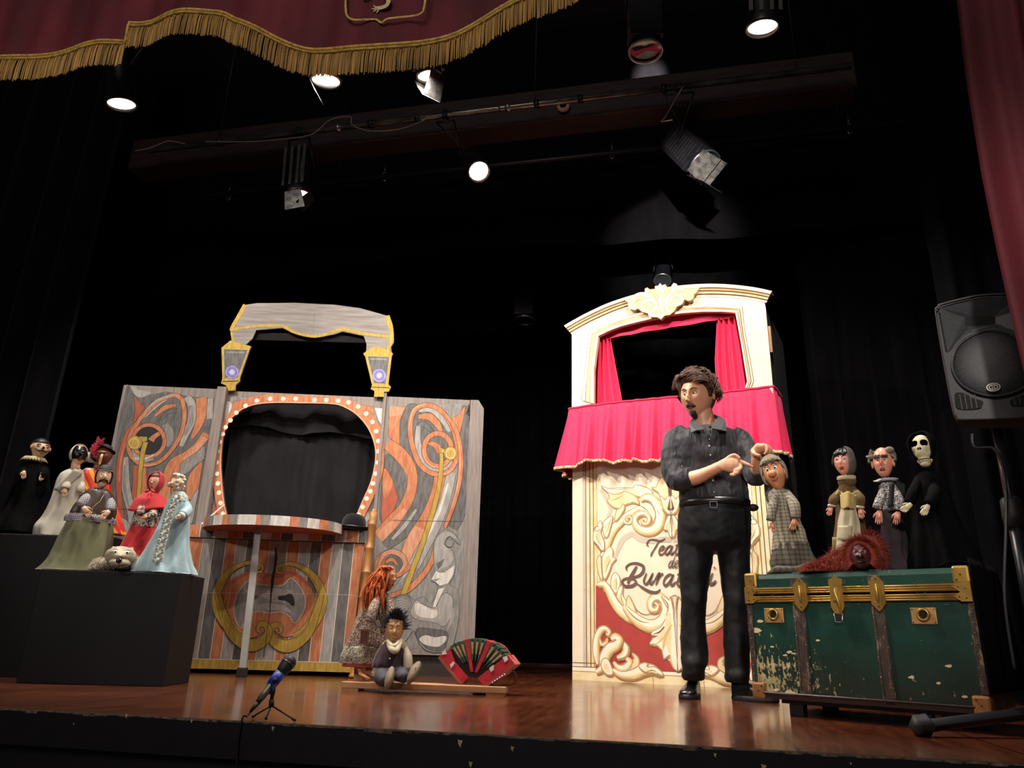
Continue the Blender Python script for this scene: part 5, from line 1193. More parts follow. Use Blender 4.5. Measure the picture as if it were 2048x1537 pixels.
b = B(); sk_ = lambda f_, y_, up_=0: [(cxs_+(x-cxs_)*f_, y_, z*f_+up_) for x, z in Pl]
R_ = [sk_(.985, .022, .003), sk_(1.0, .024), sk_(.97, .10, .01), sk_(.62, .32, .05)]
b.rings([r_[::-1] for r_ in R_], smooth=False); BODY = b.build('cabinet', PLS, sp, bevel=.006)
hz = lambda pts: [(x, z-stz) for x, z in fr.uz([(1560+a/3.342, 540+c/3.342) for a, c in pts], 0)]
# horn: two flared cheeks around a dark throat
b = B()
th_ = hz([(1215, 320), (1410, 320), (1400, 350), (1230, 350)])
ho = hz([(1065, 262), (1530, 180), (1590, 400), (1120, 560)])
ho2 = hz([(1065, 262), (1300, 205), (1600, 175), (1790, 215), (1830, 520), (1620, 430), (1420, 385), (1250, 430), (1120, 560)])
thr_ = hz([(1235, 310), (1330, 300), (1430, 300), (1440, 305), (1440, 345), (1420, 352), (1350, 360), (1250, 365), (1235, 360)])
n = len(ho2); vs = [(x, -.0135, z) for x, z in ho2]+[(x, .02, z) for x, z in thr_]
b.add([(x, -.010, z) for x, z in ho2]+[(x, .020, z) for x, z in thr_], [(i, (i+1) % n, n+(i+1) % n, n+i) for i in range(n)], 0, False); b.fill([(x, z) for x, z in thr_], .0199, 1)
b2 = B(); b2.rings([sk_(1.0, .022)[::-1], sk_(1.0, -.004)[::-1], sk_(.985, -.012, .003)[::-1], sk_(.97, -.008, .006)[::-1]], cap=False); b2.build('front_rim', PLS, BODY)
lowp = [p for p in sk_(.975, 0, .005) if p[2] < hz([(1100, 560)])[0][1]]
lowp = [(p[0], p[2]) for p in lowp]; lowp.sort(key=lambda p: math.atan2(p[1]-.12, p[0]-cxs_))
b2 = B(); b2.prism(catmull(hz([(1085, 480), (1120, 560), (1250, 430), (1420, 385), (1620, 430), (1830, 520), (1960, 480)]), 4)+sorted([p for p in [(q[0], q[2]) for q in sk_(.98, 0, .004)] if p[1] < hz([(0, 480)])[0][1]], key=lambda p: -math.atan2(p[0]-cxs_, -(p[1]-.3))), -.008, .02); b2.build('baffle', PLS, BODY)
b.build('horn', [mat('horn_plastic', '#3a3c40', .45, .15, 50), SLOT], BODY)
for ring, pl_m, yy, nm in (([(1145, 660), (1200, 500), (1400, 410), (1620, 480), (1700, 650), (1640, 800), (1430, 862), (1230, 800)], PLS, -.020, 'woofer_surround'),):
    Q = catmull(hz(ring), 6, True); c = (sum(p[0] for p in Q)/len(Q), sum(p[1] for p in Q)/len(Q)); b = B()
    sc_ = lambda f_, y_: [(c[0]+(x-c[0])*f_, y_, c[1]+(z-c[1])*f_) for x, z in Q]
    b.rings([sc_(1.02, -.008), sc_(1.0, -.022), sc_(.96, -.026), sc_(.92, -.018)], cap=False); b.build(nm, pl_m, BODY)
    b = B(); b.rings([sc_(.92, -.018), sc_(.84, -.022), sc_(.5, -.028), sc_(.002, -.030)], cap=False); WG = b.build('woofer_grille', GRL, BODY)
lc = hz([(1426, 803)])[0]
b = B()
for r_ in (.0165, .0105): b.rib([(lc[0]+r_*math.cos(a)*1.25, lc[1]+r_*.9*math.sin(a)) for a in np.linspace(0, 2*PI, 24)[:-1]], .0035, -.036, 0, 1, True)
for i in range(14): a = i*2*PI/14; b.disc((lc[0]+.0165*math.cos(a)*1.25, lc[1]+.0145*math.sin(a)), .0024, -.0362, 0, 6)
for a, c in ((-.0035, .0035), (.0035, .0035), (-.0035, -.0035), (.0035, -.0035)): b.disc((lc[0]+a, lc[1]+c), .003, -.0362, 0, 8)
b.build('round_emblem', mat('emblem_silver', '#c8c8c4', .4, .1), WG, solid=.001)
for pts in ([(1175, 830), (1230, 830), (1280, 860), (1355, 885), (1350, 910), (1330, 935), (1190, 935), (1170, 870)], [(1540, 880), (1600, 850), (1690, 830), (1700, 900), (1560, 915)]):
    Q = catmull(hz(pts), 3, True); b = B(); b.fill(Q, -.0136, 0)
    for i in range(4): xx = Q[0][0]+.012+i*.016; b.rib([(xx, min(q[1] for q in Q)+.004), (xx, max(q[1] for q in Q)-.008)], .003, -.0139, 1, 1)
    b.build('bass_port', [SLOT, PLS], BODY)
# stand
SY = 3.06
pt_, pb_ = W(1992, 850, SY), W(2042, 1290, SY)
base = Vector((pt_.x+.0, 3.5, 0))
ss = thing('speaker_stand', 'black tripod stand holding the loudspeaker, one flat leg reaching left', 'stand', (pt_.x, SY, 0))
b = B(); b.tube([(0, 0, .55), (0, 0, stz-.0)], .017, 14); b.build('upper_pole', mat('pole_gloss', '#2a2a2e', .3, .1, metal=.4), ss)
b = B(); b.tube([(0, 0, .09), (0, 0, .80)], .023, 14); b.build('lower_pole', mat('pole_gloss', '#2a2a2e', .3), ss)
b = B(); b.lathe([(.034, .70), (.036, .74), (.034, .80), (.026, .81)], 16); b.tube([(.03, 0, .75), (.07, -.01, .75)], .012, 8); b.build('collar', PLS, ss)
foot = W(1832, 1460, 2.88); foot.z = .03
fl = Vector((foot.x-pt_.x, foot.y-SY, .030)); rt = W(2048, 1440, 3.12)
dirf = Vector((foot.x, foot.y, 0))
legs = [(fl, True)]
def flat_leg(a, c, nm='leg', w=.020, h=.011):
    b = B(); b.tube([a, c], w, 4, flat=1.0, up=(0, 0, 1)); return b.build(nm, mat('leg_metal', '#1c1c20', .45, .1, metal=.3), ss, bevel=.002)
k_end = Vector((1.16-pt_.x, 3.10-3.5, .145))
lg_ = flat_leg(Vector((0, 0, .085)), fl+Vector((.0, .0, -.002)), w=.021)
b = B(); dirn = (fl-Vector((0, 0, .085))).normalized()
for i in range(8): b.tube([fl-dirn*(.006*i), fl-dirn*(.006*i+.004)], .036, 4)
b.tube([fl+dirn*.004, fl-dirn*.05], .032, 4); b.build('rubber_foot', RUBBER, lg_)
for a in (100, 215):
    e_ = Vector((math.cos(math.atan2(fl.y, fl.x)+math.radians(a))*.40, math.sin(math.atan2(fl.y, fl.x)+math.radians(a))*.40, .02)); l2 = flat_leg(Vector((0, 0, .46)), e_, w=.014)
    b = B(); b.tube([e_*.97+Vector((0, 0, .01)), e_], .02, 6); b.build('rubber_foot', RUBBER, l2)
    b = B(); b.tube([(0, 0, .12), e_*.5+Vector((0, 0, .22))], .008, 6); b.build('brace', DARKMETAL, ss)
cable('speaker_cable', [W(a, c, 3.03) for a, c in [(1945, 868), (1950, 895), (1990, 900), (2010, 960), (2012, 1060), (2010, 1200), (2030, 1340)]], .006, CABB, 'black cable looping down from the loudspeaker beside its pole')

# ------------------------------------------------------------------ microphone on a tiny tripod at the stage edge
mb = Vector(WZ(543, 1440, 0)); mb = Vector((-1.262, 2.40, 0))
mt = thing('tabletop_tripod', 'small black tabletop tripod at the stage edge holding the microphone', 'tripod', mb)
ML = lambda px, py, dy=0: W(px, py, 2.40+dy)-mb
cen = ML(543, 1412)
b = B(); b.tube([ML(543, 1414), ML(543, 1400)], [.0085, .0085], 10); b.tube([ML(543, 1400), ML(549, 1368)], [.006, .0065], 10); b.tube([ML(549, 1366), ML(551, 1358)], .008, 8); b.build('stem', RUBBER, mt)
for px_, py_, dy in ((504, 1441, .01), (531, 1443, -.03), (590, 1446, -.02)):
    e_ = WZ(px_, py_, .004)-mb; e_ = ML(px_, py_, dy); e_.z = .005
    b = B(); b.tube([cen+Vector((0, 0, .0)), e_], .0026, 6); o = b.build('leg', RUBBER, mt)
    b = B(); b.tube([cen.lerp(e_, .88), e_], .0045, 8); b.build('leg_tip', RUBBER, o)
mc = thing('microphone', 'grey handheld microphone with blue clip tilted up on the tiny tripod', 'microphone', mb+ML(548, 1366))
O_ = ML(548, 1366); q = lambda a, c, dy: ML(a, c, dy)-O_
axis = [q(562, 1346, .030), q(520, 1400, -.020)]
b = B(); A_, C_ = axis; b.tube([A_, A_.lerp(C_, .3), A_.lerp(C_, .75), C_], [.0165, .0145, .0115, .0105], 16); b.build('handle', mat('mic_champagne', '#8d8a74', .4, .1, metal=.4), mc)
dA = (A_-C_).normalized()
b = B(); b.tube([A_-dA*.002, A_+dA*.004, A_+dA*.012, A_+dA*.03, A_+dA*.045, A_+dA*.058, A_+dA*.063], [.016, .019, .021, .0235, .0235, .016, .002], 20); b.build('grille_head', mat('mic_grille', '#3a3a3c', .5, .3, 300, metal=.5, bump=.6, bd=.001), mc)
b = B(); b.tube([A_+dA*.032, A_+dA*.036], .0243, 20); b.build('grille_band', mat('mic_band', '#5a5a58', .35, metal=.7), mc)
b = B(); b.tube([C_+dA*.004, C_-dA*.012], .009, 12); b.tube([C_-dA*.012, C_-dA*.045], [.009, .004], 12); b.build('plug', RUBBER, mc)
b = B(); b.tube([A_-dA*.004, A_-dA*.03, A_-dA*.05], [.0185, .018, .0165], 14); c_ = A_-dA*.045; b.tube([c_, c_+Vector((.004, .004, -.03))], [.014, .009], 10); b.tube([A_-dA*.05, A_-dA*.075], [.016, .010], 10, flat=.6)
b.build('blue_clip', mat('blue_tape', '#1c3fb0', .4, .2, 60, bump=.3, bd=.003), mc)
e0 = mb+O_+C_-dA*.045
cable('microphone_cable', [e0, e0+Vector((-.003, -.012, -.012)), Vector((e0.x-.008, YE-.014, .012)), Vector((e0.x-.012, YE-.016, -.05)), Vector((e0.x-.006, YE-.018, -.12)), Vector((e0.x+.002, YE-.02, -.22))], .0028, CABB, 'thin black microphone cable hanging over the stage edge')

# ------------------------------------------------------------------ plank, concertina
PK = Frame(-1.655, 3.736, 7)
WOODP = mat('pale_plank', '#b98a5c', .6, .15, 8, (.4, 3, 3), col2='#9a6a42', bump=.1)
pk = thing('wooden_plank', 'pale wooden plank on a block lying on the stage under the two string puppets', 'plank', (PK.o.x, PK.o.y, 0), PK.a)
wq = PK.px(1012, 1380).x
b = B(); b.box(0, wq, 0, .14, .012, .042); b.build('board', WOODP, pk, bevel=.003)
b = B(); b.box(.005, .09, .004, .12, 0, .0118); b.build('block', WOODP, pk)
b = B(); b.box(wq-.10, wq-.01, .01, .12, 0, .0118); b.build('block', WOODP, pk)
CF = Frame(-.90, 3.86, -2)
cz_ = .043
cn = thing('concertina', 'red and green concertina fanned open on the plank', 'accordion', (CF.o.x, CF.o.y, cz_), CF.a)
lc_ = lambda pts: [(x, z-cz_) for x, z in CF.uz([(660+a/4.52, 1080+c/4.52) for a, c in pts], 0)]
CR = mat('concertina_red', '#b3202c', .45, .2, 30, coat=.3); CGN = mat('concertina_green', '#2c4a36', .6, .25, 40); CBK = mat('bellows_black', '#141414', .7); CTN = mat('concertina_tan', '#b08a58', .7, .2, 60); CWH = mat('concertina_white', '#d8d2c8', .6); CWD = mat('concertina_wood', '#8a4a3a', .5, .2, 12)
def cprism(pts, y0, y1, m, nm, par, bev=.0): b = B(); b.prism(lc_(pts), y0, y1); return b.build(nm, m, par, bevel=bev)
eL = cprism([(975, 1070), (1085, 985), (1130, 1110), (1245, 1245), (1190, 1310), (1070, 1170)], .0, .12, CR, 'end_box', cn, .004)
eR = cprism([(1335, 1250), (1540, 1090), (1605, 1040), (1675, 1130), (1560, 1230), (1395, 1335), (1365, 1290)], .0, .12, CR, 'end_box', cn, .004)
for pts in ([(975, 1070), (990, 1055), (1080, 1165), (1195, 1300), (1185, 1312), (1060, 1175)],): cprism(pts, -.003, .0, CWD, 'wood_rim', eL)
for pts in ([(1660, 1120), (1678, 1132), (1560, 1240), (1400, 1340), (1385, 1325), (1540, 1225)],): cprism(pts, -.003, .0, CWD, 'wood_rim', eR)
for e_, lst in ((eL, [[(1010, 1025), (1045, 1000), (1055, 1035), (1020, 1040)], [(1085, 1130), (1115, 1100), (1128, 1120), (1095, 1165)]]), (eR, [[(1560, 1065), (1600, 1050), (1610, 1085), (1580, 1110)], [(1440, 1160), (1480, 1130), (1482, 1175), (1455, 1200)]])):
    for pts in lst: cprism(pts, -.002, .0, CWH, 'white_inlay', e_)
b = B(); P = lc_([(1470+i*22, 1290-i*14) for i in range(6)])
for p in P:
    b = B(); b.ell((p[0], -.004, p[1]), .004, nu=8, nv=5); b.build('button', CWH, eR)
# bellows leaves fan out from the lower middle
foc = lc_([(1290, 1262)])[0]
angs = [(1105, 950), (1140, 935), (1185, 920), (1235, 900), (1285, 895), (1335, 895), (1385, 905), (1440, 920), (1490, 945), (1535, 985), (1570, 1020)]
bel = thing and None
tipsL = lc_(angs)
b = B(); R0 = [(foc[0]+(x-foc[0])*.97, foc[1]+(z-foc[1])*.97) for x, z in tipsL]
fan = [lc_([(1245, 1245)])[0], lc_([(1130, 1110)])[0], lc_([(1085, 985)])[0]]+R0+[lc_([(1540, 1090)])[0], lc_([(1335, 1250)])[0]]
b.prism(fan, .02, .11); BEL = b.build('bellows', CBK, cn)
for i, (x, z) in enumerate(tipsL):
    d_ = Vector((x-foc[0], 0, z-foc[1])); L = d_.length; d_.normalize(); n_ = Vector((-d_.z, 0, d_.x))
    red = i in (3, 7)
    for side_ in ((0,) if red else (-1, 1)):
        b = B(); s0, s1 = (.18 if red else .45), 1.0; w0, w1 = (.007, .014) if red else (.002, .007)
        off = n_*side_*.010
        p0 = Vector((foc[0], 0, foc[1]))+d_*L*s0; p1 = Vector((foc[0], 0, foc[1]))+d_*L*s1+off
        vs = [p0-n_*w0, p0+n_*w0, p1+n_*w1, p1-n_*w1]; vs = [Vector((v.x, .004, v.z)) for v in vs]+[Vector((v.x, .12, v.z)) for v in vs]
        b.add(vs, [(0, 1, 2, 3), (7, 6, 5, 4), (0, 4, 5, 1), (1, 5, 6, 2), (2, 6, 7, 3), (3, 7, 4, 0)], 0, False)
        b.build('red_frame' if red else 'fold', CR if red else CGN, BEL, bevel=.001)
    if not red:
        b = B(); p0 = Vector((foc[0], 0, foc[1]))+d_*L*.62; p1 = Vector((foc[0], 0, foc[1]))+d_*L*.92
        vs = [p0-n_*.003, p0+n_*.003, p1+n_*.006, p1-n_*.006]; b.add([(v.x, .002, v.z) for v in vs], [(0, 1, 2, 3)], 0, False); b.build('gilt_paper', CTN, BEL)
b = B(); P = lc_([(1500, 935), (1560, 970), (1610, 1040), (1640, 1090)]); b.tube([(x, .05, z) for x, z in catmull(P, 5)], [.010, .008], 8, flat=.3); b.build('hand_strap', CR, eR)
b = B(); P = lc_([(1640, 1180), (1670, 1230), (1660, 1290), (1590, 1325), (1530, 1330)]); b.tube([(x, .02+.03*i/20, max(z, .004)) for i, (x, z) in enumerate(catmull(P, 5))], .004, 6); b.build('leather_strap', mat('strap_brown', '#5a2e1e', .6), eR)
cable('floor_cable', [Vector((-2.5, 8.6, .008)), Vector((-1.9, 8.3, .008)), Vector((-1.3, 8.5, .008)), Vector((-.8, 8.2, .008))], .008, CABB, 'black cable lying on the floor in front of the rear curtain')
# ------------------------------------------------------------------ helpers for heads, hands and puppets
class Head:
    def __init__(s, M, a, b, c, taper=.25, feats=(), flat=0.0, up=.0):
        s.M, s.a, s.b, s.c, s.tp, s.f, s.up = M, a, b, c, taper, feats, up
    def loc(s, lon, lat, off=0.0):
        cl = math.cos(lat); X, Y, Z = math.sin(lon)*cl, -math.cos(lon)*cl, math.sin(lat)
        k_ = 1-s.tp*max(0, -Z+.1)**1.3-s.up*max(0, Z)**2
        x, y, z = s.a*X*k_, s.b*Y*(1-.35*s.tp*max(0, -Z)), s.c*Z
        fw = max(0, -Y)**.5
        for ft in s.f:
            g = math.exp(-((X-ft[0])/ft[2])**2-((Z-ft[1])/ft[3])**2)*fw
            y -= ft[4]*s.b*g
            if len(ft) > 5: x += ft[5]*s.a*g; z += ft[6]*s.c*g
        if off:
            n = Vector((X/s.a, Y/s.b, Z/s.c)).normalized(); x += n.x*off; y += n.y*off; z += n.z*off
        return Vector((x, y, z))
    def pt(s, X, Z, off=0.0):
        lat = math.asin(max(-.999, min(.999, Z))); lon = math.asin(max(-.999, min(.999, X/max(.05, math.cos(lat)))))
        p = s.loc(lon, lat); p.y -= off; return s.M @ p
    def ll(s, lon, lat, off=0.0): return s.M @ s.loc(lon, lat, off)
    def mesh(s, b, nu=56, nv=40, mi=0):
        R = [[s.M @ s.loc(-PI+2*PI*j/nu, -PI/2+.02+(PI-.04)*i/nv) for j in range(nu)] for i in range(nv+1)]
        return b.rings(R, mi)
    def shell(s, b, lon0, lon1, lat0, lat1, off, nu=30, nv=14, mi=0, fn=None):
        def g(u, v):
            lo = lon0+(lon1-lon0)*u; la = lat0+(lat1-lat0)*v
            o_ = off if fn is None else off+fn(lo, la, u, v); return s.ll(lo, la, o_)
        return b.grid(g, nu, nv, mi)
    def rot(s): return s.M.to_3x3()
def facecam(P): return math.atan2(-P[0], P[1])*1.0
def headM(c, yaw, pitch, roll, W0):
    th0 = math.atan2(-W0[0], W0[1])
    R = Matrix.Rotation(th0, 4, 'Z') @ Matrix.Rotation(math.radians(roll), 4, 'Y') @ Matrix.Rotation(math.radians(yaw), 4, 'Z') @ Matrix.Rotation(math.radians(pitch), 4, 'X')
    return Matrix.Translation(c) @ R
EYEW = mat('eye_white', '#e6e0d4', .25, .03, 20); PUP = mat('pupil', '#0a0806', .15, .1)
def eyes(H, root, x, z, r, iris='#3a2414', sink=.35, look=(0, 0), lid=None, only=None, white=EYEW, ry=1.0):
    IR = mat('iris_'+iris[1:], iris, .2, .1, 40); out = []
    for sx in (-1, 1):
        p = H.pt(sx*x, z, -r*sink); Rm = H.rot().to_4x4()
        b = B(); b.ell(p, (r, r*.8, r*ry), nu=16, nv=10, tf=Rm); e = b.build('eye', white, root)
        f_ = p+H.rot() @ Vector((look[0]*r, -r*.66, look[1]*r))
        b = B(); b.ell(f_, (r*.5, r*.22, r*.5), nu=14, nv=8, tf=Rm); b.build('iris', IR, e)
        b = B(); b.ell(f_+H.rot() @ Vector((0, -r*.14, 0)), (r*.25, r*.12, r*.25), nu=10, nv=6, tf=Rm); b.build('pupil', PUP, e)
        if lid:
            b = B(); R_ = []
            for i in range(7):
                ph = lid[1]+(1.35-lid[1])*i/6
                R_.append([p+H.rot() @ Vector((r*1.1*math.cos(ph)*math.sin(a), -r*.92*math.cos(ph)*math.cos(a), r*1.1*ry*math.sin(ph))) for a in np.linspace(-1.4, 1.4, 12)])
            b.rings(R_, cap=False, closed=False); b.build('eyelid', lid[0], e, solid=r*.08)
        out.append(e)
    return out
def brow(H, root, pts, r, m, name='eyebrow', mirror=True, flat=.6, off=.0):
    for sx in ((-1, 1) if mirror else (1,)):
        b = B(); P = catmull([H.pt(sx*x, z, off) for x, z in pts], 5); b.tube([Vector(p) for p in P], r, 8, flat=flat); b.build(name, m, root)
def lips(H, root, w, z, r, m, curve=0.0, gap=None):
    for s_ in (1, -1):
        P = [H.pt(x*w, z+s_*.045*(1-x*x)+curve*x*x, r*.1) for x in np.linspace(-1, 1, 9)]
        b = B(); b.tube(P, [r*.3, r*.8, r, r*1.0, r*.9, r*1.0, r, r*.8, r*.3], 8); b.build('lip', m, root)
def carved_hand(b, wrist, d, side, L, curl=.25, mi=0, thumb=1, fr=None):
    d = Vector(d).normalized(); side = Vector(side); side = (side-d*side.dot(d)).normalized(); n_ = d.cross(side)
    w = L*.21; b.tube([wrist, wrist+d*L*.2, wrist+d*L*.42, wrist+d*L*.55], [w*.62, w*.95, w*1.05, w*.8], 10, mi, flat=.55, up=n_)
    for i, (o_, ln) in enumerate(((-.75, .42), (-.25, .50), (.25, .47), (.75, .36))):
        a = wrist+d*L*.45+side*o_*w; m_ = a+d*L*ln*.55+side*o_*w*.10+n_*curl*L*.06; e = a+d*L*ln*(1-.2*curl)+side*o_*w*.16+n_*curl*L*.22
        b.tube([a, m_, e], [w*.27, w*.25, w*.17] if fr is None else [fr*1.1, fr, fr*.8], 8, mi)
    a = wrist+d*L*.14-side*w*.6*thumb; b.tube([a, a-side*w*.75*thumb+d*L*.18, a-side*w*.95*thumb+d*L*.36+n_*L*.03], [w*.34, w*.30, w*.2], 8, mi)
class Pup:
    """a figure traced at one distance; V() turns a photo pixel into the figure's own coordinates"""
    def __init__(s, name, label, cat, base_px, Y, z, group=None):
        s.Y = Y; p = W(base_px[0], base_px[1], Y); s.o = Vector((p.x, Y, z)); s.t = thing(name, label, cat, s.o, group=group)
        a, c = W(base_px[0], base_px[1], Y), W(base_px[0]+1, base_px[1], Y); s.s = (c-a).length
        s.th = math.atan2(-s.o.x, s.o.y); s.back = Vector((-math.sin(s.th), math.cos(s.th), 0)); s.side = Vector((math.cos(s.th), math.sin(s.th), 0))
    def V(s, px, py, dy=0.0):
        n = s.back; p0 = s.o+n*dy; d = ray(px, py); t = (p0-EYEV).dot(n)/d.dot(n); return EYEV+d*t-s.o
    def head(s, px, py, wpx, hpx, yaw=0, pitch=0, roll=0, feats=(), m=None, depth=1.0, taper=.3, name='head', nu=56, nv=40, dy=0.0, up=0.0):
        c = s.V(px, py, dy); M = headM(c, yaw, pitch, roll, s.o+c)
        H = Head(M, wpx*s.s/2, wpx*s.s/2*depth, hpx*s.s/2, taper, feats, up=up)
        b = B(); H.mesh(b, nu, nv); H.obj = b.build(name, m, s.t); return H
    def loft(s, rings, m, name='robe', fold=.06, k=9, depth=.6, n=48, parent=None, ph=0.0, dy=0.0, floor_last=True, solid=0, cap=True, noise=.0):
        r = random.Random(len(name)*7+k); R = []; P = catmull([(a, c, w_, (d_ if d_ is not None else depth)) for a, c, w_, d_ in [(q+(None,))[:4] if len(q) < 4 else q for q in rings] for d_ in [d_ if d_ is not None else depth]], 5)
        N = len(P)
        for i, (a, c, w_, dp) in enumerate(P):
            cc = s.V(a, c, dy); t_ = i/(N-1); fa = fold*1.25*(.15+t_)
            ring = []
            for j in range(n):
                an = 2*PI*j/n; f_ = 1+fa*math.sin(k*an+ph+.8*math.sin(3*an+t_*2))+fa*.5*math.sin(k*1.9*an+2*ph)
                q = cc+s.side*(math.cos(an)*w_*s.s*f_)+s.back*(math.sin(an)*w_*s.s*dp*f_)
                nn = mnoise.noise(Vector((q.x*22+k*3.1, q.y*22, q.z*9)))*.010+mnoise.noise(Vector((q.x*60, q.y*60+k, q.z*40)))*.0035
                q = q+(s.side*math.cos(an)+s.back*math.sin(an))*nn*(.35+.65*t_)
                if floor_last and q.z < .002: q.z = .002
                ring.append(q)
            R.append(ring)
        b = B(); b.rings(R, cap=cap); return b.build(name, m, parent or s.t, solid=solid)
    def arm(s, pts, r, m, name='sleeve', parent=None, n=12, dys=None, fold=0.0):
        P = [s.V(p[0], p[1], (p[2] if len(p) > 2 else 0)+(.025 if i == 0 else 0)) for i, p in enumerate(pts)]; r = [r[0]*.75]+list(r[1:]); P = [Vector(q) for q in catmull(P, 4)]
        rr = [x*s.s for x in r]; b = B(); b.tube(P, rr, n); return b.build(name, m, parent or s.t)
    def hand(s, wx, wy, tx, ty, L, m, dy=-.03, curl=.4, thumb=1, parent=None, fr=None):
        a = s.V(wx, wy, dy); d = s.V(tx, ty, dy)-a; b = B(); carved_hand(b, a, d, s.side, L*s.s, curl, 0, thumb, fr); return b.build('hand', m, parent or s.t)
def furry(b, pts_n, n, L, r0, seed=1, down=.6, mi=0, wild=.5):
    """pts_n: function (rnd) -> (point, normal)"""
    r = random.Random(seed)
    for i in range(n):
        p, nn = pts_n(r); nn = Vector(nn).normalized(); l = L*r.uniform(.6, 1.3)
        dv = (nn+Vector((r.uniform(-1, 1), r.uniform(-1, 1), r.uniform(-1, 1)))*wild+Vector((0, 0, -down))).normalized()
        q = p+nn*l*.45; e = q+dv*l*.7
        b.tube([p, q, e], [r0, r0*.8, r0*.1], 4, mi, cap=False)
# ------------------------------------------------------------------ the puppeteer
man = Pup('person', 'person in black shirt and trousers, pointing with one hand, standing before the cream booth', 'person', (1435, 1398), 4.22, 0.0)
MV = man.V; ms = man.s
MSKIN = NT('man_skin'); nz = MSKIN.noise(9, 4); MSKIN.l(MSKIN.ramp(nz, [(.3, lin('#c48a6a')), (.7, lin('#d9a381'))]), MSKIN.b.inputs['Base Color'])
MSKIN.b.inputs['Roughness'].default_value = .45; MSKIN.b.inputs['Subsurface Weight'].default_value = .08; MSKIN.b.inputs['Subsurface Radius'].default_value = (.02, .008, .004); MSKIN = MSKIN.m
SHIRT = NT('black_shirt'); n1 = SHIRT.noise(5, 5, (1, 1, .6)); n2 = SHIRT.noise(9, 3, (1.6, 1, .5))
SHIRT.l(SHIRT.ramp(n1, [(.3, lin('#1c1b1f')), (.7, lin('#27262a'))]), SHIRT.b.inputs['Base Color']); SHIRT.b.inputs['Roughness'].default_value = .6
SHIRT.b.inputs['Sheen Weight'].default_value = .15; SHIRT.b.inputs['Sheen Roughness'].default_value = .5; SHIRT.b.inputs['Specular IOR Level'].default_value = .3; SHIRT.bump(SHIRT.math('ADD', SHIRT.math('MULTIPLY', SHIRT.noise(3.2, 2, (1, 1, .8), .4), 3.0), n2), .8, .05); SHIRT = SHIRT.m
TROU = NT('black_trousers'); n1 = TROU.noise(4, 4, (1.5, 1.5, .5)); TROU.l(TROU.ramp(n1, [(.3, lin('#020203')), (.7, lin('#040405'))]), TROU.b.inputs['Base Color'])
TROU.b.inputs['Roughness'].default_value = .6; TROU.b.inputs['Sheen Weight'].default_value = .05; TROU.b.inputs['Specular IOR Level'].default_value = .25; TROU.bump(n1, .35, .03); TROU = TROU.m
HAIRM = mat('dark_brown_hair', '#2e1d14', .6, .3, 40, (1, 1, 1), col2='#634636', spec=.3); BEARD = mat('dark_beard', '#33261f', .6, .3, 60, col2='#5a4c44')
# body: head, neck, trunk core, arms and hands in one continuous surface
feats = [(0, .06, .13, .22, .12), (0, -.10, .10, .14, .22), (0, -.24, .13, .10, .36), (-.13, -.25, .08, .07, .12), (.13, -.25, .08, .07, .12), (-.30, .27, .24, .09, .07), (.30, .27, .24, .09, .07),
         (-.33, .12, .17, .10, -.12), (.33, .12, .17, .10, -.12), (-.52, -.10, .22, .18, .07), (.52, -.10, .22, .18, .07), (0, -.47, .30, .15, .12), (0, -.50, .25, .03, -.05), (0, -.60, .2, .05, -.03), (0, -.80, .26, .16, .22), (0, .5, .5, .3, .04)]
hc = MV(1395, 795, .0)
M = headM(hc, -27, 10, 3, man.o+hc)
HM = Head(M, .090, .104, .132, .22, feats)
b = B(); HM.mesh(b, 110, 90)
nk0, nk1 = MV(1404, 826, .02), MV(1412, 868, .03)
b.tube([hc+Vector((0.01, .02, -.03)), nk0, nk1, nk1+Vector((0, .01, -.05))], [.060, .060, .066, .10], 24)
core = [MV(1412, 868, .03), MV(1413, 880, .03), MV(1425, 950, .03), MV(1430, 1030, .03)]
b.tube(core, [.10, .15, .13, .12], 24, flat=.65, up=(0, 1, 0))
# ears
for sx in (-1, 1):
    e = HM.ll(sx*1.60, .02, .004); R4 = HM.rot().to_4x4()
    b.ell(e+HM.rot() @ Vector((sx*.004, .008, 0)), (.010, .020, .033), nu=16, nv=12, tf=R4 @ Matrix.Rotation(sx*.35, 4, 'Z'))
# pointing arm (viewer's left)
sh1, el1, wr1 = MV(1352, 880, .02), MV(1358, 962, -.06), MV(1443, 932, -.20)
b.tube([sh1, el1], [.040, .036], 16)
b.tube([Vector(v) for v in catmull([el1, MV(1395, 955, -.13), wr1], 5)], [.034, .042, .040, .031, .027], 18)
def jt(l): return [MV(*q) for q in l]
b.tube(jt([(1440, 932, -.20), (1450, 930, -.215), (1463, 930, -.22), (1476, 931, -.22)]), [.027, .036, .044, .038], 16, flat=.58, up=(0, 1, 0))
b.tube(jt([(1474, 921, -.222), (1484, 925, -.225), (1496, 930, -.23), (1507, 935, -.232)]), [.0130, .0115, .0102, .0075], 10)          # index
for f in ([(1474, 928, -.225), (1482, 934, -.235), (1478, 941, -.245), (1470, 941, -.24)], [(1471, 934, -.225), (1478, 941, -.238), (1474, 947, -.245), (1466, 946, -.24)], [(1466, 938, -.225), (1472, 946, -.238), (1467, 951, -.242), (1460, 949, -.238)]):
    b.tube([Vector(v) for v in catmull(jt(f), 3)], [.0105, .010, .0095, .008], 10)
b.tube([Vector(v) for v in catmull(jt([(1450, 924, -.215), (1459, 915, -.225), (1470, 911, -.232), (1480, 918, -.235)]), 3)], [.014, .012, .0105, .008], 10)   # thumb
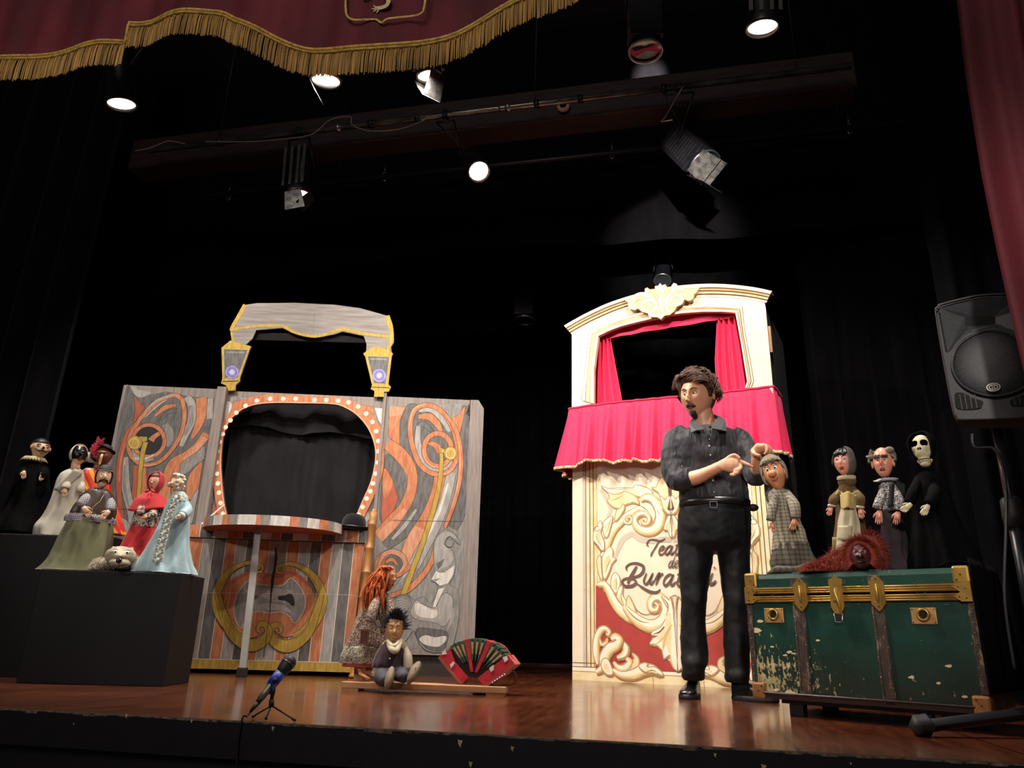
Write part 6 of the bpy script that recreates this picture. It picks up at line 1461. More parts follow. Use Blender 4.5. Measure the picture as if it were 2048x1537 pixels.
# other arm, hand held over the plaid puppet
sh2, el2, wr2 = MV(1480, 878, .03), MV(1514, 955, -.08), MV(1513, 912, -.24)
b.tube([sh2, el2], [.045, .045], 16)
b.tube([Vector(v) for v in catmull([el2+Vector((0, 0, -.0)), MV(1516, 935, -.17), wr2], 5)], [.042, .040, .034, .026], 18)
b.tube(jt([(1513, 914, -.235), (1512, 904, -.25), (1519, 897, -.262), (1530, 897, -.27)]), [.026, .031, .034, .028], 16, flat=.75, up=(0, 1, 0))
for i, f in enumerate(([(1524, 890, -.27), (1533, 893, -.285), (1534, 903, -.29), (1529, 909, -.28)], [(1529, 891, -.262), (1538, 896, -.275), (1539, 906, -.28), (1534, 911, -.272)], [(1533, 894, -.25), (1542, 900, -.262), (1542, 909, -.268), (1538, 914, -.26)], [(1534, 898, -.235), (1544, 905, -.245), (1544, 912, -.25), (1541, 917, -.245)])):
    b.tube([Vector(v) for v in catmull(jt(f), 3)], [.0105, .010, .0092, .0078], 10)
b.tube([Vector(v) for v in catmull(jt([(1508, 900, -.255), (1507, 906, -.275), (1514, 911, -.285), (1521, 912, -.285)]), 3)], [.013, .0115, .0100, .008], 10)
BODY_ = b.build('body', MSKIN, man.t, remesh=.0034, smooth=3)
# shirt
def ringpx(y, xl, xr, d, dy=.03, nn=40):
    a, c = MV(xl, y, dy), MV(xr, y, dy); m_ = (a+c)/2; w_ = (c-a).length/2
    return [m_+man.side*math.cos(2*PI*j/nn)*w_+man.back*math.sin(2*PI*j/nn)*w_*d for j in range(nn)]
b = B()
b.rings([ringpx(856, 1384, 1440, .9), ringpx(862, 1362, 1464, .75), ringpx(868, 1345, 1480, .66), ringpx(885, 1340, 1488, .68), ringpx(915, 1346, 1492, .72), ringpx(950, 1354, 1494, .74), ringpx(980, 1358, 1497, .74), ringpx(1000, 1358, 1499, .76), ringpx(1012, 1362, 1498, .72)])
b.tube([Vector(v) for v in catmull([MV(1372, 868, .02), MV(1350, 880, .01), MV(1344, 910, -.01), MV(1346, 945, -.03), MV(1354, 962, -.06)], 4)], [.06, .066, .062, .064, .062], 20)
b.tube([Vector(v) for v in catmull([MV(1350, 958, -.045), MV(1362, 962, -.07), MV(1378, 957, -.10)], 3)], [.058, .062, .058], 20)
b.tube([Vector(v) for v in catmull([MV(1462, 872, .02), MV(1484, 886, .02), MV(1496, 915, -.02), MV(1510, 950, -.06)], 4)], [.06, .066, .062, .058], 20)
b.tube([Vector(v) for v in catmull([MV(1506, 950, -.05), MV(1516, 952, -.10), MV(1516, 943, -.14)], 3)], [.056, .056, .050], 20)
SH = b.build('shirt', SHIRT, man.t, remesh=.0075, smooth=5)
tx = bpy.data.textures.new('cloth_creases', 'CLOUDS'); tx.noise_scale = .07; tx.noise_depth = 2
m_ = SH.modifiers.new('creases', 'DISPLACE'); m_.texture = tx; m_.strength = .014; m_.mid_level = .5; m_.texture_coords = 'LOCAL'
# rolled cuffs, collar, placket
b = B(); b.tube([MV(1372, 960, -.085), MV(1386, 953, -.112)], [.056, .052], 20); b.build('cuff', SHIRT, SH, bevel=.003)
b = B(); b.tube([MV(1516, 948, -.125), MV(1516, 938, -.158)], [.050, .047], 20); b.build('cuff', SHIRT, SH, bevel=.003)
COLL = mat('collar_black', '#141316', .6, .2, 20, sheen=.2)
for L in ([(1386, 838, -.03), (1378, 848, -.07), (1383, 866, -.125), (1392, 862, -.135), (1409, 860, -.135), (1398, 850, -.09)], [(1438, 832, -.02), (1450, 842, -.05), (1454, 864, -.115), (1442, 861, -.13), (1424, 858, -.135), (1426, 848, -.09)]):
    b = B(); Q = jt(L); b.add(Q, [tuple(range(len(Q)))], 0, False); b.build('collar', COLL, SH, solid=.006)
b = B(); P = [MV(1388, 845, .0), MV(1390, 838, .04), MV(1408, 830, .09), MV(1428, 832, .075), MV(1440, 842, .02)]
b.tube([Vector(v) for v in catmull(P, 5)], .018, 8, flat=.3, up=(0, 0, 1)); b.build('collar_stand', COLL, SH)
for py_, px_ in ((879, 1419), (893, 1419), (911, 1421), (932, 1424), (962, 1426), (985, 1428)):
    b = B(); p = MV(px_, py_, -.125 if py_ > 880 else -.11); b.ell(p, (.006, .003, .006), nu=12, nv=6); b.build('button', STEEL, SH)
# lapel microphone
b = B(); b.ell(MV(1420, 854, -.12), .008, nu=10, nv=8); b.tube([MV(1420, 857, -.12), MV(1421, 866, -.12)], .004, 6); b.build('lapel_microphone', RUBBER, SH)
# trousers
b = B()
b.rings([ringpx(1006, 1360, 1498, .74), ringpx(1030, 1356, 1502, .72), ringpx(1060, 1354, 1503, .68), ringpx(1090, 1355, 1502, .62), ringpx(1106, 1358, 1500, .5)])
def leg(L):
    R_ = []
    for y, xl, xr, d, dy in L:
        R_.append(ringpx(y, xl, xr, d, dy, 28))
    P = []
    for j in range(28):
        P.append(catmull([r_[j] for r_ in R_], 4))
    return [[Vector(P[j][i]) for j in range(28)] for i in range(len(P[0]))]
b.rings(leg([(1060, 1355, 1432, .9, .03), (1110, 1356, 1428, .95, .03), (1160, 1359, 1420, 1, .02), (1200, 1362, 1414, 1.05, .01), (1250, 1361, 1412, 1.05, .02), (1300, 1361, 1416, 1.05, .02), (1325, 1362, 1416, 1.1, .0), (1340, 1366, 1410, 1.15, -.01), (1352, 1362, 1411, 1.1, .0), (1362, 1368, 1408, 1.1, .01)]))
b.rings(leg([(1060, 1428, 1502, .9, .03), (1110, 1434, 1500, .95, .03), (1160, 1441, 1500, 1, .03), (1200, 1446, 1499, 1.05, .03), (1250, 1446, 1498, 1.05, .04), (1300, 1446, 1500, 1.05, .04), (1335, 1450, 1500, 1.1, .04), (1347, 1450, 1500, 1.15, .03), (1357, 1448, 1500, 1.1, .03), (1366, 1452, 1498, 1.05, .03)]))
TR = b.build('trousers', TROU, man.t, remesh=.0085, smooth=4)
m_ = TR.modifiers.new('creases', 'DISPLACE'); m_.texture = tx; m_.strength = .010; m_.mid_level = .5; m_.texture_coords = 'LOCAL'
BELT = mat('black_belt', '#121213', .35, .2, 30)
b = B(); R_ = []
for (y, e) in ((1003, 1.0), (1003.5, 1.035), (1015.5, 1.035), (1016, 1.0)):
    rr = ringpx(y, 1360, 1499, .77); c = sum(rr, Vector())/len(rr); R_.append([c+(p-c)*e for p in rr])
b.rings(R_, cap=False); BE = b.build('belt', BELT, TR)
bc = MV(1427, 1010, -.142)
b = B()
for x0, x1, z0, z1 in ((-.020, .020, .014, .018), (-.020, .020, -.018, -.014), (-.020, -.016, -.018, .018), (.016, .020, -.018, .018)): b.box(bc.x+x0, bc.x+x1, bc.y-.006, bc.y, bc.z+z0, bc.z+z1)
b.build('buckle', mat('dark_buckle', '#3a3a3c', .3, metal=.9), BE, bevel=.001)
# shirt tail lifted at the back by a transmitter pack
b = B(); b.ell(MV(1506, 1016, .04), (.030, .03, .020), nu=16, nv=10); b.build('transmitter_pack', RUBBER, TR)
# shoes
LEA = mat('black_leather', '#141415', .28, .2, 30, bump=.1, bd=.002, coat=.3)
def shoe(heel, toe, W_=.047):
    heel = Vector((heel.x, heel.y, 0)); toe = Vector((toe.x, toe.y, 0)); d = (toe-heel); L = d.length; d.normalize(); sd = Vector((-d.y, d.x, 0))
    prof = [(0.0, .028, .02, .085), (.04, .034, .0, .105), (.14, .036, .0, .108), (.30, .036, .0, .100), (.45, .039, .0, .080), (.62, .046, .0, .062), (.78, .048, .0, .054), (.92, .040, .0, .045), (1.0, .020, .005, .030)]
    b = B(); R_ = []
    for t_, w_, z0, z1 in prof:
        c = heel+d*L*t_; R_.append([c+sd*w_*math.cos(a)*(1 if math.sin(a) < 0 else .92)+Vector((0, 0, .018+z0+(z1-.018)*(.5+.5*math.sin(a)) if math.sin(a) > -.2 else .018)) for a in np.linspace(0, 2*PI, 25)[:-1]])
    b.rings(R_); s = b.build('shoe', LEA, man.t, sub=1)
    b = B(); R_ = []
    for z_, e in ((0, 1.0), (.006, 1.03), (.018, 1.03), (.024, .98)):
        ring = []
        for a in np.linspace(0, 2*PI, 41)[:-1]:
            t_ = .5+.5*math.cos(a); w_ = np.interp(t_, [p[0] for p in prof], [p[1] for p in prof])*1.05+.003
            ring.append(heel+d*(L*.5+L*.515*math.cos(a)*e)+sd*w_*e*math.copysign(abs(math.sin(a))**.6, math.sin(a))+Vector((0, 0, z_)))
        R_.append(ring)
    b.rings(R_); b.build('sole', RUBBER, s)
    for i in range(4):
        t_ = .30+i*.075; c = heel+d*L*t_+Vector((0, 0, np.interp(t_, [p[0] for p in prof], [p[3] for p in prof])+.014))
        b = B(); b.tube([c-sd*.018, c+Vector((0, 0, .004)), c+sd*.018], .0018, 6); b.build('lace', mat('grey_lace', '#77777c', .6), s)
    return s
shoe(MV(1390, 1375, .10), MV(1372, 1400, -.09)); 
h2 = MV(1466, 1390, .05); shoe(h2, h2+Vector((.205, -.10, 0)))
# face
eyes(HM, BODY_, .31, .09, .0135, '#2a1a10', .45, (-.2, -.2), (MSKIN, .30))
brow(HM, BODY_, [(.13, .24), (.30, .31), (.52, .27)], [.003, .0058, .005, .002], BEARD, off=.002)
lips(HM, BODY_, .17, -.50, .0045, mat('man_lips', '#a0604e', .5))
for sx in (-1, 1):
    b = B(); P = catmull([HM.pt(0, -.395, .005), HM.pt(sx*.12, -.41, .006), HM.pt(sx*.26, -.47, .003), HM.pt(sx*.36, -.46, .002)], 5)
    b.tube([Vector(v) for v in P], [.008, .0105, .0075, .0018], 8); b.build('moustache', BEARD, BODY_)
b = B(); r = random.Random(2)
def beardpt(r_):
    X, Z = r_.uniform(-.30, .30), r_.uniform(-.97, -.64); p = HM.pt(X*(1-.2*abs(Z)), Z, -.001); return p, HM.rot() @ Vector((X, -.8, -.5))
furry(b, beardpt, 700, .013, .0011, 3, .8, wild=.35); o = b.build('beard', BEARD, BODY_); o['kind'] = 'stuff'
b = B(); b.tube([HM.pt(0, -.64, .001), HM.pt(0, -.70, .003)], [.005, .009], 8)
b.build('soul_patch', BEARD, BODY_)
# hair: cap, then swept locks
b = B()
def hairline(lo): return .66 if abs(lo) < .8 else (.66-(abs(lo)-.8)*1.1 if abs(lo) < 1.25 else (-.05 if abs(lo) < 1.75 else -.55))
def capf(u, v):
    lo = -PI+2*PI*u; l0 = hairline(lo); la = l0+(PI/2-.01-l0)*v
    return HM.ll(lo, la, .003+.026*min(1, v*1.6)*(1 if abs(lo) < 1.9 else .8))
b.grid(capf, 60, 16); CAPH = b.build('hair', HAIRM, BODY_, solid=.006)
b = B(); r = random.Random(11)
for i in range(620):
    lo = r.uniform(-PI, PI); la = r.uniform(max(.05, hairline(lo)+.12), 1.45)
    swL = -1 if r.random() < .8 else 1
    P = []; lo0, la0 = lo, la; off = .020+r.random()*.012
    L = r.uniform(.45, .95)
    for k_ in range(6):
        t_ = k_/5
        lo2 = lo0+swL*(-.0)*t_+(-1.15*L*t_ if abs(lo0) < 1.6 else -.35*t_*L)/max(.45, math.cos(la0)); la2 = la0-.42*L*t_*t_
        la2 = max(la2, hairline(lo2)+.09+.12*r.random() if abs(lo2) < 1.9 else -.4)
        P.append(HM.ll(lo2, la2, off+.016*math.sin(t_*PI)+.008*t_*r.random()))
    b.tube([Vector(v) for v in catmull(P, 3)], [.003, .0042, .0034, .0008], 5)
for i in range(300):
    lo = r.uniform(-1.15, 1.25); h0 = hairline(lo)+r.uniform(-.03, .10); L = r.uniform(.7, 1.2)
    P = [HM.ll(lo, h0, .003), HM.ll(lo-.04, h0+.16, .024+.008*r.random()), HM.ll(lo-.24*L, h0+.30, .034+.010*r.random()), HM.ll(lo-.62*L, min(h0+.34, 1.4), .034+.012*r.random()), HM.ll(lo-.95*L, h0+.22, .028+.014*r.random())]
    b.tube([Vector(v) for v in catmull(P, 4)], [.0026, .0042, .0038, .0008], 5)
# tuft blown out at the viewer's left
for i in range(90):
    t0_ = r.random(); root_ = MV(1370+10*r.random(), 750+8*t0_, .0+.06*r.random())
    mid_ = MV(1352+6*r.random(), 752+9*r.random(), .0+.06*r.random()); end_ = MV(1343+9*r.random(), 768+14*r.random(), .01+.05*r.random())
    b.tube([Vector(v) for v in catmull([root_, mid_, end_], 4)], [.007, .008, .005, .001], 5)
for i in range(60):
    x_ = 1362+62*r.random(); top = 744+abs(x_-1392)*.12
    a = MV(x_+14, top+10, -.02+.08*r.random()); m2 = MV(x_, top-1+4*r.random(), -.02+.06*r.random()); e = MV(x_-12, top+7+4*r.random(), -.03+.05*r.random())
    b.tube([Vector(v) for v in catmull([a, m2, e], 4)], [.004, .008, .007, .001], 5)
for i in range(70):
    x_ = 1414+12*r.random(); y_ = 752+30*r.random()
    b.tube([Vector(v) for v in catmull([MV(x_-6, y_-6, .02+.08*r.random()), MV(x_+4, y_, .02+.08*r.random()), MV(x_+3, y_+12, .03+.07*r.random())], 3)], [.006, .008, .001], 5)
for i in range(5): b.tube([Vector(v) for v in catmull([MV(1374+i*2, 745, 0), MV(1370+i*2, 739, 0), MV(1374+i*3, 733+i, 0)], 3)], [.002, .001], 4)
o = b.build('hair_locks', HAIRM, CAPH); o['kind'] = 'stuff'
# ------------------------------------------------------------------ hand puppets on the trunk
def pskin(n, c, c2=None, r=.38): return mat(n, c, r, .1, 16, col2=c2, spec=.5, coat=.15)
SK1 = pskin('puppet_tan', '#cf9468', '#bd7d58'); SK2 = pskin('puppet_rose', '#dd9a80', '#cf8670'); SK3 = pskin('puppet_peach', '#dc9c82', '#c8826a'); SK4 = pskin('puppet_pale', '#e2b999', '#d4a684')
LIPR = mat('puppet_lips', '#a83a36', .35); BRB = mat('brow_black', '#15100e', .6); BRG = mat('bushy_grey', '#7d7666', .9, .3, 60, bump=.6, bd=.006); DK = mat('painted_dark', '#120d0b', .4)
def trunk_at(px, v): q = TK.px(px, 1150, v); w_ = TK.w(q.x, v, zt0); return w_
GRP = None
# plaid man
w = trunk_at(1584, .18)
p = Pup('hand_puppet', 'grey haired big nosed hand puppet in checked jacket under the pointing hand on the trunk', 'puppet', (1584, 1148), w.y, zt0+.001)
PLA = plaid('grey_plaid', '#98907c', '#1d1b1a', 62, .30); PLD = plaid('dark_plaid', '#5a5448', '#161413', 46, .34); MESHG = plaid('mesh_grey', '#8d8470', '#3c362c', 150, .4, amt=.6)
p.loft([(1582, 1085, 34), (1583, 1100, 37), (1586, 1125, 42), (1588, 1140, 40), (1580, 1160, 44)], PLD, 'skirt', .10, 7)
p.loft([(1556, 978, 13), (1560, 990, 24), (1566, 1010, 26), (1572, 1040, 28), (1578, 1075, 32), (1582, 1102, 36)], PLA, 'jacket', .05, 7)
b = B(); b.tube([p.V(1540, 1148, -.05), p.V(1556, 1140, -.09), p.V(1590, 1142, -.10), p.V(1618, 1130, -.05)], [.016, .03, .026, .02], 12, flat=.6); b.build('fabric_fold', PLD, p.t)
for q in p.t.children_recursive: pass
p.arm([(1554, 986, -.02), (1546, 1010, -.05), (1541, 1042, -.06)], [9, 10, 9], PLA); p.arm([(1572, 984, -.02), (1588, 1010, -.06), (1592, 1036, -.07)], [10, 12, 10], PLA)
b = B(); b.tube([p.V(1541, 1040, -.06), p.V(1541, 1045, -.06)], 9.3*p.s, 12); b.tube([p.V(1590, 1034, -.07), p.V(1588, 1039, -.07)], 10*p.s, 12)
p.hand(1543, 1046, 1551, 1070, 24, SK1, -.06, .5, 1); p.hand(1590, 1038, 1583, 1066, 29, SK1, -.07, .5, -1)
H = p.head(1549, 949, 46, 78, yaw=-12, roll=-14, pitch=-4, m=SK1, depth=.95, taper=.28, feats=[(-.5, -.2, .25, .22, .14), (.5, -.2, .25, .22, .14), (0, -.85, .3, .2, .25), (0, -.45, .4, .12, .14), (-.34, .2, .18, .12, -.10), (.34, .2, .18, .12, -.10), (-.3, .42, .25, .1, .1), (.3, .42, .25, .1, .1)])
b = B(); b.ell(H.pt(0, -.10, .004), (9.5*p.s, 8*p.s, 8*p.s), nu=20, nv=14, tf=H.rot().to_4x4()); b.build('nose', pskin('nose_orange', '#cf8a5c'), H.obj)
eyes(H, H.obj, .36, .20, 5.0*p.s, '#15100c', .2)
brow(H, H.obj, [(.12, .40), (.32, .52), (.58, .40)], [.0015, .005, .004, .002], BRB, off=.001)
lips(H, H.obj, .42, -.42, .0045, mat('lip_rose', '#b8584a', .35), curve=.12)
for sx in (-1, 1): b = B(); b.ell(H.ll(sx*1.5, -.05, .002), (.007, .014, .020), nu=12, nv=8, tf=H.rot().to_4x4()); b.build('ear', SK1, H.obj)
b = B(); H.shell(b, -2.9, 2.9, .62, 1.5, .009, 40, 10, fn=lambda lo, la, u, v: .004*math.sin(lo*9)); b.grid(lambda u, v: H.ll((1.25+1.8*u), -.45+1.2*v, .008+.006*math.sin(u*12+v*5)), 14, 12); b.grid(lambda u, v: H.ll(-(1.05+1.9*u), -.5+1.25*v, .008+.006*math.sin(u*12+v*5)), 14, 12)
b.tube([H.pt(x, .72, .004) for x in np.linspace(-.6, .6, 9)], [.006, .010, .012, .010, .012, .010, .012, .009, .005], 8); b.build('grey_hair', MESHG, H.obj, solid=.005)
b = B(); P = [p.V(1528, 960, .05), p.V(1530, 990, .06), p.V(1536, 1010, .06), p.V(1552, 985, .05), p.V(1548, 960, .05)]; b.add(P, [tuple(range(5))], 0, False); b.build('hanging_net', PLD, p.t, solid=.02)
# woman with apron
w = trunk_at(1700, .16)
p = Pup('hand_puppet', 'black haired woman hand puppet in a headscarf, brown dress and cream apron on the trunk', 'puppet', (1700, 1145), w.y, zt0+.001)
BRD = mat('brown_dress', '#5e4424', .9, .25, 20, bump=.3); APR = mat('apron_cream', '#b3a98a', .9, .12, 12, bump=.2); APY = mat('apron_yellow', '#b39c5e', .9, .15, 14, bump=.3); OLV = mat('olive_underskirt', '#857648', .9, .2, 12)
p.loft([(1694, 960, 14), (1694, 972, 16), (1694, 990, 24), (1694, 1015, 24), (1698, 1040, 26), (1702, 1090, 34), (1700, 1130, 40), (1700, 1150, 42)], BRD, 'dress', .07, 8)
p.loft([(1694, 955, 15), (1694, 964, 18), (1694, 974, 12)], BRD, 'neck_frill', .12, 14)
p.arm([(1682, 982, -.02), (1668, 1000, -.05), (1664, 1010, -.05)], [9, 11, 8], BRD); p.arm([(1708, 980, -.02), (1720, 998, -.05), (1720, 1014, -.05)], [9, 11, 8], BRD)
for c_ in ((1664, 1012), (1720, 1015)): b = B(); b.tube([p.V(c_[0], c_[1]-2, -.05), p.V(c_[0], c_[1]+3, -.05)], 9*p.s, 14); b.build('cuff', APR, p.t)
p.hand(1663, 1014, 1656, 1036, 24, SK2, -.055, .5, 1); p.hand(1720, 1017, 1725, 1040, 26, SK2, -.055, .4, -1)
def apron(u, v):                               # bib widens into the skirt
    x = 1696+(u-.5)*2*np.interp(v, [0, .25, .5, 1], [16, 15, 22, 27]); y = 990+v*112; return p.V(x+v*3, y, -.075-.02*math.sin(u*PI)-.015*v+.005*math.sin(u*14+v*3))
b = B(); b.grid(apron, 16, 20); b.build('apron', [APR], p.t, solid=.003)
b = B(); b.grid(lambda u, v: p.V(1682+u*26, 985+v*32+2*math.sin(u*9), -.10+.01*math.cos(u*6)-.01*v), 12, 10); b.build('apron_bib', APY, p.t, solid=.004)
b = B(); b.grid(lambda u, v: p.V(1676+u*28, 1052+v*28, -.108-.012*math.sin(u*PI)), 8, 6); b.build('pocket', APR, p.t, solid=.003)
b = B()
for sx, xx in ((-1, 1676), (1, 1716)): b.grid(lambda u, v: p.V(xx+sx*6*v-sx*10*u*(1-v), 981+v*12+4*u, -.055+.02*u), 6, 6)
b.build('shoulder_ruffle', APY, p.t, solid=.006)
b = B(); b.grid(lambda u, v: p.V(1664+v*6+u*12-(1-u)*4*v, 1075+v*52, -.02), 6, 8)
b.build('underskirt', OLV, p.t, solid=.004)
H = p.head(1687, 927, 41, 60, yaw=-16, pitch=-4, m=SK2, depth=.95, taper=.42, feats=[(0, .05, .09, .25, .12), (0, -.14, .12, .12, .3), (-.5, -.15, .22, .2, .08), (.5, -.15, .22, .2, .08), (0, -.8, .22, .16, .2), (0, -.48, .3, .12, .12), (-.36, .16, .2, .1, -.08), (.36, .16, .2, .1, -.08)])
eyes(H, H.obj, .38, .17, 4.6*p.s, '#6d86a8', .3, ry=.7, white=mat('eye_pale', '#b8c4d0', .25)); brow(H, H.obj, [(.10, .28), (.34, .44), (.62, .40)], [.0015, .004, .003, .001], BRB); lips(H, H.obj, .25, -.50, .0052, LIPR, curve=.03)
b = B(); H.shell(b, -1.5, 1.3, .62, 1.5, .006, 26, 10, fn=lambda lo, la, u, v: .003*math.sin(lo*11)); b.grid(lambda u, v: H.ll(-1.0-.6*u, -.1+.9*v, .006), 8, 8); b.tube([H.pt(x, .66-.25*abs(x+.1), .004) for x in np.linspace(-.7, .5, 7)], [.004, .008, .008, .006, .004], 8); b.build('black_hair', mat('puppet_black_hair', '#171315', .4), H.obj, solid=.004)
SCF = mat('grey_scarf', '#56504a', .9, .2, 18, bump=.3)
b = B(); b.grid(lambda u, v: H.ll(.75+2.1*u, -1.0+2.35*v, .013+.004*math.sin(v*9)), 18, 16); b.grid(lambda u, v: H.ll(-3.4+1.6*u, .2+1.1*v, .013), 14, 10); b.build('headscarf', SCF, H.obj, solid=.005)
b = B()
for i in range(26):
    a = PI+.2+(PI-.4)*i/25; cc = p.V(1693, 958, 0); b.ell(cc+p.side*math.cos(a)*17*p.s+p.back*math.sin(a)*13*p.s+Vector((0, 0, .003*(i % 2))), (.0065, .0065, .009), nu=8, nv=6)
b.build('lace_collar', mat('lace_cream', '#b5a582', .9), p.t)
# bald man
w = trunk_at(1776, .2)
p = Pup('hand_puppet', 'bald bushy browed old man hand puppet in patterned shirt and purple trousers', 'puppet', (1776, 1145), w.y, zt0+.001)
PRT = spots('patterned_shirt', '#8b8488', '#37323c', '#c0b8b4', 260, t=.45); PUR = mat('purple_trousers', '#261a20', .85, .25, 12, bump=.3); VST = mat('black_vest', '#0e0d10', .85)
p.loft([(1782, 1020, 22), (1784, 1050, 22), (1786, 1080, 26), (1784, 1110, 28), (1790, 1130, 42), (1795, 1145, 48)], PUR, 'trousers', .12, 5, ph=1)
p.loft([(1774, 965, 11), (1776, 975, 19), (1780, 1000, 23), (1784, 1025, 21)], PRT, 'shirt', .05, 7)
p.arm([(1768, 975, -.02), (1760, 1000, -.05), (1754, 1018, -.06)], [8, 10, 10], PRT); p.arm([(1788, 978, -.02), (1796, 1000, -.06), (1796, 1020, -.06)], [9, 12, 11], PRT)
b = B(); b.grid(lambda u, v: p.V(1780+u*8-v*2, 966+v*48, -.075-.008*math.sin(u*PI)), 5, 8); b.build('vest', VST, p.t, solid=.005)
b = B(); b.grid(lambda u, v: p.V(1792+u*18, 962+v*22+u*8, -.0), 6, 6); b.build('vest', VST, p.t, solid=.02)
p.hand(1759, 1022, 1757, 1054, 34, SK3, -.065, .5, 1); p.hand(1796, 1024, 1792, 1054, 32, SK3, -.065, .3, 1)
b = B(); cc = p.V(1775, 962, 0)
for i in range(18): a = PI-.1+(PI+.4)*i/17; b.ell(cc+p.side*math.cos(a)*(15+3*(i % 2))*p.s+p.back*math.sin(a)*12*p.s+Vector((0, 0, .004*(i % 2))), (.010, .010, .005), nu=8, nv=6)
b.build('ruffled_collar', mat('collar_lilac', '#a09aa4', .8), p.t); b = B(); b.tube([p.V(1747, 963, -.07), p.V(1754, 963, -.08), p.V(1762, 960, -.07)], [.002, .005, .004], 8); b.build('collar_tip', mat('collar_white', '#d0ccc8', .7), p.t)
H = p.head(1766, 926, 42, 70, yaw=-10, pitch=0, m=SK3, depth=1.0, taper=.2, feats=[(0, .02, .12, .2, .2), (0, -.15, .16, .13, .38), (-.3, .22, .28, .09, .16), (.3, .22, .28, .09, .16), (-.33, .05, .18, .1, -.14), (.33, .05, .18, .1, -.14), (-.5, -.2, .2, .16, .1), (.5, -.2, .2, .16, .1), (0, -.8, .34, .2, .2), (0, -.5, .3, .1, .08), (-.3, -.42, .06, .2, -.06), (.3, -.42, .06, .2, -.06)])
eyes(H, H.obj, .33, .08, 3.6*p.s, '#2a2420', .45, ry=.6, white=mat('eye_dull', '#a89c8c', .4)); lips(H, H.obj, .28, -.50, .0048, mat('lip_dark', '#8e3f38', .4), curve=-.08)
b = B(); r_ = random.Random(4)
furry(b, lambda q: (H.pt(q.choice((-1, 1))*q.uniform(.08, .66), q.uniform(.20, .34), 0), H.rot() @ Vector((q.uniform(-.6, .6), -1, .3))), 220, .014, .0016, 5, .1); o = b.build('bushy_eyebrows', BRG, H.obj); o['kind'] = 'stuff'
b = B(); furry(b, lambda q: (H.ll(q.choice((-1, 1, 1))*q.uniform(1.1, 2.9), q.uniform(.0, .85), 0), (H.ll(1, .2)-H.ll(1, .1))), 10, .01, .001, 6)
for sx in (-1, 1): b.grid(lambda u, v: H.ll(sx*(1.15+1.6*u), .0+.85*v, .010+.008*math.sin(u*10+v*8)), 14, 10)
b.tube([H.ll(-1.15, .35, .004), H.ll(-1.3, .36, .018), H.ll(-1.45, .42, .026)], [.010, .007, .001], 8)
b.ell(H.ll(1.25, .75, .006), (.018, .018, .014), nu=14, nv=8); b.build('side_hair', BRG, H.obj, solid=.004)
for sx in (-1, 1): b = B(); b.ell(H.ll(sx*1.5, -.08, .003), (.006, .012, .018), nu=12, nv=8, tf=H.rot().to_4x4()); b.build('ear', SK3, H.obj)
# skeleton in black robe
w = trunk_at(1868, .17)
p = Pup('hand_puppet', 'skull headed hand puppet in a long black hooded robe at the trunk\'s right end', 'puppet', (1868, 1138), w.y, zt0+.001)
ROB = mat('black_robe', '#020203', .9, .3, 10, bump=.3, spec=.1); BONE = mat('bone', '#c9bf9a', .6, .1, 20, bump=.1, col2='#b3a880'); SKD = mat('socket_black', '#020202', .9, spec=.0)
p.loft([(1855, 945, 16), (1858, 960, 32), (1862, 1000, 40), (1870, 1040, 44), (1880, 1080, 52), (1888, 1115, 60), (1890, 1140, 62)], ROB, 'robe', .10, 7, n=64)
p.arm([(1838, 955, -.02), (1826, 985, -.06), (1820, 1006, -.07)], [9, 12, 12], ROB); p.arm([(1868, 965, -.02), (1868, 990, -.07), (1860, 1010, -.09)], [12, 14, 14], ROB)
for (wx, wy, tx_, ty_, th_) in ((1823, 1008, 1808, 1020, 1), (1857, 1010, 1843, 1036, 1)):
    p.hand(wx, wy, tx_, ty_, 30, BONE, -.10, .5, th_, fr=.0042)
H = p.head(1844, 897, 44, 62, yaw=-14, pitch=-2, m=BONE, depth=1.05, taper=.10, name='skull', feats=[(-.36, .22, .2, .17, -.16), (.36, .22, .2, .17, -.16), (-.58, -.05, .16, .13, .14), (.58, -.05, .16, .13, .14), (-.72, -.40, .2, .14, -.2), (.72, -.40, .2, .14, -.2), (0, -.5, .45, .2, .12)])
b = B(); b.grid(lambda u, v: H.ll(-1.0+2.0*u, -.35-.75*v, .001), 6, 4)
jw = B(); cj = p.V(1850, 922, -.015); jw.ell(cj, (16*p.s, 14*p.s, 10*p.s), nu=24, nv=14, tf=H.rot().to_4x4()); jw.ell(cj+Vector((0, -.0, -.012)), (11*p.s, 12*p.s, 9*p.s), nu=24, nv=12, tf=H.rot().to_4x4()); JW = jw.build('jaw', BONE, H.obj)
for sx in (-1, 1):
    b = B(); b.ell(H.pt(sx*.40, .20, .003), (.0175, .006, .0155), nu=18, nv=8, tf=H.rot().to_4x4()); b.build('eye_socket', SKD, H.obj)
    b = B(); b.tube([H.pt(sx*.07, -.10, .001), H.pt(sx*.12, -.26, .001)], [.0015, .0042], 8); b.build('nose_hole', SKD, H.obj)
jf = lambda x, z: cj+H.rot() @ Vector((x*p.s, -14.4*p.s*math.sqrt(max(.1, 1-(x/17)**2)), z*p.s))
b = B(); b.tube([jf(x, 1.5) for x in np.linspace(-13, 14, 12)], .0012, 6); 
for x in np.linspace(-12, 13, 9): b.tube([jf(x, 6), jf(x, -3.5)], .0009, 5)
b.build('teeth_lines', SKD, JW)
b = B(); b.grid(lambda u, v: H.ll(.95+4.4*u, -1.3+2.85*v, .012+.004*math.sin(v*8+u*9)), 40, 18); b.build('hood', ROB, H.obj, solid=.006)
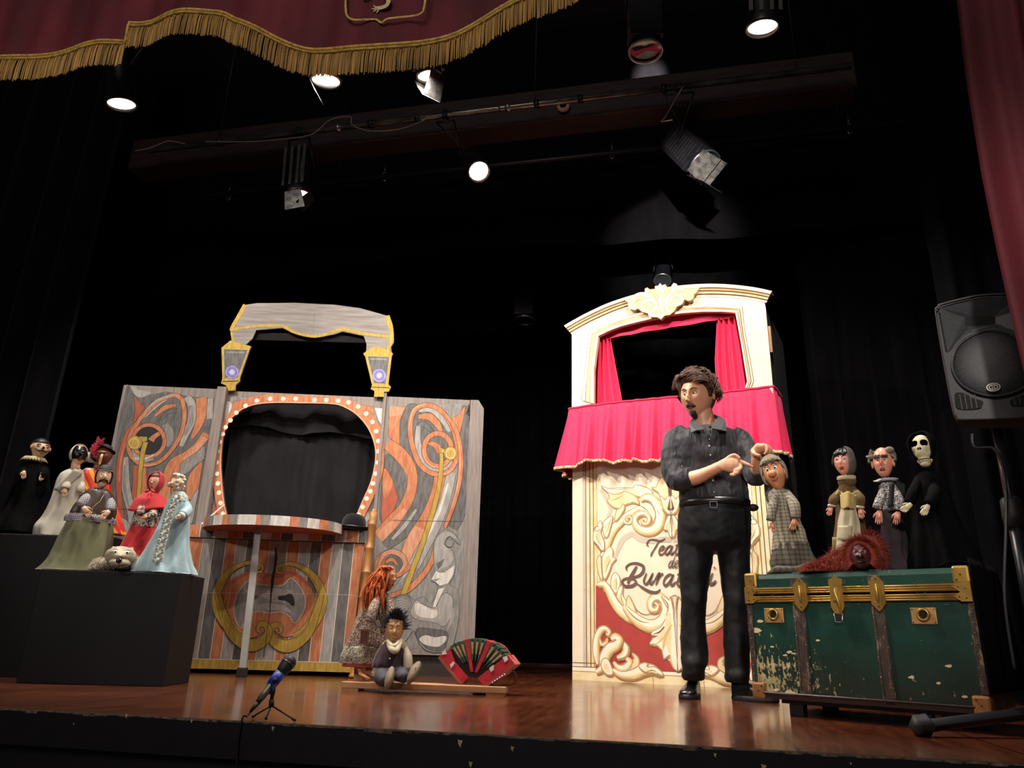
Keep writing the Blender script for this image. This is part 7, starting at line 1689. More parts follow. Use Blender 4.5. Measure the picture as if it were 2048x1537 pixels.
# robe hanging over the trunk's right end
b = B(); e0 = TK.w(tw, .02, 0)-p.o; 
def hang(u, v):
    q = TK.w(tw+.014+.03*v*u+.012*math.sin(u*14)*v, -.012+.46*u, zt0+.03-.46*v); return q-p.o
b.grid(hang, 30, 12); b.grid(lambda u, v: TK.w(tw-.12+.135*v, .10+.34*u, zt0+.012+.02*math.sin(v*PI))-p.o, 12, 6); b.build('draped_cloth', ROB, p.t, solid=.006)
# red furred animal
w = trunk_at(1718, .06)
p = Pup('animal_puppet', 'shaggy red animal hand puppet lying on the trunk between the standing puppets', 'puppet', (1718, 1145), w.y, zt0+.001)
RF = mat('red_fur', '#6a1a0e', .8, .4, 30, col2='#8a3016'); MFC = mat('dark_red_face', '#4a1c18', .4, .2, 24, coat=.2); 
def ellfur(b, c, r, n, L, seed, down=.5, r0=.0014):
    c = Vector(c)
    def f_(q):
        a, z = q.uniform(0, 2*PI), q.uniform(-1, 1); s_ = math.sqrt(1-z*z); d_ = Vector((s_*math.cos(a), s_*math.sin(a), z)); return c+Vector((d_.x*r[0], d_.y*r[1], d_.z*r[2])), d_
    b.ell(c, r, nu=18, nv=12); furry(b, f_, n, L, r0, seed, down)
b = B()
for i, (x, y, dy, r_) in enumerate([(1736, 1105, .07, (.06, .06, .075)), (1700, 1118, .05, (.05, .05, .06)), (1678, 1128, .04, (.045, .045, .036)), (1650, 1137, .03, (.05, .035, .018)), (1630, 1141, .02, (.04, .03, .012))]):
    c = p.V(x, y, dy); c.z = max(c.z, r_[2]*.9); ellfur(b, c, r_, 1100, .030, i+1, .7, .0009)
o = b.build('furry_body', RF, p.t, floor=.001)
H = p.head(1721, 1113, 42, 56, yaw=-3, m=MFC, dy=-.035, depth=.9, taper=.05, name='face', feats=[(0, -.25, .4, .35, .35), (-.35, .42, .25, .12, .14), (.35, .42, .25, .12, .14), (-.36, .22, .18, .13, -.1), (.36, .22, .18, .13, -.1), (0, -.7, .4, .2, .2)])
eyes(H, H.obj, .40, .26, 4.2*p.s, '#3a1010', .3, white=mat('eye_pink', '#b08078', .3)); b = B(); b.ell(H.pt(0, -.10, .002), (.014, .008, .010), nu=14, nv=8, tf=H.rot().to_4x4()); b.build('nose', mat('nose_dark', '#180c0c', .3), H.obj)
brow(H, H.obj, [(.12, .40), (.4, .55), (.65, .45)], [.002, .004, .002], MFC)
b = B(); b.tube([H.pt(x, -.52, .003) for x in np.linspace(-.62, .62, 9)], [.002, .004, .004, .002], 8); b.build('mouth', DK, H.obj)
for i, x in enumerate(np.linspace(-.6, .6, 11)):
    b = B(); b.tube([H.pt(x, -.56, .002), H.pt(x, -.50, .004)], [.0030, .0012], 6); b.build('tooth', mat('tooth_cream', '#d6cbb0', .4), H.obj)
b = B()
furry(b, lambda q: ((lambda a: (H.ll(math.sin(a)*1.5, math.cos(a)*1.2 if math.cos(a) > -.5 else -.6, .0), H.rot() @ Vector((math.sin(a), -.2, math.cos(a)))))(q.uniform(-2.2, 2.2))), 1500, .034, .0009, 9, .45)
o = b.build('mane', RF, H.obj, floor=.001); o['kind'] = 'stuff'

# ------------------------------------------------------------------ hand puppets on the black boxes
def box_at(fr, px, v, z): q = fr.px(px, 1140, v); return fr.w(q.x, v, z)
# olive skirted moustached man
w = box_at(FB, 158, .17, .541)
p = Pup('hand_puppet', 'moustached man hand puppet in brown leather vest and long olive skirt', 'puppet', (158, 1138), w.y, .541)
OLG = mat('olive_cloth', '#737355', .9, .14, 7, bump=.4, bd=.01); LTH = mat('brown_leather', '#3e2c20', .45, .3, 16, bump=.2); CHK = plaid('check_cloth', '#b4b2b4', '#2a2a36', 90, .4)
p.loft([(180, 1030, 30), (178, 1050, 36), (170, 1080, 40), (160, 1110, 42), (152, 1130, 46), (148, 1145, 52)], OLG, 'skirt', .10, 5, n=64)
b = B(); b.tube([p.V(98, 1137, -.02), p.V(112, 1126, -.03), p.V(128, 1118, .0)], [.012, .03, .02], 12, flat=.5); b.build('skirt_corner', OLG, p.t)
p.loft([(181, 1032, 36), (181, 1038, 37), (180, 1047, 34)], CHK, 'shirt_hem', .10, 8)
p.loft([(200, 978, 12), (198, 986, 22), (193, 1005, 30), (188, 1025, 35), (184, 1037, 34)], LTH, 'leather_vest', .05, 6)
p.arm([(184, 988, -.0), (172, 1000, -.03), (160, 1012, -.05)], [9, 10, 8], CHK); p.arm([(212, 990, 0), (220, 1008, -.03), (220, 1022, -.05)], [8, 9, 8], CHK)
b = B(); b.tube([p.V(209, 988, -.05), p.V(200, 1003, -.10), p.V(186, 1014, -.12), p.V(184, 1024, -.12), p.V(196, 1032, -.12)], .0016, 5); b.build('vest_cord', mat('cord_tan', '#a89070', .7), p.t)
p.hand(166, 1014, 178, 1030, 24, SK4, -.10, .6, -1); p.hand(219, 1022, 204, 1036, 22, SK4, -.09, .6, 1)
H = p.head(207, 955, 25, 42, yaw=8, m=SK4, depth=1.0, taper=.15, feats=[(0, -.08, .16, .2, .4), (0, -.8, .4, .2, .15), (-.36, .14, .2, .12, -.08), (.36, .14, .2, .12, -.08)])
eyes(H, H.obj, .40, .14, .0055, '#20160e', .3); brow(H, H.obj, [(.15, .30), (.4, .38), (.65, .30)], [.001, .0028, .001], BRB)
for sx in (-1, 1): b = B(); b.tube([Vector(v) for v in catmull([H.pt(sx*.05, -.30, .003), H.pt(sx*.4, -.36, .004), H.pt(sx*.72, -.62, .003)], 4)], [.004, .006, .002], 8); b.build('moustache', BRB, H.obj)
lips(H, H.obj, .22, -.5, .0024, mat('lip_rose', '#b8584a', .35))
b = B(); H.shell(b, -3.1, 3.1, .55, 1.5, .005, 36, 8); b.grid(lambda u, v: H.ll(1.2+3.9*u, -.5+1.1*v, .006+.002*math.sin(u*20)), 26, 8); b.build('dark_hair', mat('grey_black_hair', '#2b2827', .7, .3, 60), H.obj, solid=.003)
b = B(); b.tube([H.ll(lo, .52, .006) for lo in np.linspace(-1.6, 1.9, 14)], .0018, 6); b.build('hair_band', mat('band_grey', '#a8a49c', .6), H.obj)
# white dog
w = box_at(FB, 238, .045, .541)
p = Pup('dog_puppet', 'white furry dog hand puppet lying on the front edge of the black box', 'puppet', (238, 1143), w.y, .541)
WF = mat('white_fur', '#a9a08c', .85, .2, 30, col2='#c2baa4'); DGF = mat('dog_face', '#b5ab92', .5, .15, 20, col2='#958a74')
b = B()
for i, (x, y, dy, r_) in enumerate([(238, 1124, .10, (.070, .05, .042)), (205, 1130, .05, (.045, .05, .032)), (192, 1137, .03, (.028, .03, .018)), (270, 1128, .08, (.04, .05, .038)), (280, 1134, .03, (.03, .03, .02))]):
    c = p.V(x, y, dy); c.z = max(c.z, r_[2]*.9); ellfur(b, c, r_, 900, .012, i+20, .8, .0008)
b.build('furry_body', WF, p.t, floor=.001)
H = p.head(241, 1113, 50, 34, yaw=0, m=DGF, dy=-.03, depth=.85, taper=.0, name='head', feats=[(0, -.15, .38, .4, .55), (-.45, .35, .25, .15, .14), (.45, .35, .25, .15, .14), (-.38, .22, .15, .14, -.1), (.38, .22, .15, .14, -.1), (0, .2, .08, .3, -.06)])
eyes(H, H.obj, .36, .28, .0095, '#3a2810', .1); brow(H, H.obj, [(.15, .48), (.4, .58), (.7, .50)], [.001, .003, .001], BRB)
b = B(); mz = p.V(239, 1127, -.075); b.ell(mz, (.050, .050, .026), nu=26, nv=18, tf=H.rot().to_4x4()); b.build('muzzle', DGF, H.obj)
b = B(); b.ell(p.V(238, 1122, -.122), (.0145, .011, .014), nu=18, nv=12, tf=H.rot().to_4x4()); b.build('nose', mat('glossy_black', '#080808', .15, coat=.6), H.obj)
b = B(); b.tube([Vector(v) for v in catmull([p.V(216, 1124, -.09), p.V(222, 1133, -.11), p.V(238, 1136, -.122), p.V(255, 1133, -.11), p.V(263, 1124, -.09)], 5)], .0022, 6); b.build('mouth_line', DK, H.obj)
b = B(); b.tube([p.V(238, 1127, -.124), p.V(238, 1136, -.122)], .0014, 6); b.build('muzzle_line', DK, H.obj)
for sx, e_ in ((-1, (226, 1093)), (1, (266, 1095))):
    b = B(); a = H.pt(sx*.80, .42, -.005); c = H.pt(sx*.30, .80, -.005); t_ = p.V(e_[0], e_[1], -.03); k_ = (a+c)/2+p.back*.012; b.add([a, c, t_, k_], [(0, 1, 2), (1, 3, 2), (3, 0, 2), (0, 3, 1)], 0, False); b.build('ear', DGF, H.obj, solid=.003, bevel=.001)
# red hooded woman
w = box_at(FB, 283, .24, .541)
p = Pup('hand_puppet', 'hand puppet with glasses in a red hood, red cape and floral blouse', 'puppet', (283, 1138), w.y, .541)
RDC = mat('bright_red_cloth', '#b8101c', .75, .12, 14, bump=.3, sheen=.2); FLO = spots('floral_cloth', '#b5aaa0', '#3f4a34', '#8a2a30', 120, t=.62)
p.loft([(291, 1052, 23), (289, 1070, 27), (284, 1095, 32), (278, 1120, 36), (280, 1145, 40)], RDC, 'skirt', .10, 6)
p.loft([(303, 988, 12), (301, 1002, 19), (297, 1030, 22), (292, 1056, 24)], FLO, 'blouse', .05, 7)
p.arm([(292, 1000, -.0), (284, 1018, -.04), (279, 1028, -.06)], [8, 8, 6], FLO); p.arm([(312, 1004, 0), (305, 1030, -.06), (292, 1034, -.09)], [8, 8, 6], FLO)
p.hand(280, 1028, 280, 1018, 12, SK2, -.07, .4, 1); p.hand(296, 1034, 283, 1038, 15, SK2, -.11, .4, 1)
def cape(u, v):
    a = -.35+(PI+.7)*u+PI; r_ = np.interp(v, [0, .4, 1], [9, 26, 36])*p.s; return p.V(303, 984+v*38+6*math.sin(u*PI*2)*v, 0)+p.side*math.cos(a)*r_*(1+.08*math.sin(u*22)*v)+p.back*math.sin(a)*r_*.6
b = B(); b.grid(cape, 50, 10); b.build('cape', RDC, p.t, solid=.003)
H = p.head(311, 967, 24, 36, yaw=-28, m=SK2, depth=1.05, taper=.4, feats=[(0, 0, .12, .2, .2), (0, -.14, .14, .12, .35), (0, -.8, .25, .2, .25), (0, -.48, .3, .1, .12)])
eyes(H, H.obj, .36, .12, .0045, '#20160e', .35); lips(H, H.obj, .22, -.5, .0028, LIPR)
b = B()
for sx in (-1, 1):
    c = H.pt(sx*.36, .10, .006); b.tube([c+H.rot() @ Vector((.0095*math.cos(a), 0, .0070*math.sin(a))) for a in np.linspace(0, 2*PI, 18)], .0011, 6)
b.tube([H.pt(-.12, .10, .008), H.pt(.12, .10, .008)], .0011, 5); b.build('spectacles', BRB, H.obj)
b = B(); H.shell(b, -1.2, 1.2, .62, 1.4, .003, 14, 6); b.build('hair', mat('brown_hair', '#5a3420', .6), H.obj, solid=.002)
b = B(); b.grid(lambda u, v: H.ll(.95+4.4*u, -1.2+2.7*v, .009+.003*math.sin(v*8+u*9)), 36, 16); b.build('hood', RDC, H.obj, solid=.005)
b = B()
for sx in (-1, 1): b.ell(p.V(300+sx*6, 983, -.065), (.014, .008, .007), nu=12, nv=8, tf=Matrix.Rotation(sx*.4, 4, 'Y')); b.tube([p.V(301, 984, -.065), p.V(298+sx*4, 994, -.07)], [.004, .002], 6)
b.build('bow', RDC, p.t)
# pale blue lady
w = box_at(FB, 330, .10, .541)
p = Pup('hand_puppet', 'white wigged lady hand puppet in a pale blue lace gown on the front black box', 'puppet', (330, 1144), w.y, .541)
BLU = mat('pale_blue_satin', '#93adb3', .55, .1, 8, bump=.4, bd=.012, sheen=.2); LAC = mat('white_lace', '#c0c6bc', .85, .2, 90, bump=.8, bd=.006); WIG = mat('white_wig', '#c6c0b0', .6, .15, 30)
p.loft([(358, 990, 9), (357, 1002, 17), (352, 1030, 22), (346, 1060, 25), (338, 1090, 30), (332, 1118, 38), (330, 1140, 44), (330, 1150, 46)], BLU, 'gown', .11, 6, n=64)
b = B(); b.tube([p.V(352, 1138, -.02), p.V(364, 1140, -.03), p.V(372, 1146, .0)], [.02, .018, .010], 10); b.build('gown_fold', BLU, p.t)
def lace(u, v):
    cx_ = np.interp(v, [0, .3, 1], [355, 338, 315]); cy_ = 992+v*132; return p.V(cx_+(u-.5)*(14+4*v), cy_, -.075-.02*v+.004*math.sin(v*60+u*6))
b = B(); b.grid(lace, 8, 90); 
r = random.Random(8)
for i in range(46):
    v = (i+.5)/46; c = lace(.5+.35*(-1)**i, v); b.tube([c+Vector((.008*math.cos(a), -.004, .008*math.sin(a))) for a in np.linspace(0, 2*PI, 10)], .0022, 5)
b.build('lace_front', LAC, p.t, solid=.002)
p.arm([(366, 1000, -.0), (374, 1020, -.03), (364, 1032, -.07)], [8, 10, 10], BLU)
b = B(); b.tube([p.V(366, 1030, -.075), p.V(360, 1034, -.085)], [.019, .024], 14); b.build('lace_cuff', LAC, p.t)
p.hand(362, 1030, 350, 1038, 14, SK4, -.10, .4, -1)
p.loft([(358, 984, 9), (358, 992, 15), (356, 1004, 16)], LAC, 'lace_collar', .10, 12)
H = p.head(354, 968, 22, 32, yaw=-42, m=SK4, depth=1.1, taper=.3, feats=[(0, 0, .12, .2, .2), (0, -.14, .14, .12, .4), (0, -.8, .25, .2, .3), (0, -.48, .3, .1, .12), (.5, -.2, .2, .2, .1), (-.5, -.2, .2, .2, .1)])
eyes(H, H.obj, .36, .12, .0042, '#20160e', .35, ry=.7); lips(H, H.obj, .22, -.5, .0026, LIPR)
b = B(); r = random.Random(5)
for i in range(26):
    lo = r.choice((-1, 1))*r.uniform(.7, 3.0); la = r.uniform(-.6, 1.2); c = H.ll(lo, la, .006); b.ell(c, (.010, .010, .010), nu=10, nv=8)
for i in range(9): c = H.ll(-.9+.22*i, 1.0, .007); b.ell(c, (.010, .009, .009), nu=10, nv=8)
b.build('wig', WIG, H.obj, remesh=.0022)
# white smocked puppet
w = box_at(RBX, 112, .16, .758)
p = Pup('hand_puppet', 'white smocked hand puppet with black half mask and pointed white cap', 'puppet', (116, 1066), w.y, .758)
WHC = mat('white_cotton', '#b9b3a2', .85, .08, 10, bump=.3, bd=.008); BMK = mat('black_mask', '#0c0c0e', .25, .1, 20, coat=.4)
p.loft([(152, 938, 8), (147, 950, 20), (140, 975, 23), (130, 1010, 23), (122, 1035, 27), (114, 1055, 32), (114, 1075, 34)], WHC, 'smock', .07, 5, n=56)
b = B(); b.grid(lambda u, v: p.V(150-44*v+18*u, 938+42*v+6*u, -.07+.02*u), 8, 8); b.build('smock_cape', WHC, p.t, solid=.004)
p.arm([(138, 955, -.02), (132, 972, -.05), (130, 978, -.06)], [8, 8, 7], WHC); p.arm([(160, 958, -.02), (162, 976, -.04), (160, 984, -.04)], [7, 7, 6], WHC)
p.hand(130, 977, 129, 994, 17, SK4, -.07, .3, 1); p.hand(162, 980, 169, 992, 15, SK4, -.05, .3, 1)
H = p.head(157, 912, 26, 38, yaw=14, m=SK4, depth=1.0, taper=.35, feats=[(0, -.8, .3, .2, .2)])
b = B(); b.tube([p.V(152, 925, 0), p.V(150, 942, 0)], [7*p.s, 8*p.s], 12); b.build('neck', SK4, p.t)
MK = Head(H.M, H.a*1.1, H.b*1.12, H.c*1.02, .35, [(0, -.05, .18, .2, .7), (-.36, .18, .16, .1, -.08), (.36, .18, .16, .1, -.08), (-.36, .38, .3, .08, .15), (.36, .38, .3, .08, .15), (-.5, -.15, .2, .16, .15), (.5, -.15, .2, .16, .15)])
b = B(); b.grid(lambda u, v: MK.ll(-1.4+2.8*u, -.42+1.35*v), 36, 26); b.build('half_mask', BMK, H.obj, solid=.002)
eyes(MK, H.obj, .36, .18, .0035, '#050505', .3, white=mat('eye_grey', '#6a6a6a', .3)); lips(H, H.obj, .28, -.52, .003, mat('lip_rose', '#b8584a', .35))
b = B(); b.grid(lambda u, v: H.ll(1.15+4.0*u, -.5+2.05*v, .006), 30, 12); a = H.ll(1.6, .4, .0); b.tube([a, p.V(176, 920, .02), p.V(192, 927, .0)], [.032, .022, .001], 14, flat=.7); b.build('pointed_cap', WHC, H.obj, solid=.003)
# brown masked puppet with feather
w = box_at(RBX, 196, .26, .758)
p = Pup('hand_puppet', 'long nosed brown faced hand puppet in black hat with bright red feather', 'puppet', (196, 1062), w.y, .758)
HRL = NT('harlequin_stripes'); x, y, z = HRL.xyz(); f_ = HRL.math('FRACT', HRL.math('MULTIPLY', HRL.math('ADD', x, HRL.math('MULTIPLY', z, .6)), 18))
HRL.l(HRL.ramp(f_, [(.0, lin('#c8401a')), (.33, lin('#c8401a')), (.34, lin('#d88a20')), (.66, lin('#d88a20')), (.67, lin('#c02020')), (1, lin('#c02020'))]), HRL.b.inputs['Base Color']); HRL.b.inputs['Roughness'].default_value = .8; HRL = HRL.m
for e_ in HRL.node_tree.nodes:
    if e_.type == 'VALTORGB': e_.color_ramp.interpolation = 'CONSTANT'
BFC = mat('brown_carved_face', '#6a3a26', .35, .2, 20, coat=.2)
p.loft([(192, 938, 7), (188, 950, 22), (190, 980, 26), (196, 1020, 30), (200, 1050, 34), (204, 1068, 34)], HRL, 'striped_robe', .07, 6)
p.arm([(176, 955, 0), (172, 980, -.02), (178, 994, -.03)], [8, 8, 6], HRL); p.hand(174, 984, 186, 990, 14, SK4, -.05, .3, 1)
b = B(); b.tube([p.V(196, 925, 0), p.V(192, 946, 0)], [6*p.s, 7*p.s], 12); b.build('neck', BFC, p.t)
p.loft([(184, 938, 10), (184, 946, 14)], mat('ruff_white', '#c8c0b0', .8), 'ruff', .15, 9)
H = p.head(207, 914, 30, 36, yaw=-10, roll=-8, m=BFC, depth=1.0, taper=.5, feats=[(-.3, .3, .3, .1, .15), (.3, .3, .3, .1, .15), (-.36, .12, .18, .1, -.1), (.36, .12, .18, .1, -.1)])
b = B(); b.tube([Vector(v) for v in catmull([H.pt(0, .05, -.005), H.pt(0, -.15, .02), p.V(200, 924, -.06), p.V(199, 930, -.06)], 4)], [.007, .008, .008, .005], 12); b.build('long_nose', SK4, H.obj)
eyes(H, H.obj, .38, .14, .0042, '#100808', .3)
HATM = mat('black_hat_felt', '#0c0b0d', .8)
b = B(); hc_ = p.V(212, 900, 0); R4 = Matrix.Rotation(.15, 4, 'Y') @ Matrix.Rotation(-.3, 4, 'X')
b.lathe([(.001, .028), (.03, .026), (.036, .0), (.058, -.003), (.060, .002), (.036, .006)], 28, tf=Matrix.Translation(hc_) @ R4); b.build('hat', HATM, H.obj)
b = B(); PF = mat('pink_feather', '#c81838', .8, .3, 40, sheen=.4); cl = catmull([p.V(192, 916, -.02), p.V(187, 902, -.02), p.V(196, 892, -.02), p.V(202, 880, -.02)], 8)
def fth(q): 
    i = int(q.random()*(len(cl)-1)); a = q.uniform(0, 2*PI); return Vector(cl[i]), Vector((math.cos(a), .5*math.sin(a), .4*math.sin(2*a)+.2))
furry(b, fth, 900, .024, .0014, 3, -.1); b.tube([Vector(v) for v in cl], .003, 6); o = b.build('feather', PF, H.obj)
# black caped puppet
w = box_at(RBX, 50, .25, .758)
p = Pup('hand_puppet', 'black caped hand puppet with cream collar and black eye mask, leftmost on the rear box', 'puppet', (52, 1062), w.y, .758)
CPB = mat('black_velvet_cape', '#020203', .85, .3, 9, bump=.3, spec=.1); CRC = mat('cream_collar', '#a89c78', .8, .12, 20)
p.loft([(70, 925, 10), (68, 935, 22), (64, 965, 26), (62, 1000, 28), (56, 1030, 36), (50, 1055, 46), (50, 1068, 50)], CPB, 'robe', .08, 6, n=56)
b = B(); b.grid(lambda u, v: p.V(50-6*u-56*v*(.3+.7*u), 930+128*v, .03+.02*math.sin(u*9)), 14, 12); b.build('cape', CPB, p.t, solid=.006)
b = B(); b.grid(lambda u, v: p.V(84+5*u-2*v, 935+110*v, .01), 6, 10); b.build('cape', CPB, p.t, solid=.008)
b = B(); N_ = 14
for i in range(N_):
    a = PI+.1+(PI-.2)*i/(N_-1); c = p.V(69, 919, 0); d1 = p.side*math.cos(a)+p.back*math.sin(a)*.8; b.tube([c+d1*6*p.s, c+d1*15*p.s+Vector((0, 0, .006)), c+d1*21*p.s+Vector((0, 0, -.016))], [.010, .012, .004], 8, flat=.5)
b.build('pointed_collar', CRC, p.t)
p.arm([(52, 935, -.02), (46, 950, -.05), (47, 956, -.06)], [8, 8, 6], CPB); p.arm([(84, 935, -.02), (86, 950, -.05), (84, 956, -.05)], [8, 8, 6], CPB)
p.hand(48, 942, 47, 956, 16, SK4, -.08, .3, 1); p.hand(84, 946, 82, 962, 16, SK4, -.07, .4, -1)
b = B(); b.tube([p.V(75, 908, 0), p.V(72, 924, 0)], [7*p.s, 8*p.s], 12); b.build('neck', SK4, p.t)
H = p.head(80, 898, 30, 34, yaw=16, m=SK4, depth=1.0, taper=.25, feats=[(0, -.8, .4, .2, .2), (-.5, -.3, .25, .2, .12), (.5, -.3, .25, .2, .12)])
b = B(); b.ell(H.pt(0, -.05, .006), (.007, .012, .010), nu=14, nv=10, tf=H.rot().to_4x4()); b.build('black_nose', BMK, H.obj)
for sx in (-1, 1):
    c = H.pt(sx*.42, .18, .0015); b = B(); b.tube([c+H.rot() @ Vector((.0105*math.cos(a), .001*abs(math.cos(a)), .0085*math.sin(a))) for a in np.linspace(0, 2*PI, 16)], .0026, 6); b.build('mask_ring', BMK, H.obj)
    b = B(); b.tube([Vector(v) for v in catmull([H.pt(sx*.04, -.28, .003), H.pt(sx*.4, -.36, .003), H.pt(sx*.75, -.15, .002)], 4)], [.0035, .0045, .001], 8); b.build('moustache', BRB, H.obj)
eyes(H, H.obj, .40, .18, .0045, '#100808', .3); lips(H, H.obj, .2, -.6, .0024, mat('lip_rose', '#b8584a', .35))
b = B(); H.shell(b, -3.1, 3.1, .52, 1.5, .004, 36, 8); b.grid(lambda u, v: H.ll(1.35+3.5*u, -.6+1.2*v, .004), 26, 8); b.build('skull_cap', mat('cap_black', '#0d0c0e', .5), H.obj, solid=.003)
for sx in (-1, 1): b = B(); b.ell(H.ll(sx*1.35, .0, .003), (.004, .008, .012), nu=12, nv=8, tf=H.rot().to_4x4()); b.build('ear', SK4, H.obj)

# ------------------------------------------------------------------ string puppets on the plank
pw = PK.w(.06, .07, 0)
p = Pup('string_puppet', 'standing long orange haired puppet in speckled dress on the plank', 'puppet', (735, 1360), pw.y+.05, .043)
SPK = spots('speckled_fabric', '#a89c8c', '#4a3228', '#7a5a44', 300, t=.45); SPW = spots('speckled_hem', '#b4ac9a', '#55584a', '#8a7c66', 230, t=.6); ORH = mat('orange_wool', '#a44a1c', .85, .25, 30, col2='#b85a26'); CLAY = mat('clay_brown', '#b27a50', .45, .2, 20, col2='#a06a42'); WDL = mat('carved_wood_leg', '#a9794c', .5, .15, 12)
p.loft([(762, 1182, 8), (758, 1192, 18), (748, 1220, 24), (738, 1260, 32), (730, 1290, 36), (724, 1315, 36)], SPK, 'dress', .05, 7)
p.loft([(729, 1294, 37), (724, 1312, 38), (722, 1328, 36)], SPW, 'hem', .05, 7); p.loft([(722, 1328, 34), (722, 1335, 33)], mat('pink_lining', '#9c4040', .8), 'lining', .04, 7)
b = B(); b.box(*sorted((p.V(700, 1336).x, p.V(720, 1336).x)), .02, .08, 0, p.V(700, 1334).z); b.build('wood_block', WDL, p.t)
b = B(); b.tube([p.V(716, 1334, -.02), p.V(724, 1350, -.05)], [.012, .011], 10); b.tube([p.V(720, 1348, -.05), p.V(738, 1359, -.10)], [.012, .010], 10, flat=.7); b.build('leg', WDL, p.t)
b = B(); b.tube([p.V(734, 1334, -.0), p.V(740, 1348, -.02)], [.012, .011], 10); b.tube([p.V(736, 1346, -.02), p.V(752, 1354, -.06)], [.012, .010], 10, flat=.7); b.build('leg', WDL, p.t)
p.arm([(756, 1195, -.05), (746, 1220, -.09), (740, 1245, -.10)], [8, 10, 9], SPK); p.arm([(772, 1192, -.02), (782, 1215, -.04), (784, 1235, -.05)], [8, 8, 8], SPK)
b = B(); c_ = p.V(738, 1275, -.09)
for i in range(5): b.box(c_.x-.022+i*.009, c_.x-.016+i*.009, c_.y-.06, c_.y-.052, c_.z-.03, c_.z+.03)
b.box(c_.x-.026, c_.x+.026, c_.y-.061, c_.y-.051, c_.z+.028, c_.z+.036); b.box(c_.x-.026, c_.x+.026, c_.y-.061, c_.y-.051, c_.z-.036, c_.z-.028)
b.build('brown_comb', mat('comb_brown', '#5a2c1c', .5), p.t)
H = p.head(778, 1158, 25, 50, yaw=42, roll=6, m=CLAY, depth=1.15, taper=.45, feats=[(0, .1, .14, .3, .2), (0, -.1, .16, .14, .45), (0, -.8, .25, .2, .3), (0, -.45, .35, .14, .2), (-.36, .16, .2, .1, -.12), (.36, .16, .2, .1, -.12), (-.36, .3, .25, .08, .12), (.36, .3, .25, .08, .12)])
lips(H, H.obj, .25, -.46, .0035, mat('clay_lip', '#80402c', .4))
for sx in (-1, 1): b = B(); b.tube([H.pt(sx*.2, .14, .001), H.pt(sx*.36, .17, .004), H.pt(sx*.55, .13, .001)], [.001, .003, .001], 6); b.build('closed_eyelid', CLAY, H.obj)
b = B(); r = random.Random(6)
for i in range(150):
    x0 = 760+18*r.random(); st_ = (x0, 1131+7*r.random()+abs(x0-768)*.3, -.03+.06*r.random())
    e_ = (726+42*r.random(), 1180+48*r.random(), -.06+.08*r.random()); m1 = ((st_[0]+e_[0])/2-8+14*r.random(), 1150+20*r.random(), -.05+.08*r.random()); m2 = (e_[0]+8*r.random()-2, (m1[1]+e_[1])/2, e_[2])
    b.tube([Vector(v) for v in catmull([p.V(*q) for q in (st_, m1, m2, e_)], 5)], [.003, .0045, .004, .002], 5)
for i in range(40):
    a = p.V(764+14*r.random(), 1134+3*r.random(), -.05+.08*r.random()); e_ = p.V(784+4*r.random(), 1136+14*r.random(), -.03+.03*r.random()); b.tube([a, (a+e_)/2+Vector((0, 0, .008)), e_], [.003, .004, .002], 5)
b.ell(p.V(766, 1152, .02), (.030, .034, .052), nu=14, nv=10); o = b.build('orange_hair', ORH, H.obj); o['kind'] = 'stuff'
# seated
p = Pup('string_puppet', 'seated puppet with spiky black hair and plum waistcoat on the plank', 'puppet', (782, 1366), pw.y-.04, .043)
PLUM = mat('plum_velvet', '#341420', .8, .2, 14, sheen=.3, bump=.2); SHW = mat('off_white_shirt', '#b0a48c', .85, .12, 14, bump=.3); JNS = mat('grey_trousers', '#3a3842', .8, .2, 16, bump=.3); SOL = mat('tan_sole', '#77654e', .7, .2, 12)
p.loft([(789, 1278, 12), (789, 1286, 22), (784, 1305, 25), (778, 1326, 27), (776, 1350, 30)], SHW, 'shirt', .04, 6)
p.loft([(789, 1284, 21), (783, 1305, 27), (777, 1325, 29), (775, 1336, 29)], PLUM, 'waistcoat', .03, 6)
b = B(); b.tube([Vector(v) for v in catmull([p.V(777, 1288, -.02), p.V(784, 1300, -.075), p.V(792, 1302, -.075), p.V(801, 1286, -.03)], 5)], [.012, .016, .016, .012], 10); b.tube([Vector(v) for v in catmull([p.V(775, 1282, -.01), p.V(786, 1294, -.07), p.V(803, 1282, -.02)], 5)], .011, 10); b.build('neckerchief', SHW, p.t)
b = B(); b.ell(p.V(780, 1318, -.078), .004, nu=8, nv=6); b.build('button', WHITE, p.t)
p.arm([(806, 1292, -.0), (815, 1315, -.02), (816, 1340, -.03)], [7, 9, 9], SHW); p.arm([(766, 1292, 0), (757, 1318, .0), (756, 1345, .0)], [7, 9, 9], PLUM)
p.arm([(764, 1345, -.0), (764, 1356, -.08), (772, 1364, -.14)], [16, 15, 10], JNS, 'trouser_leg'); p.arm([(790, 1346, 0), (802, 1350, -.07), (808, 1358, -.12)], [16, 14, 9], JNS, 'trouser_leg')
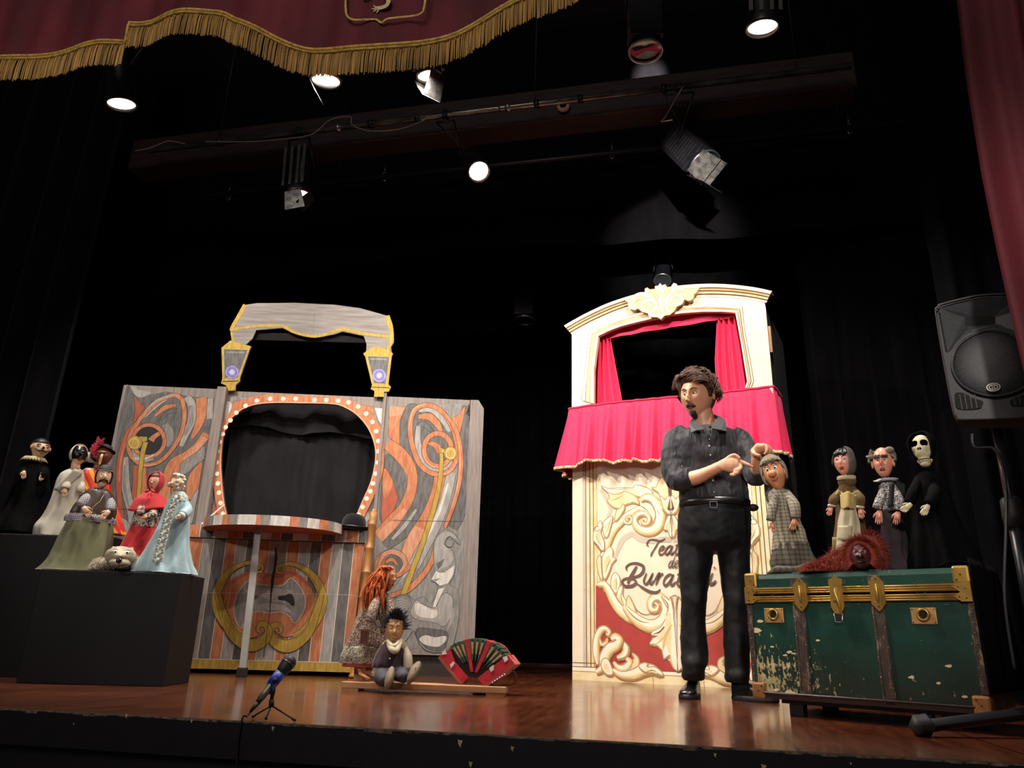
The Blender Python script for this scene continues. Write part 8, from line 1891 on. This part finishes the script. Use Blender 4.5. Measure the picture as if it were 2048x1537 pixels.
def sole(a, c, w0, w1, yaw_):
    A_, C_ = p.V(a[0], a[1], -.15), p.V(c[0], c[1], -.17); d_ = (A_-C_); L = d_.length; d_.normalize(); sd = p.side-d_*p.side.dot(d_); sd.normalize()
    n_ = d_.cross(sd); R_ = []
    for off, e in ((0, .96), (.004, 1), (.010, 1)):
        R_.append([C_+d_*(L*.5+L*.5*math.cos(t))+sd*math.sin(t)*(w0+(w1-w0)*(.5+.5*math.cos(t)))*e*p.s*(.8+.2*abs(math.sin(t)))-n_*off*(1 if n_.dot(p.back) < 0 else -1)*-1 for t in np.linspace(0, 2*PI, 25)[:-1]])
    b = B(); b.rings(R_); s_ = b.build('shoe', SOL, p.t)
    b = B(); m_ = (A_+C_)/2+p.back*.022; b.ell(m_, (w1*p.s*.95, .03, L*.42), nu=14, nv=10, tf=Matrix.Rotation(math.atan2((A_-C_).dot(p.side), (A_-C_).z), 4, 'Y')); b.build('shoe_upper', RUBBER, s_)
sole((785, 1334), (772, 1383), 7, 9, 0); sole((840, 1324), (815, 1370), 8, 10, 0)
H = p.head(789, 1262, 36, 58, yaw=0, roll=4, m=mat('clay_tan', '#bb9264', .45, .2, 20, col2='#a67c50'), depth=.9, taper=.35, feats=[(0, .12, .12, .3, .2), (0, -.12, .15, .16, .45), (-.13, -.22, .08, .07, .15), (.13, -.22, .08, .07, .15), (0, -.8, .25, .2, .15), (0, -.48, .35, .14, .18), (-.36, .16, .2, .12, -.14), (.36, .16, .2, .12, -.14), (-.36, .36, .28, .08, .16), (.36, .36, .28, .08, .16), (-.5, -.2, .2, .2, .1), (.5, -.2, .2, .2, .1)])
CT = CACHE['clay_tan']
for sx in (-1, 1): b = B(); b.ell(H.pt(sx*.36, .16, .0), (.010, .006, .007), nu=12, nv=8, tf=H.rot().to_4x4()); b.build('closed_eye', CT, H.obj)
for s_ in (1, -1): b = B(); b.tube([Vector(v) for v in catmull([H.pt(-.26, -.5, .001), H.pt(0, -.5+s_*.09, .004), H.pt(.26, -.5, .001)], 5)], [.001, .0035, .001], 8); b.build('lip', CT, H.obj)
b = B(); r = random.Random(9)
def hp(q): lo = q.uniform(-3.1, 3.1); la = q.uniform(.75 if abs(lo) < .9 else .1, 1.5); return H.ll(lo, la, .001), (H.ll(lo, la, .01)-H.ll(lo, la, 0))
furry(b, hp, 420, .032, .0024, 12, 0, wild=.45); H.shell(b, -3.1, 3.1, .8, 1.5, .003, 24, 6); o = b.build('spiky_hair', mat('spiky_black', '#0b0a0c', .6), H.obj); o['kind'] = 'stuff'
